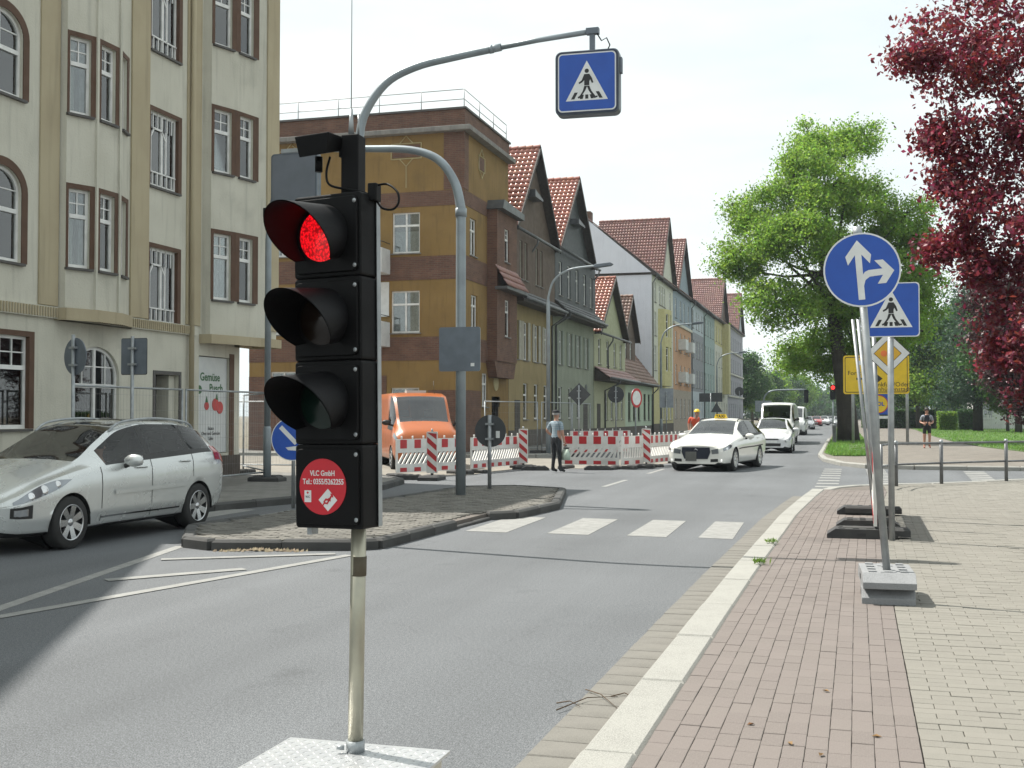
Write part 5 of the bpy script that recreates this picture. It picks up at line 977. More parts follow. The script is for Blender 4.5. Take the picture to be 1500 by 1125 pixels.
# --- mesh site fences
FW = pm('fence_wire', (.3,.31,.31), rough=.5, metal=.5)
def fence(label, a, b, H=2.0, z0=.12):
    a = Vector(a); b = Vector(b); L = (b-a).length; an = math.atan2(b.y-a.y, b.x-a.x); t = thing('site_fence', label, 'fence', (a.x, a.y, z0), an, 'mesh site fence panels')
    for x in (.02, L-.02): MB().tube([(x,0,.0),(x,0,H)], .021, 8).build('post', GALV, t); MB().cham(x-.12,x+.12,-.3,.3,0,.12,.03).build('foot', RUBBER, t)
    for z in (.2, H-.02): MB().tube([(0,0,z),(L,0,z)], .019, 8).build('rail', GALV, t)
    m = MB()
    for i in range(int(L/.1)): m.tube([(.05+.1*i,0,.2),(.05+.1*i,0,H)], .0018, 3, 0, False, False)
    for k in range(6): m.tube([(0,0,.45+.28*k),(L,0,.45+.28*k)], .0018, 3, 0, False, False)
    stuff(m.build('wire_mesh', FW, t))
ya = on_x(106, 600, -12.5).y
fence('mesh fence panel in front of the arched ground floor window', (-12.5, ya), (-12.5, ya+3.4)); fence('mesh fence panel in front of the shop poster', (-12.5, ya+3.5), (-12.5, ya+6.9)); fence('mesh fence panel turning the corner behind the lamp post', (-12.5, ya+7.0), (-14.6, ya+9.6))
fence('mesh fence panel across the mouth of the side street', (-17.5, 29.5), (-14.2, 29.7), z0=0); fence('mesh fence panel before the door of the ochre corner building', (-12.6,40.5), (-11.4,43.6)); fence('mesh fence panel before the ochre boarded house wall', (-11.3,43.8), (-10.9,47.2)); fence('mesh fence panel along the grey green house front', (-10.9,47.4), (-10.9,51))
# ================================================================ vehicles (local: +x forward, y left, centre of wheelbase at 0)
TYRE = pm('tyre', (.018,.018,.018), (.026,.026,.025), rough=.85, bump=.2, bscale=60); RIM = pm('alloy_rim', (.55,.56,.57), (.48,.49,.5), rough=.25, metal=.9); TRIM = pm('black_trim', (.012,.012,.012), rough=.5); CHROME = pm('chrome', (.7,.7,.7), rough=.12, metal=1)
HLG = pm('headlight_glass', (.3,.32,.34), (.24,.255,.27), rough=.1, metal=.6, scale=5, spec=.8); TLR = pm('tail_light_red', (.3,.01,.01), rough=.15, coat=.6); SEATM = pm('seat_fabric', (.045,.045,.05), rough=.9); UNDER = pm('underbody', (.01,.01,.01), rough=.9)
def cr1(xs, ys, x):
    if x <= xs[0]: return ys[0]
    if x >= xs[-1]: return ys[-1]
    i = max(k for k in range(len(xs)-1) if xs[k] <= x); h = xs[i+1]-xs[i]; t = (x-xs[i])/h
    def tan(k):
        if k == 0: return (ys[1]-ys[0])/(xs[1]-xs[0])
        if k == len(xs)-1: return (ys[-1]-ys[-2])/(xs[-1]-xs[-2])
        a = (ys[k]-ys[k-1])/(xs[k]-xs[k-1]); b = (ys[k+1]-ys[k])/(xs[k+1]-xs[k])
        return 0 if a*b <= 0 else 2*a*b/(a+b)
    return (2*t**3-3*t*t+1)*ys[i]+(t**3-2*t*t+t)*h*tan(i)+(-2*t**3+3*t*t)*ys[i+1]+(t**3-t*t)*h*tan(i+1)
class Car:
    """st: stations (x from nose, zbottom, zbelt, ztop, halfwidth, roof halfwidth)"""
    SEG = [(0,1,1),(1,2,1),(2,3,4),(3,4,7),(4,5,2),(5,6,2),(6,7,6),(7,8,2),(8,9,3),(9,10,3)]
    def __init__(s, st, L, fo): s.cols = list(zip(*st)); s.L = L; s.fo = fo
    def sec(s, x):
        c = s.cols; zb, zbt, zt, w_, wr = [cr1(c[0], c[k], x) for k in range(1, 6)]
        z6 = min(zbt, zt-.03); z7 = max(z6+.006, zt-.055)
        g = min(1, max(0, (zt-zbt)/.25))
        return [(0,zb),(.8*w_,zb),(.93*w_,zb+.05),(.985*w_,zb+.2),(w_,(zb+.2+z6)/2+.05),(.99*w_,z6-.1),(.955*w_-.0*g,z6),(wr+.03,z7),(wr-.05,zt-.012),(.5*wr,zt+.012),(0,zt+.02)]
    def pt(s, x, t, side=1):
        P = s.sec(x); i = min(9, int(t)); f = t-i; a, b = P[i], P[i+1]
        return Vector((s.L_front-x, side*(a[0]+(b[0]-a[0])*f), a[1]+(b[1]-a[1])*f))
    @property
    def L_front(s): return s.front
def build_car(label, cat, name, loc, heading, spec, paint, group=None, driver=False, detail=True):
    L, wb, fo, wr_ = spec['L'], spec['wb'], spec['fo'], spec['wheel_r']
    car = Car(spec['st'], L, fo); car.front = wb/2+fo
    t = thing(name, label, cat, loc, math.atan2(heading[1], heading[0]), group)
    ts = [0]
    for a, b, n in Car.SEG: ts += [a+(b-a)*(k+1)/n for k in range(n)]
    xs = set(np.linspace(0, L, spec.get('n', 64)).round(4).tolist())
    for wn in spec['side_win']+[spec['shield'], spec['rear']]: xs |= {wn[0], wn[1]}
    xs = sorted(xs); xs = [x for i, x in enumerate(xs) if i == 0 or x-xs[i-1] > .004]
    nt_ = len(ts); axf, axr = fo, fo+wb; ra = wr_*1.12
    def kind(xm, tm):
        if 6.12 < tm < 6.98 and any(a < xm < b for a, b in spec['side_win']) : return 'side'
        if 6.0 < tm < 7 and spec['side_win'][0][0] < xm < spec['side_win'][-1][1]: return 'trim'
        if tm > 8 and spec['shield'][0] < xm < spec['shield'][1]: return 'shield'
        if spec['rear'] and tm > 8 and spec['rear'][0] < xm < spec['rear'][1]: return 'rear'
        if tm < 2: return 'under'
        return 'body'
    hold = {'body': MB(), 'side': {}, 'shield': MB(), 'rear': MB()}
    for sd in (1, -1):
        V = {}
        for i, x in enumerate(xs):
            for j, tt in enumerate(ts): V[i, j] = car.pt(x, tt, sd)
        def isin(p): return any(math.hypot(p.x-(car.front-a), p.z-wr_) < ra for a in (axf, axr)) and abs(p.y) > .45
        ins = {k: (1 <= ts[k[1]] < 5.5 and isin(v)) for k, v in V.items()}
        for k, v in V.items():
            if ins[k]:
                a = min((axf, axr), key=lambda q: abs(v.x-(car.front-q))); d = Vector((v.x-(car.front-a), 0, v.z-wr_)); d = d.normalized()*ra if d.length > 1e-4 else Vector((0,0,ra)); V[k] = Vector((car.front-a+d.x, v.y, wr_+d.z))
        for i in range(len(xs)-1):
            for j in range(nt_-1):
                q = [(i,j),(i,j+1),(i+1,j+1),(i+1,j)]
                if all(ins[k] for k in q): continue
                f = [V[k] for k in (q if sd > 0 else q[::-1])]; kd = kind((xs[i]+xs[i+1])/2, (ts[j]+ts[j+1])/2)
                if kd == 'side':
                    w_ = next(k for k, (a, b) in enumerate(spec['side_win']) if a < (xs[i]+xs[i+1])/2 < b); hold['side'].setdefault((sd, w_), MB()).add(f, [(0,1,2,3)], 0, True)
                elif kd in ('shield', 'rear'): hold[kd].add(f, [(0,1,2,3)], 0, True)
                else: hold['body'].add(f, [(0,1,2,3)], {'body': 0, 'trim': 1, 'under': 1}[kd], True)
        for end in (0, len(xs)-1):
            f = [V[end, j] for j in range(nt_)]; hold['body'].add(f, [tuple(range(nt_))] if (end == 0) != (sd > 0) else [tuple(reversed(range(nt_)))], 0, False)
    def weld(mb, nm, mats):
        me = mb.mesh(nm, mats); bm = bmesh.new(); bm.from_mesh(me); bmesh.ops.remove_doubles(bm, verts=bm.verts, dist=.0008); bmesh.ops.recalc_face_normals(bm, faces=bm.faces); bm.to_mesh(me); bm.free(); return me
    link('body', weld(hold['body'], 'body', [paint, TRIM]), t)
    for k, mb in hold['side'].items(): link('side_window', weld(mb, 'side_window', [CGLASS]), t)
    link('windscreen', weld(hold['shield'], 'windscreen', [SGLASS]), t)
    if hold['rear'].v: link('rear_window', weld(hold['rear'], 'rear_window', [CGLASS]), t)
    # wheels
    W2 = max(spec['st'], key=lambda q: q[4])[4]
    if 'wheel' not in spec:
        ty = MB(); r = wr_; ty.lathe([(r*.66,-.1),(r*.9,-.105),(r*.985,-.085),(r,-.05),(r,.05),(r*.985,.085),(r*.9,.105),(r*.66,.1)], 32)
        rm = MB(); rm.lathe([(r*.66,.098),(r*.64,.06),(r*.6,.02),(0,.02)], 32, 1); rm.lathe([(r*.67,.1),(r*.69,.104),(r*.66,.108),(r*.63,.1)], 32, 0); ns = spec.get('spokes', 7)
        for k in range(ns):
            a = 2*math.pi*k/ns; T = Matrix.Rotation(a, 4, 'Z'); rm.add([(.03,-.032,.085),(.03,.032,.085),(r*.65,.045,.1),(r*.65,-.045,.1),(.03,-.03,.03),(.03,.03,.03),(r*.65,.04,.05),(r*.65,-.04,.05)], [(0,3,2,1),(0,4,7,3),(1,2,6,5)], 0, False, T)
        rm.lathe([(0,.1),(.03,.1),(.045,.088),(.05,.07)], 16)
        spec['wheel'] = (ty.mesh('tyre', TYRE), rm.mesh('rim', [RIM, TRIM]))
    for ax in (axf, axr):
        for sd in (1, -1):
            wh = link('wheel', spec['wheel'][0], t, Tm(car.front-ax, sd*(W2-.115), wr_, 0, R(-90) if sd > 0 else R(90))); link('rim', spec['wheel'][1], wh)
            lin = MB(); n = 14; P = []
            for k in range(n+1): a = math.pi*k/n-.15+(.3*k/n); P += [(car.front-ax+ra*.995*math.cos(a), sd*(W2*.98), wr_+ra*.995*math.sin(a)), (car.front-ax+ra*.995*math.cos(a), sd*(W2-.4), wr_+ra*.995*math.sin(a))]
            P += [(car.front-ax, sd*(W2-.4), wr_)]
            lin.add(P, [(2*k, 2*k+2, 2*k+3, 2*k+1) for k in range(n)]+[(2*k+1, 2*k+3, len(P)-1) for k in range(n)], 0, True); lin.build('wheel_arch_liner', UNDER, t)
    def patch(nm, mat, x0, x1, t0, t1, n=8, off=.006, side=(1, -1), shape=None, th=0):
        for sd in side:
            m = MB(); G = []
            for i in range(n+1):
                for j in range(n+1):
                    u, v = i/n, j/n
                    if shape: u, v = shape(u, v)
                    x = x0+(x1-x0)*u; tt = t0+(t1-t0)*v; p = car.pt(x, tt, sd); px_ = car.pt(x+.01, tt, sd); pt_ = car.pt(x, min(10, tt+.02), sd); N = (px_-p).cross(pt_-p); N = N.normalized() if N.length > 1e-9 else Vector((1,0,0))
                    if N.dot(Vector((0.3, sd, .2))) < 0: N = -N
                    G.append(p+N*off)
            m.add(G, [(i*(n+1)+j, (i+1)*(n+1)+j, (i+1)*(n+1)+j+1, i*(n+1)+j+1) for i in range(n) for j in range(n)], 0, True); m.build(nm, mat, t)
    # interior
    zf = spec.get('floor', .35); xi0, xi1 = car.front-spec['side_win'][0][0]-.2, car.front-spec['side_win'][-1][1]+.1
    MB().box(xi1, xi0, -W2*.8, W2*.8, zf, zf+.25).build('cabin_floor', UNDER, t); MB().prism([(xi0-.25,.6),(xi0+.35,.6),(xi0+.35,.82),(xi0-.1,.93)] if not spec.get('hi') else [(xi0-.25,1.0),(xi0+.3,1.0),(xi0+.3,1.2),(xi0-.1,1.3)], -W2*.8, W2*.8).build('dashboard', TRIM, t)
    sx = xi0-.95-spec.get('seat_back', 0); sz = spec.get('seat_z', .0)
    for sy in (.37, -.37):
        se = MB().prism([(sx-.1,.42+sz),(sx+.42,.42+sz),(sx+.45,.58+sz),(sx+.08,.56+sz),(sx-.12,1.08+sz),(sx-.24,1.06+sz)], sy-.23, sy+.23).build('seat', SEATM, t, None, .03); MB().prism(rrect(.1,.2,.03,sx-.2,1.2+sz), sy-.13, sy+.13).build('headrest', SEATM, se, None, .02)
    if not spec.get('hi'): MB().prism([(sx-.95,.42),(sx-.5,.42),(sx-.5,.56),(sx-.9,.55),(sx-1.08,1.02),(sx-1.2,1.0)], -W2*.75, W2*.75).build('rear_seat', SEATM, t, None, .03)
    MB().lathe([(.17,-.012),(.185,0),(.17,.012),(.155,0),(.17,-.012)], 20, 0, True, Tm(sx+.52,.37,.88+sz,0,0,R(-65))).build('steering_wheel', TRIM, t)
    # mirrors
    mx_ = car.front-spec['side_win'][0][0]-spec.get('mir_dx', .32); mz = spec.get('mir_z', .98)
    for sd in (1, -1):
        mo = MB(); T = Tm(mx_, sd*(W2+.1), mz); n = 10; P = []
        for i in range(6):
            a = -1+2*i/5; rr = math.sqrt(max(.05, 1-a*a*.85))
            for k in range(n): an = 2*math.pi*k/n; P.append((.075*rr*max(math.cos(an), -.35), a*.13, .085*rr*math.sin(an)))
        mo.add(P, [(i*n+k, i*n+(k+1) % n, (i+1)*n+(k+1) % n, (i+1)*n+k) for i in range(5) for k in range(n)]+[tuple(range(n)), tuple(range(5*n, 6*n))], 0, True, T)
        mo.tube([(mx_+.02, sd*(W2-.08), mz-.09), (mx_, sd*(W2+.03), mz-.05)], .03, 8, 1); mi = mo.build('wing_mirror', [spec.get('mirror_mat', paint), TRIM], t)
        MB().box(mx_-.035, mx_-.03, sd*(W2+.1)-.1, sd*(W2+.1)+.1, mz-.06, mz+.06).build('mirror_glass', CHROME, mi)
    return t, car, patch
def front_panel(t, car, nm, mat, poly, x, off=.012, T=None):
    """polygon in (y,z) on the nose at local x"""
    MB().prism([(y, z) for y, z in poly], -off, .0, 0, Tm(car.front-x, 0, 0, R(90))).build(nm, mat, t, None, .004)
# ---- silver estate car
SILV = pm('silver_champagne_paint', (.6,.62,.61), (.58,.6,.59), rough=.27, metal=.45, scale=3, coat=.8)
S308 = dict(L=4.5, wb=2.7, fo=.95, wheel_r=.318, spokes=7, n=80,
  st=[(0,.24,.56,.60,.60,.45),(.05,.22,.62,.66,.74,.56),(.18,.2,.68,.73,.83,.64),(.5,.19,.80,.85,.885,.7),(.95,.19,.90,.97,.905,.72),(1.3,.19,.95,1.06,.905,.70),(1.75,.2,.98,1.27,.905,.63),(2.2,.2,1.0,1.46,.905,.59),(2.7,.2,1.02,1.53,.905,.6),(3.4,.2,1.05,1.52,.905,.6),(3.9,.21,1.07,1.46,.895,.575),(4.2,.24,1.07,1.36,.87,.55),(4.4,.32,1.0,1.12,.82,.54),(4.5,.36,.75,.82,.74,.5)],
  side_win=[(1.62,2.5),(2.6,3.42),(3.5,4.05)], shield=(1.24,2.16), rear=(4.1,4.34), mir_z=1.02, mir_dx=.38)
t, car, patch = build_car('silver estate car with roof rails and driver, passing the apartment house', 'car', 'estate_car', (-9.72, 13.3, 0), (-.03,-1), S308, SILV)
patch('headlight', HLG, .1, .95, 4.5, 5.95, n=14, shape=lambda u, v: (u, .5+(v-.5)*max(.02, 1-abs(2*u-.75)**2.2/1.55)+.12*(u-.5)))
for sd in (1, -1):
    for x, r_ in ((.3,.05),(.48,.06),(.7,.045)):
        p = car.pt(x, 5.35, sd); MB().lathe([(0,.012),(r_*.5,.014),(r_*.8,.01),(r_,.0)], 16, 0, True, Tm(*p, math.atan2(sd*.8,.6), 0, R(80))).build('lamp', CHROME, t)
patch('tail_light', TLR, 4.08, 4.42, 4.9, 6.3, shape=lambda u, v: (u, v)); patch('side_moulding', SILV, 1.75, 3.35, 3.6, 3.76, n=10, off=.02); patch('door_sill_strip', CHROME, 1.5, 3.2, 2.55, 2.68, n=10, off=.006)
patch('fog_light', HLG, .1, .26, 3.25, 3.65, off=.01); patch('fog_recess', TRIM, .07, .32, 3.1, 3.8, off=.005); patch('door_gap', TRIM, 2.535, 2.548, 2.2, 6.0, off=.002); patch('door_gap', TRIM, 3.5, 3.513, 3.9, 6.0, off=.002); patch('door_gap', TRIM, 1.5, 1.513, 2.3, 5.9, off=.002)
for x in (2.3, 3.3):
    patch('handle_recess', TRIM, x-.06, x+.1, 5.05, 5.3, off=.003)
    for sd in (1, -1): p = car.pt(x, 5.2, sd); MB().tube([p+Vector((.11,sd*.012,0)), p+Vector((.05,sd*.03,.005)), p+Vector((-.09,sd*.03,.0)), p+Vector((-.12,sd*.012,-.005))], .013, 8).build('door_handle', SILV, t)
for sd in (1, -1): MB().tube(curve([car.pt(2.05,7.7,sd)+Vector((0,0,.0)), car.pt(2.3,7.6,sd)+Vector((0,0,.055)), car.pt(3.0,7.5,sd)+Vector((0,0,.06)), car.pt(3.75,7.5,sd)+Vector((0,0,.05)), car.pt(4.0,7.6,sd)], 4), .017, 8).build('roof_rail', GALV, t)
MB().add([car.pt(x, tt, sd)+Vector((0,0,.006)) for x in (2.2,2.6,3.0,3.4) for sd, tt in ((1,8.3),(1,9.2),(-1,9.999),(-1,9.2),(-1,8.3))], [(i*5+k, i*5+k+1, (i+1)*5+k+1, (i+1)*5+k) for i in range(3) for k in range(4)], 0, True).build('glass_roof', pm('dark_roof_glass', (.02,.02,.022), rough=.06), t)
front_panel(t, car, 'grille', TRIM, [(-.5,.3),(.5,.3),(.56,.52),(.3,.57),(-.3,.57),(-.56,.52)], -.006); front_panel(t, car, 'number_plate', SWHITE, [(-.26,.36),(.26,.36),(.26,.47),(-.26,.47)], -.02); MB().tube([(car.front-1.3,-.6,1.0),(car.front-1.3,.5,1.02)], .012, 6).build('wiper', TRIM, t)
# ---- taxi
TAXI = pm('taxi_ivory_paint', (.74,.73,.68), (.72,.71,.66), rough=.3, scale=3, coat=.8)
SE = dict(L=4.9, wb=2.87, fo=.86, wheel_r=.33, spokes=10, n=70,
  st=[(0,.22,.64,.72,.68,.52),(.06,.2,.69,.78,.8,.62),(.2,.19,.73,.80,.87,.68),(.55,.19,.82,.89,.915,.74),(1.1,.19,.89,.98,.925,.76),(1.45,.19,.93,1.05,.925,.73),(1.9,.19,.95,1.26,.925,.65),(2.35,.19,.96,1.44,.925,.6),(2.9,.19,.97,1.49,.925,.6),(3.7,.2,1.0,1.47,.92,.6),(4.3,.22,1.02,1.38,.9,.57),(4.65,.28,1.0,1.2,.87,.55),(4.85,.34,.9,.98,.8,.52),(4.9,.38,.8,.84,.74,.5)],
  side_win=[(1.85,2.75),(2.84,3.6),(3.7,4.35)], shield=(1.4,2.32), rear=(4.45,4.78), mir_z=.98, mir_dx=.2)
hd = Vector((-.17,-.985)).normalized()
t, car, patch = build_car('cream white taxi estate car with yellow roof sign driving towards the crossing', 'car', 'taxi', (-3.62, 35.3, 0), hd, SE, TAXI)
front_panel(t, car, 'grille', pm('grille_dark_blue', (.012,.016,.03), rough=.3), [(-.34,.36),(.34,.36),(.42,.56),(.4,.69),(-.4,.69),(-.42,.56)], -.016)
for sd in (1, -1): front_panel(t, car, 'headlight', HLG, [(sd*.46,.5),(sd*.655,.52),(sd*.64,.66),(sd*.44,.62)], -.006)
for sd in (1, -1): front_panel(t, car, 'lower_intake', TRIM, [(sd*.42,.28),(sd*.64,.29),(sd*.63,.37),(sd*.42,.36)], -.004)
front_panel(t, car, 'number_plate', pm('blank_plate', (.11,.11,.1), rough=.6), [(-.3,.3),(.02,.3),(.02,.56),(-.3,.56)], -.034)
MB().tube([(car.front+.03,-.06,.6),(car.front+.03,0,.65),(car.front+.03,.06,.6)], .01, 6).build('badge', CHROME, t)
patch('headlight', HLG, .05, .5, 4.55, 5.97, n=14, shape=lambda u, v: (u, .5+(v-.5)*max(.05, 1-abs(2*u-.8)**2.4/1.6))); patch('lamp_ring', CHROME, .13, .22, 4.95, 5.6, off=.01)
for sd in (1, -1): MB().box(car.front-.1,car.front-.03,sd*.62-.12,sd*.62+.12,.3,.36).build('day_light', emit_mat('day_light', (1,1,.95), .9, (.6,.6,.6)), t)
patch('body_moulding', TRIM, 1.2, 4.1, 3.75, 3.85, n=10, off=.01)
ts_ = MB().prism([(-.2,0),(.2,0),(.15,.13),(-.15,.13)], -.06, .06).build('taxi_sign', SYEL, t, Tm(car.front-2.6,0,1.5,R(90))); text_mesh('lettering', 'TAXI', .12, SBLACK, ts_, Tm(0,-.062,.06), bold=.004)
for sd in (1, -1): MB().tube(curve([car.pt(2.3,7.7,sd), car.pt(2.6,7.6,sd)+Vector((0,0,.04)), car.pt(4.0,7.6,sd)+Vector((0,0,.035)), car.pt(4.2,7.7,sd)], 4), .015, 8).build('roof_rail', TRIM, t)
for x in (2.55, 3.45):
    for sd in (1, -1): p = car.pt(x, 5.2, sd); MB().tube([p+Vector((.1,sd*.01,0)), p+Vector((-.1,sd*.02,0))], .013, 6).build('door_handle', TAXI, t)
TXT = pm('faded_door_print', (.4,.33,.25), rough=.6)
# ---- plain cars behind
WHP = pm('white_car_paint', (.66,.67,.68), rough=.3, coat=.7); SILP = pm('silver_car_paint', (.45,.46,.48), rough=.3, metal=.6, coat=.7); REDC = pm('red_car_paint', (.35,.03,.03), rough=.3, coat=.7)
SCAR = dict(L=4.1, wb=2.5, fo=.8, wheel_r=.31, n=36, spokes=6,
  st=[(0,.24,.55,.6,.62,.45),(.06,.2,.62,.68,.76,.56),(.3,.19,.74,.8,.84,.64),(.9,.19,.86,.93,.86,.68),(1.25,.19,.9,1.02,.86,.66),(1.7,.19,.92,1.28,.86,.58),(2.1,.19,.94,1.44,.86,.55),(2.8,.2,.96,1.46,.86,.55),(3.4,.2,.98,1.4,.85,.53),(3.8,.26,.96,1.2,.82,.5),(4.05,.34,.85,.92,.76,.48),(4.1,.38,.72,.78,.7,.45)],
  side_win=[(1.6,2.4),(2.48,3.4)], shield=(1.2,2.06), rear=(3.5,3.95), mir_z=.98, mir_dx=.3)
def small_car(label, u, v, paint, hd=(0,-1), dy=0):
    p = on_z(u, v, 0); t, car, patch = build_car(label, 'car', 'small_car', (p.x, p.y+dy, 0), hd, SCAR, paint, 'cars farther down the road')
    patch('headlight', HLG, .08, .4, 4.9, 5.95); patch('tail_light', TLR, 3.85, 4.05, 4.8, 6); front_panel(t, car, 'grille', TRIM, [(-.4,.3),(.4,.3),(.42,.42),(-.42,.42)], -.006); front_panel(t, car, 'number_plate', SWHITE, [(-.26,.44),(.26,.44),(.26,.53),(-.26,.53)], -.006); front_panel(t, car, 'upper_grille', TRIM, [(-.35,.56),(.35,.56),(.3,.61),(-.3,.61)], .0)
    return t
small_car('white small car following right behind the taxi', 1133, 662, WHP); small_car('pale silver car behind the delivery vans', 1182, 629, SILP); small_car('red car far down the road beside a silver one', 1196, 624, REDC); small_car('silver car far down the road beside the red one', 1207, 623, WHP); small_car('pale silver car parked at the kerb near the trees', 1219, 622, SILP); small_car('small silver car stopped by the tree trunk', 1229, 626, SILP)
# ---- vans
ORV = pm('orange_van_paint', (.36,.085,.008), (.33,.078,.008), rough=.4, scale=3, coat=.4, dirt=.25)
SV = dict(L=5.4, wb=3.4, fo=.9, wheel_r=.34, n=60, spokes=5, hi=True, floor=.6, seat_z=.45,
  st=[(0,.3,.7,.78,.72,.55),(.06,.26,.85,.95,.88,.68),(.2,.25,1.0,1.12,.96,.75),(.5,.25,1.1,1.27,.985,.78),(.8,.25,1.14,1.42,.99,.78),(1.2,.25,1.15,1.85,.99,.78),(1.5,.25,1.16,2.12,.99,.78),(1.75,.25,1.18,2.22,.99,.8),(2.4,.25,1.2,2.28,.99,.84),(5.2,.28,1.2,2.28,.98,.84),(5.4,.35,1.2,2.2,.95,.8)],
  side_win=[(.95,1.85)], shield=(.78,1.56), rear=None, mir_z=1.38, mir_dx=.1, mirror_mat=TRIM, seat_back=-.1)
SV['rear'] = (9, 9.1)
hd = Vector((.5,-.866)).normalized(); cpos = Vector((-11.55,31.7))-hd*2.6
t, car, patch = build_car('orange works van parked behind the red and white barrier', 'van', 'works_van', (cpos.x, cpos.y, 0), hd, SV, ORV)
patch('headlight', HLG, .08, .45, 4.9, 5.95); front_panel(t, car, 'grille', TRIM, [(-.5,.5),(.5,.5),(.55,.62),(-.55,.62)], -.01); front_panel(t, car, 'bumper', TRIM, [(-.7,.3),(.7,.3),(.72,.46),(-.72,.46)], -.015); patch('door_gap', TRIM, 1.93, 1.945, 2.5, 6.9, off=.003)
MB().box(car.front-2.6,car.front-2.2,-.3,.3,2.29,2.36).build('beacon_bar', pm('beacon_bar', (.5,.5,.48), rough=.4), t); MB().tube([(car.front-1.9,.5,2.24),(car.front-2.05,.5,2.65)], .006, 5).build('antenna', TRIM, t)
WHV = pm('white_van_paint', (.62,.63,.62), rough=.35, coat=.5)
def van(label, u, v): 
    p = on_z(u, v, 0); t, car, patch = build_car(label, 'van', 'delivery_van', (p.x, p.y, 0), (0,-1), SV, WHV, 'white delivery vans'); patch('headlight', HLG, .08, .45, 4.9, 5.95); front_panel(t, car, 'grille', TRIM, [(-.5,.5),(.5,.5),(.55,.62),(-.55,.62)], -.01); front_panel(t, car, 'bumper', TRIM, [(-.7,.3),(.7,.3),(.72,.46),(-.72,.46)], -.015)
van('white delivery van right behind the small white car', 1140, 650); van('white delivery van farther back, second in line', 1163, 637)
# ================================================================ vegetation
def leaf_quads(C, size, aspect, up=.0):
    n = len(C); a = RNG.normal(size=(n, 3)); a[:, 2] += up; a /= np.linalg.norm(a, axis=1)[:, None]; b = RNG.normal(size=(n, 3)); b -= (b*a).sum(1)[:, None]*a; b /= np.linalg.norm(b, axis=1)[:, None]; c = np.cross(a, b)
    s = size*RNG.uniform(.6, 1.3, n)[:, None]; V = np.zeros((n, 4, 3)); V[:, 0] = C-b*s/2; V[:, 1] = C+c*s*aspect/2+a*s*.06; V[:, 2] = C+b*s/2; V[:, 3] = C-c*s*aspect/2+a*s*.06
    return V.reshape(-1, 3)
def crown_points(lobes, ncl, per, clr):
    pts = []; cc = []
    for (cx, cy, cz, rx, ry, rz) in lobes:
        k = max(4, int(ncl*(rx*ry*rz)**(2/3))); d = RNG.normal(size=(k, 3)); d /= np.linalg.norm(d, axis=1)[:, None]; r = RNG.uniform(.12, 1, k)**.55
        c = np.array([cx, cy, cz])+d*r[:, None]*np.array([rx, ry, rz]); cc.append(c)
        p = c[:, None, :]+RNG.normal(size=(k, per, 3))*clr*RNG.uniform(.5, 1.2, (k, 1, 1))*np.array([1, 1, .7]); pts.append(p.reshape(-1, 3))
    return np.concatenate(pts), np.concatenate(cc)
def tuft(lobes, n, k, rng=random):
    out = []
    for (x, y, z, a, b, c) in lobes:
        out.append((x, y, z, a*.72, b*.72, c*.72))
        for i in range(n):
            th = rng.uniform(0, 6.283); ph = math.acos(rng.uniform(-.75, 1)); d = rng.uniform(.62, 1.02); r = k*rng.uniform(.7, 1.3)
            out.append((x+a*d*math.sin(ph)*math.cos(th), y+b*d*math.sin(ph)*math.sin(th), z+c*d*math.cos(ph), a*r, b*r, c*r*.8))
    return out
def tree(name, label, base, trunk, r0, lobes, leafmat, bark, size, aspect, ncl, per, clr, twigs=60, group=None, cat='tree', branch_r=.35):
    t = thing(name, label, cat, base, 0, group); B = Vector(base)
    P, CC = crown_points([(a-B.x, b-B.y, c-B.z, d, e, f) for a, b, c, d, e, f in lobes], ncl, per, clr); P = P[P[:, 2] > .25]
    link('crown', np_mesh('crown', leaf_quads(P, size, aspect, .3), 4, [leafmat]), t)
    m = MB(); tr = [Vector(p) for p in trunk]; n = len(tr); m.tube(tr, [r0*(1-.6*i/(n-1)) for i in range(n)], 14); top = tr[-1]
    for (a, b, c, d, e, f) in [l for l in lobes if l[3] >= sorted(x[3] for x in lobes)[-min(len(lobes), 24)]]:
        q = Vector((a, b, c))-B; st = tr[max(1, n-2)].lerp(top, random.random()); mid = st.lerp(q, .5)+Vector((0, 0, -.06*(q-st).length)); rb = r0*branch_r
        m.tube([st, mid, q], [rb, rb*.55, rb*.2], 7)
    idx = RNG.choice(len(CC), min(twigs, len(CC)), replace=False)
    for i in idx:
        c = Vector(CC[i]); l = min(lobes, key=lambda o: (Vector(o[:3])-B-c).length); q = Vector(l[:3])-B; m.tube([q.lerp(c, -.1), q.lerp(c, .5)+Vector((0,0,.05)), c], [r0*.09, r0*.06, r0*.02], 5, 0, False)
    m.build('trunk', bark, t)
    return t
BARK = pm('dark_bark', (.045,.038,.03), (.03,.026,.02), rough=.95, scale=3, bump=.9, bscale=9, bdist=.05, streak=.5); BARK2 = pm('grey_bark', (.08,.07,.055), rough=.95, bump=.6, bscale=12)
LIMEG = pm('fresh_green_leaf', (.155,.25,.036), (.118,.205,.03), rough=.5, rnd=.35, trans=.5, scale=.5, spec=.35); DEEPG = pm('deep_green_leaf', (.04,.095,.02), (.03,.075,.016), rough=.55, rnd=.35, trans=.35, scale=.4); YELG = pm('yellow_green_leaf', (.12,.2,.03), (.09,.16,.025), rough=.55, rnd=.3, trans=.4, scale=.4); BLUG = pm('blue_green_needle', (.04,.085,.045), (.03,.07,.035), rough=.6, rnd=.3, trans=.25)
PURP = pm('copper_red_leaf', (.165,.022,.032), (.11,.015,.026), rough=.4, rnd=.5, trans=.35, scale=.7, spec=.6); PURD = pm('dull_purple_leaf', (.05,.022,.024), (.035,.016,.018), rough=.5, rnd=.35, trans=.25)
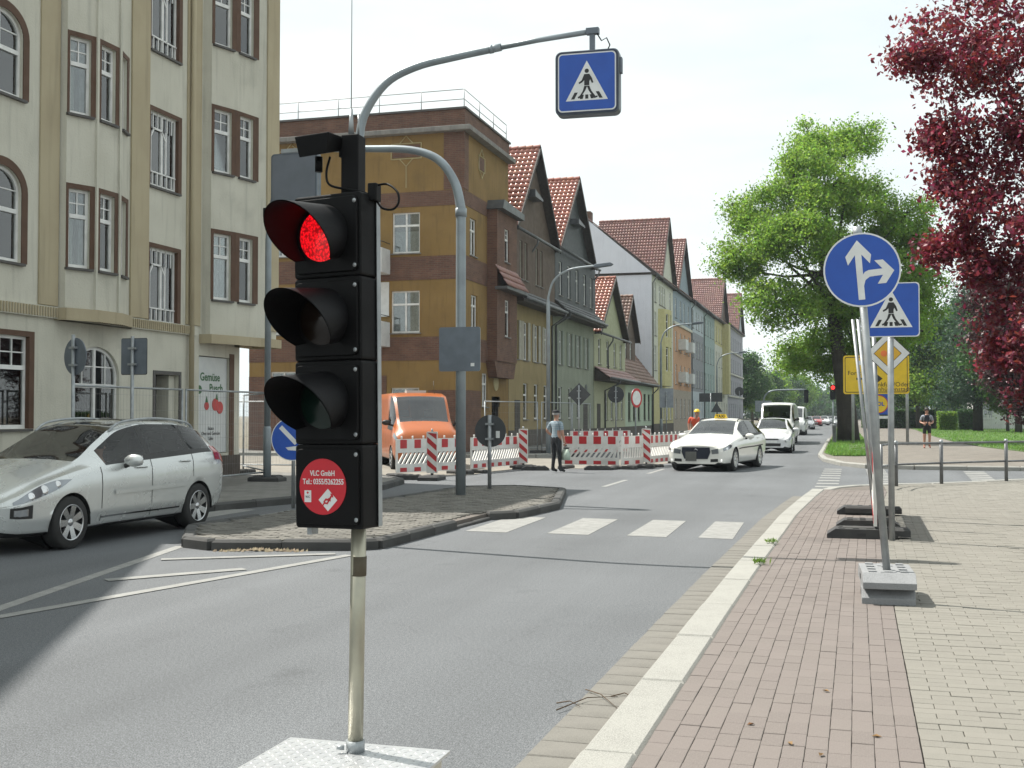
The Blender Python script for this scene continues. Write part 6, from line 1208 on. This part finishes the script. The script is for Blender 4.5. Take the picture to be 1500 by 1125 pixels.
def px_lobes(Y, L, depth=1.0, k=.9):
    out = []
    for i, (u, v, r) in enumerate(L):
        p = on_y(u, v, Y); s = (p-Vector((0, 0, CAM_H))).length/FPX; rr = r*s*k; out.append((p.x, Y+random.uniform(-.5, .5)*rr*depth, p.z, rr, rr, rr*.85))
    return out
tb = on_z(1243, 647, .14)
L = [(1205,205,46),(1250,198,40),(1175,235,36),(1160,280,58),(1215,280,62),(1265,285,52),(1095,310,48),(1120,370,62),(1190,360,66),(1260,360,66),(1320,320,52),(1355,355,40),(1085,395,36),(1140,450,58),(1215,440,62),(1290,430,62),(1345,410,48),(1180,510,48),(1250,500,48),(1310,490,48),(1205,540,22),(1170,535,18),(1345,450,34)]
lo = tuft(px_lobes(tb.y, L, 2.2, 1.0), 7, .27)
tree('lime_tree', 'tall bright green broadleaf tree on the verge, towering behind the blue signs', (tb.x, tb.y, .1), [(0,0,0),(-.05,0,1.2),(-.2,0,3),(-.5,.1,5),(-.8,.1,7.5),(-.9,.2,10)], .62, lo, LIMEG, BARK, .19, .5, 26, 62, .38, 420, branch_r=.2)
L = [(1425,10,70),(1385,70,58),(1350,85,32),(1440,110,75),(1420,200,62),(1375,205,26),(1460,230,80),(1400,275,45),(1450,330,72),(1405,355,34),(1380,370,18),(1475,420,58),(1430,405,26),(1500,490,55),(1470,520,24),(1530,560,40),(1500,120,110),(1540,300,130),(1600,150,200),(1650,400,180),(1560,20,150),(1760,200,260)]
lo = tuft(px_lobes(17.5, L, 1.4), 6, .3); pc = on_y(1800, 560, 18)
tree('copper_beech', 'dark red leaved tree overhanging the pavement with glossy copper leaves', (pc.x, 18.2, .1), [(0,0,0),(-.05,0,1),(-.1,-.05,2.2),(-.3,-.1,3.4)], .2, lo, PURP, BARK2, .085, .58, 52, 40, .15, 260, branch_r=.14)
L = [(1480,430,40),(1455,475,34),(1500,500,55),(1470,540,36),(1510,560,45),(1500,590,30),(1540,600,45),(1560,480,90),(1430,440,18),(1440,505,20)]
lo = px_lobes(46, L, 1.2); pb = on_z(1535, 668, .14)
tree('purple_plum_tree', 'dull purple leaved tree with low branches at the lawn edge', (pb.x, 46, .1), [(0,0,0),(-.1,0,1.2),(-.3,0,2.5)], .22, lo, PURD, BARK2, .15, .6, 45, 60, .32, 80)
L = [(1418,400,16),(1412,430,26),(1420,460,30),(1408,495,36),(1425,530,36),(1405,560,38),(1425,585,30),(1390,585,24)]
lo = px_lobes(112, L, .8); pb = on_z(1418, 630, .14)
tree('larch_tree', 'slender blue green conifer with drooping airy branches on the lawn', (pb.x, 112, .1), [(0,0,0),(0,0,5),(0,0,10),(-.05,0,15)], .45, lo, BLUG, BARK, .3, .3, 11, 46, .6, 120, branch_r=.16)
# generic round trees, copied
def proto(mat, seed):
    lo = [(0,0,5.6,2.2,2.2,1.8),(1.4,.4,4.4,1.7,1.7,1.4),(-1.5,-.3,4.5,1.7,1.7,1.5),(.2,1.4,4.3,1.6,1.6,1.4),(.1,-1.5,4.2,1.7,1.7,1.4),(0,0,3.2,2.1,2.1,1.2),(.6,.3,6.9,1.2,1.2,1.1)]
    return tree('tree', 'tmp', (0, 0, .1), [(0,0,0),(.05,0,1.5),(0,.05,3)], .2, lo, mat, BARK2, .24, .6, 20, 60, .48, 30)
pr1 = proto(LIMEG, 1); pr2 = proto(DEEPG, 2); pr3 = proto(YELG, 3); used = set()
def put(pr, label, x, y, s, rz, group):
    o = pr if pr.name not in used else copy_tree(pr); used.add(pr.name)
    o.location = (x, y, .1); o.scale = (s*random.uniform(.9,1.15), s*random.uniform(.9,1.15), s); o.rotation_euler = (0, 0, rz); tag(o, label, 'tree', group); return o
far = [('round green tree beyond the last house of the row', pr2, 1112, 190, 1.5), ('pale green tree just past the last house, second in line', pr3, 1128, 205, 1.3), ('dark green tree past the row, third in line', pr2, 1146, 230, 1.3), ('bright green tree past the row, fourth in line', pr1, 1160, 250, 1.3), ('green tree far along the left roadside, fifth in line', pr2, 1174, 280, 1.5), ('green tree far along the left roadside, sixth in line', pr1, 1188, 310, 1.6)]
for lab, pr, u, y, s in far: put(pr, lab, on_y(u, 600, y).x-3, y, s, random.uniform(0, 6), 'trees at the end of the street')
for i, (lab, pr, u, y, s) in enumerate([('dense green tree behind the direction board', pr2, 1290, 150, 1.4), ('yellow green tree behind the lawn path', pr3, 1315, 142, 1.2), ('dense green tree right of the direction board', pr2, 1345, 132, 1.4), ('fresh green tree behind the jogger', pr1, 1372, 128, 1.2), ('dark tree behind the conifer', pr2, 1400, 130, 1.8), ('dark tree beside the pale house', pr2, 1492, 105, 1.5), ('yellow green young tree before the pale house', pr3, 1476, 112, .8), ('dark green tree filling the gap right of the conifer', pr2, 1440, 160, 2.0), ('tall green tree behind the verge', pr1, 1268, 165, 1.6), ('tall dark tree at the lawn end', pr2, 1330, 170, 2.0)]): put(pr, lab, on_y(u, 600, y).x, y, s, i*1.7, 'trees around the lawn')
# distant wood: one mass
W_ = [(random.uniform(-60, 45), random.uniform(360, 430), random.uniform(3.5, 8), random.uniform(5, 9), random.uniform(4, 7), random.uniform(4, 6.5)) for k in range(70)]
P, CC = crown_points(W_, .55, 60, 1.5); P = P[P[:, 2] > .2]; o = link('wood', np_mesh('wood', leaf_quads(P, 1.1, .7), 4, [DEEPG])); tag(o, 'far wood closing the end of the road', 'wood'); stuff(o)
# hedges and shrubs
def hedge(label, x0, x1, y0, y1, h, mat, n, size=.1):
    V = []
    P = np.column_stack([RNG.uniform(x0, x1, n), RNG.uniform(y0, y1, n), RNG.uniform(.1, h, n)]); k = n//3; P[:k, 1] = y0+RNG.normal(0, .06, k); P[k:2*k, 2] = h+RNG.normal(0, .06, k)
    c = Vector(((x0+x1)/2, y0, .12)); t = thing('hedge', label, 'hedge', c); P -= np.array([c.x, c.y, 0]); link('foliage', np_mesh('foliage', leaf_quads(P, size, .6), 4, [mat]), t); m = MB()
    for k in range(8): x = x0+(x1-x0)*(k+.5)/8-c.x; m.tube([(x, (y1-y0)/2, 0), (x+.1, (y1-y0)/2, h*.8)], [.03, .01], 5)
    m.build('stems', BARK2, t) if False else MB().box(x0-c.x+.15, x1-c.x-.15, .15, y1-y0-.15, 0, h-.2).build('inner_twigs', BARK, t)
a, b = on_y(1374, 610, 118), on_y(1402, 610, 118); hedge('clipped green hedge behind the jogger', a.x, b.x, 118, 120, 1.7, LIMEG, 6000, .16)
a, b = on_y(1403, 610, 121), on_y(1436, 610, 121); hedge('darker hedge beside the clipped one', a.x, b.x, 121, 123, 1.9, DEEPG, 6000, .16)
a, b = on_y(1520, 640, 52), on_y(1600, 640, 52); hedge('dark low shrubs under the purple tree', a.x, b.x, 50, 53, 1.5, DEEPG, 7000, .14)
a, b = on_y(1262, 600, 135), on_y(1372, 600, 135); hedge('long green hedge along the far lawn', a.x, b.x, 135, 138, 2.0, DEEPG, 11000, .24)
# white flowers on the verge
m = MB()
for k in range(160):
    x, y = random.uniform(.2, 1.05), random.uniform(44, 49); z = .15+random.uniform(.12, .3); r = .025; m.add([(x-r,y,z),(x,y-r,z+.01),(x+r,y,z),(x,y+r,z+.01)], [(0,1,2,3)])
tag(stuff(m.build('white_flowers', pm('petal_white', (.6,.6,.55), rough=.6))), 'small white flowers scattered in the verge grass', 'flowers')
# weeds at the kerb joints
for lab, u, v in (('tuft of weed at a kerb joint beside the crossing', 1130, 797), ('tuft of weed in the joint behind the kerb', 1112, 827)):
    p = on_z(u, v, .12); n = 40; q = np.column_stack([RNG.normal(0, .03, n), RNG.normal(0, .03, n), np.full(n, .02)]); t = link('weed', np_mesh('weed', leaf_quads(q, .08, .2, -.5)+np.array([0,0,.02]), 4, [YELG]), None, Tm(p.x, p.y, p.z)); tag(t, lab, 'weed', 'weeds at the kerb')
# pale house and picket fence behind the lawn
p = on_y(1440, 600, 140); ph = thing('pale_house', 'pale white house glimpsed between trees behind the lawn', 'building', (p.x-1, 140, .1)); m = MB(); wall(m, 9, 0, 5.2, [(1,2,1,2.6),(4,5,1,2.6)]); m.add([(0,0,0),(0,7,0),(0,7,5.2),(0,0,5.2)], [(3,2,1,0)]); m.build('wall', WHITEB, ph); backing(ph, None, .1, 8.9, .1, 5.1); 
for x in (1, 4): window(ph, None, x, 1, 1, 1.6, 2, .68, 0, curt=2, sill=STONEC)
m = MB(); m.add([(-.3,-.3,5.1),(9.3,-.3,5.1),(9.3,3.5,8.2),(-.3,3.5,8.2),(9.3,7.3,5.1),(-.3,7.3,5.1)], [(0,1,2,3),(3,2,4,5)]); m.build('roof', OLDRED, ph)
a = on_y(1434, 625, 124); pf = thing('picket_fence', 'white picket fence in front of the pale house', 'fence', (a.x, 124, .12)); pf.scale = (1.25, 1.25, 1.5)
for i in range(28): MB().box(.14*i, .14*i+.07, -.012, .012, .05, 1.0).build('picket', WHITEB, pf)
for z in (.3, .75): MB().box(0, 3.9, .013, .04, z, z+.07).build('rail', WHITEB, pf)

# ================================================================ people
SKIN = pm('skin', (.42,.23,.16), (.38,.2,.14), rough=.5); HAIRD = pm('dark_hair', (.02,.016,.013), rough=.6); HAIRG = pm('grey_hair', (.3,.29,.28), rough=.7); JEAN = pm('dark_trousers', (.02,.021,.025), rough=.85, bump=.3, bscale=60); BLACKC = pm('black_cloth', (.012,.012,.014), rough=.85)
def plaid():
    m = pm('blue_plaid_shirt', (.16,.24,.29), (.13,.2,.25), rough=.85); N = m.node_tree.nodes; Lk = m.node_tree.links; tc = N.new('ShaderNodeTexCoord'); b = N['Principled BSDF']; src = b.inputs['Base Color'].links[0].from_socket
    for d in ('X', 'Z'):
        w_ = N.new('ShaderNodeTexWave'); w_.bands_direction = d; w_.inputs['Scale'].default_value = 6; w_.inputs['Distortion'].default_value = .6; Lk.new(tc.outputs['Object'], w_.inputs[0]); r = N.new('ShaderNodeMath'); r.operation = 'MULTIPLY'; r.inputs[1].default_value = .4; Lk.new(w_.outputs['Fac'], r.inputs[0]); x = N.new('ShaderNodeMix'); x.data_type = 'RGBA'; Lk.new(r.outputs[0], x.inputs['Factor']); Lk.new(src, x.inputs['A']); x.inputs['B'].default_value = (.42,.47,.5,1); src = x.outputs['Result']
    Lk.new(src, b.inputs['Base Color']); return m
def figure(name, label, loc, rz, J, bones, mats, part_mat, scale=1, cat='person'):
    """J joint: (x,y,z,r); bones (a,b); mesh grown by Skin; part_mat bone index -> material slot"""
    names = list(J); me = bpy.data.meshes.new('body'); me.from_pydata([J[k][:3] for k in names], [(names.index(a), names.index(b)) for a, b in bones], []); o = bpy.data.objects.new('tmpbody', me); col.objects.link(o)
    sk = o.modifiers.new('skin', 'SKIN'); ss = o.modifiers.new('sub', 'SUBSURF'); ss.levels = 2; ss.render_levels = 2
    sv = me.skin_vertices[0].data
    for i, k in enumerate(names): r = J[k][3]; sv[i].radius = (r if isinstance(r, tuple) else (r, r)); sv[i].use_root = k == 'pelvis'
    m2 = bpy.data.meshes.new_from_object(o.evaluated_get(bpy.context.evaluated_depsgraph_get())); bpy.data.objects.remove(o)
    m2.materials.clear()
    for m in mats: m2.materials.append(m)
    seg = [(Vector(J[a][:3]), Vector(J[b][:3])) for a, b in bones]
    for p in m2.polygons:
        c = p.center; best = None
        for i, (a, b) in enumerate(seg):
            d = b-a; t = max(0, min(1, (c-a).dot(d)/max(1e-9, d.length_squared))); dist = (a+d*t-c).length
            if best is None or dist < best[0]: best = (dist, i, t)
        p.material_index = part_mat(bones[best[1]], best[2], c); p.use_smooth = True
    t = thing(name, label, cat, loc, rz); t.scale = (scale,)*3; link('body', m2, t); return t
def base_joints(): 
    J = dict(pelvis=(0,0,.95,(.15,.115)), waist=(0,0,1.1,(.145,.105)), chest=(0,-.01,1.3,(.165,.12)), neckb=(0,.01,1.46,.07), neck=(0,0,1.52,.055), jaw=(0,-.02,1.58,.07), head=(0,-.005,1.665,.092), crown=(0,.0,1.735,.06))
    for s, n in ((1,'l'),(-1,'r')): J.update({'sh'+n:(s*.185,.0,1.42,.068), 'el'+n:(s*.235,.02,1.15,.047), 'wr'+n:(s*.25,-.05,.92,.032), 'ha'+n:(s*.25,-.07,.85,.036), 'hip'+n:(s*.095,0,.88,.1), 'kn'+n:(s*.105,-.015,.5,.066), 'an'+n:(s*.11,.02,.1,.045), 'to'+n:(s*.125,-.16,.035,.036), 'he'+n:(s*.11,.05,.04,.038)})
    return J
B0 = [('pelvis','waist'),('waist','chest'),('chest','neckb'),('neckb','neck'),('neck','jaw'),('jaw','head'),('head','crown')]
for n in 'lr': B0 += [('chest','sh'+n),('sh'+n,'el'+n),('el'+n,'wr'+n),('wr'+n,'ha'+n),('pelvis','hip'+n),('hip'+n,'kn'+n),('kn'+n,'an'+n),('an'+n,'to'+n),('an'+n,'he'+n)]
def fingers(t, w, h, mat=SKIN):
    w, h = Vector(w), Vector(h); d = (h-w).normalized(); a = d.orthogonal().normalized(); b = d.cross(a)
    m = MB()
    for k, (o, ln) in enumerate(((-.027,.06),(-.009,.075),(.009,.07),(.027,.055))): s = h+a*o+d*.015; m.tube([s, s+d*ln*.5+b*.012, s+d*ln*.8+b*.035], [.0095,.009,.007], 6)
    m.tube([w.lerp(h,.7)+a*.035, h+a*.055+b*.015, h+a*.055+d*.03+b*.03], [.011,.01,.008], 6); stuff(m.build('fingers', mat, t))
def face(t, x=0, y=-.005, z=1.665, hair=None, hm=None):
    MB().add([(x-.014,y-.085,z-.03),(x+.014,y-.085,z-.03),(x,y-.118,z-.028),(x,y-.088,z+.02)], [(0,2,3),(2,1,3),(0,1,2)], 0, True).build('nose', SKIN, t)
    for s in (-1, 1):
        MB().lathe([(0,.004),(.011,.002),(.014,0)], 8, 0, True, Tm(x+s*.034, y-.086, z+.008, 0, R(90))).build('eye', SBLACK, t); MB().lathe([(0,.012),(.02,.008),(.03,-.004)], 8, 0, True, Tm(x+s*.09, y+.01, z-.01, 0, 0, R(90*s))).build('ear', SKIN, t)
    MB().box(x-.024, x+.024, y-.086, y-.08, z-.062, z-.053).build('mouth', pm('lips', (.3,.1,.09), rough=.5), t)
    if hm: MB().lathe([(.097,-.03),(.104,.02),(.095,.06),(.065,.1),(.0,.118)], 16, 0, True, Tm(x, y+.018, z)).build('hair', hm, t)
# man with the bag
J = base_joints(); J['ell'] = (-.0+.33,.06,1.17,.047); J['wrl'] = (.2,-.06,1.03,.034); J['hal'] = (.15,-.1,1.0,.036); J['elr'] = (-.235,.0,1.14,.047); J['wrr'] = (-.25,-.06,.9,.033); J['har'] = (-.25,-.07,.83,.036); J['anl'] = (.12,.03,.1,.045); J['anr'] = (-.13,-.03,.1,.045); J['tor'] = (-.14,-.21,.035,.036); J['her'] = (-.13,0.0,.04,.038)
def pmat(bn, t, c):
    k = bn[1]
    if k in ('neck','jaw','head','crown'): return 0
    if k.startswith('el'): return 1 if t < .75 else 0
    if k.startswith('wr') or k.startswith('ha'): return 0
    if k.startswith('to') or k.startswith('he'): return 3
    if k.startswith('kn') or k.startswith('an') or k.startswith('hip'): return 2
    if bn == ('pelvis','waist'): return 2 if c.z < 1.0 else 1
    return 1
mp_ = on_z(815, 692, 0)
man = figure('person', 'person in plaid shirt, dark trousers and cap holding a pale bag', (mp_.x, mp_.y, 0), R(150), J, B0, [SKIN, plaid(), JEAN, BLACKC], pmat, .98)
face(man, hm=HAIRG); MB().lathe([(.104,.03),(.108,.05),(.1,.085),(.06,.112),(0,.12)], 16, 0, True, Tm(0,.01,1.665)).build('cap', BLACKC, man); MB().prism([(-.07,-.1),(.07,-.1),(.06,-.165),(0,-.18),(-.06,-.165)], -.006, .006, 0, Tm(0,0,1.7,0,R(-90))).build('cap_peak', BLACKC, man)
fingers(man, J['wrl'][:3], J['hal'][:3]); fingers(man, J['wrr'][:3], J['har'][:3])
hb = man.matrix_basis if False else Matrix.Translation((mp_.x, mp_.y, 0)) @ Matrix.Rotation(R(150), 4, 'Z') @ Matrix.Diagonal((.98,.98,.98,1)) @ Vector((-.27,-.1,.79))
bag = thing('shopping_bag', 'pale green carrier bag held by the man in the plaid shirt', 'bag', (hb.x, hb.y, hb.z-.42), R(120)); BAGM = pm('pale_green_bag', (.42,.5,.42), (.36,.44,.37), rough=.6, bump=.5, bscale=12)
MB().add([(-.19,-.07,0),(.19,-.07,0),(.19,.07,0),(-.19,.07,0),(-.21,-.08,.16),(.21,-.08,.16),(.21,.08,.16),(-.21,.08,.16),(-.18,-.02,.3),(.18,-.02,.3),(.18,.02,.3),(-.18,.02,.3)], [(0,3,2,1),(0,1,5,4),(1,2,6,5),(2,3,7,6),(3,0,4,7),(4,5,9,8),(5,6,10,9),(6,7,11,10),(7,4,8,11),(8,9,10,11)], 0, True).build('bag_body', BAGM, bag)
for y in (-.02,.02): MB().tube([(-.08,y,.29),(-.05,y,.38),(0,y,.415),(.05,y,.38),(.08,y,.29)], .008, 6).build('handle', BLACKC, bag)
# jogger
J = base_joints()
for s, n in ((1,'l'),(-1,'r')): J['el'+n] = (s*.27,.06,1.14,.045); J['wr'+n] = (s*.14,-.16,1.08,.032); J['ha'+n] = (s*.07,-.2,1.1,.036)
J['knl'] = (.1,-.09,.52,.062); J['anl'] = (.1,.0,.12,.045); J['tol'] = (.11,-.18,.05,.036); J['hel'] = (.1,.04,.06,.038)
def pm2(bn, t, c):
    k = bn[1]
    if k in ('neck','jaw','head','crown'): return 0
    if k.startswith('el'): return 1 if t < .7 else 0
    if k.startswith('wr') or k.startswith('ha'): return 0
    if k.startswith('to') or k.startswith('he'): return 4
    if k.startswith('kn'): return 3 if t < .62 else 0
    if k.startswith('an'): return 0
    if k.startswith('hip') or bn == ('pelvis','waist') and c.z < .98: return 3
    if k.startswith('sh'): return 1 if abs(c.x) > .1 else 2
    return 2
jp = on_z(1358, 657, .12); jog = figure('person', 'person running on the path in dark shirt with pale sleeves and shorts', (jp.x, jp.y, .12), R(4), J, B0, [SKIN, pm('pale_sleeve', (.3,.33,.37), rough=.8), pm('navy_shirt', (.015,.018,.03), rough=.8), BLACKC, pm('trainer', (.3,.12,.08), rough=.6)], pm2, 1.02); face(jog, hm=HAIRD)
for n in 'lr': fingers(jog, J['wr'+n][:3], J['ha'+n][:3])
# worker beyond the taxi
J = base_joints(); J['neckb'] = (0,-.12,1.4,.07); J['neck'] = (0,-.16,1.46,.055); J['jaw'] = (0,-.2,1.51,.07); J['head'] = (0,-.2,1.59,.092); J['crown'] = (0,-.2,1.66,.06); J['chest'] = (0,-.09,1.26,(.17,.125))
wp = on_y(1017, 640, 46); wk = figure('person', 'person in orange work jacket and yellow helmet behind the taxi', (wp.x, 46, 0), R(40), J, B0, [SKIN, pm('orange_jacket', (.6,.08,.03), rough=.7), JEAN, BLACKC], pmat, 1.05); face(wk, 0, -.205, 1.59)
MB().lathe([(.125,.02),(.12,.035),(.11,.06),(.07,.12),(0,.135)], 16, 0, True, Tm(0,-.19,1.62)).build('helmet', SYEL, wk); MB().tube([(-.16,-.09,1.18),(.16,-.09,1.18)], .13, 12).build('reflective_band', pm('reflective_band', (.6,.6,.5), rough=.4), wk) if False else None
for n in 'lr': fingers(wk, J['wr'+n][:3], J['ha'+n][:3])
# driver of the estate car
J = base_joints()
for s, n in ((1,'l'),(-1,'r')): J['kn'+n] = (s*.12,-.42,.98,.07); J['hip'+n] = (s*.1,-.05,.92,.1); J['an'+n] = (s*.12,-.62,.62,.045); J['to'+n] = (s*.12,-.75,.58,.036); J['he'+n] = (s*.12,-.58,.56,.036); J['el'+n] = (s*.25,-.12,1.16,.047); J['wr'+n] = (s*.17,-.36,1.2,.033); J['ha'+n] = (s*.15,-.42,1.23,.036)
Mc = Tm(-9.72, 13.3, 0, math.atan2(-1, -.03)); dp = Mc @ Vector((.18, .37, -.44)); drv = figure('person', 'person driving the silver estate car, seen through its side window', tuple(dp), 0, J, B0, [SKIN, pm('rust_shirt', (.22,.05,.03), rough=.8), JEAN, BLACKC], pmat, .98); face(drv, hm=HAIRD)
for n in 'lr': fingers(drv, J['wr'+n][:3], J['ha'+n][:3])
# ================================================================ air
hz = MB().box(-720, 720, -70, 1520, -1.03, 26).build('haze', [None]); stuff(hz); tag(hz, 'thin pale summer haze over the whole street', 'haze')
hm = bpy.data.materials.new('haze'); hm.use_nodes = True; N_ = hm.node_tree.nodes; N_.remove(N_['Principled BSDF']); pv = N_.new('ShaderNodeVolumePrincipled'); pv.inputs['Color'].default_value = (.8,.9,1,1); pv.inputs['Density'].default_value = .00028; pv.inputs['Anisotropy'].default_value = .3
hm.node_tree.links.new(pv.outputs[0], N_['Material Output'].inputs['Volume']); hz.data.materials.clear(); hz.data.materials.append(hm)
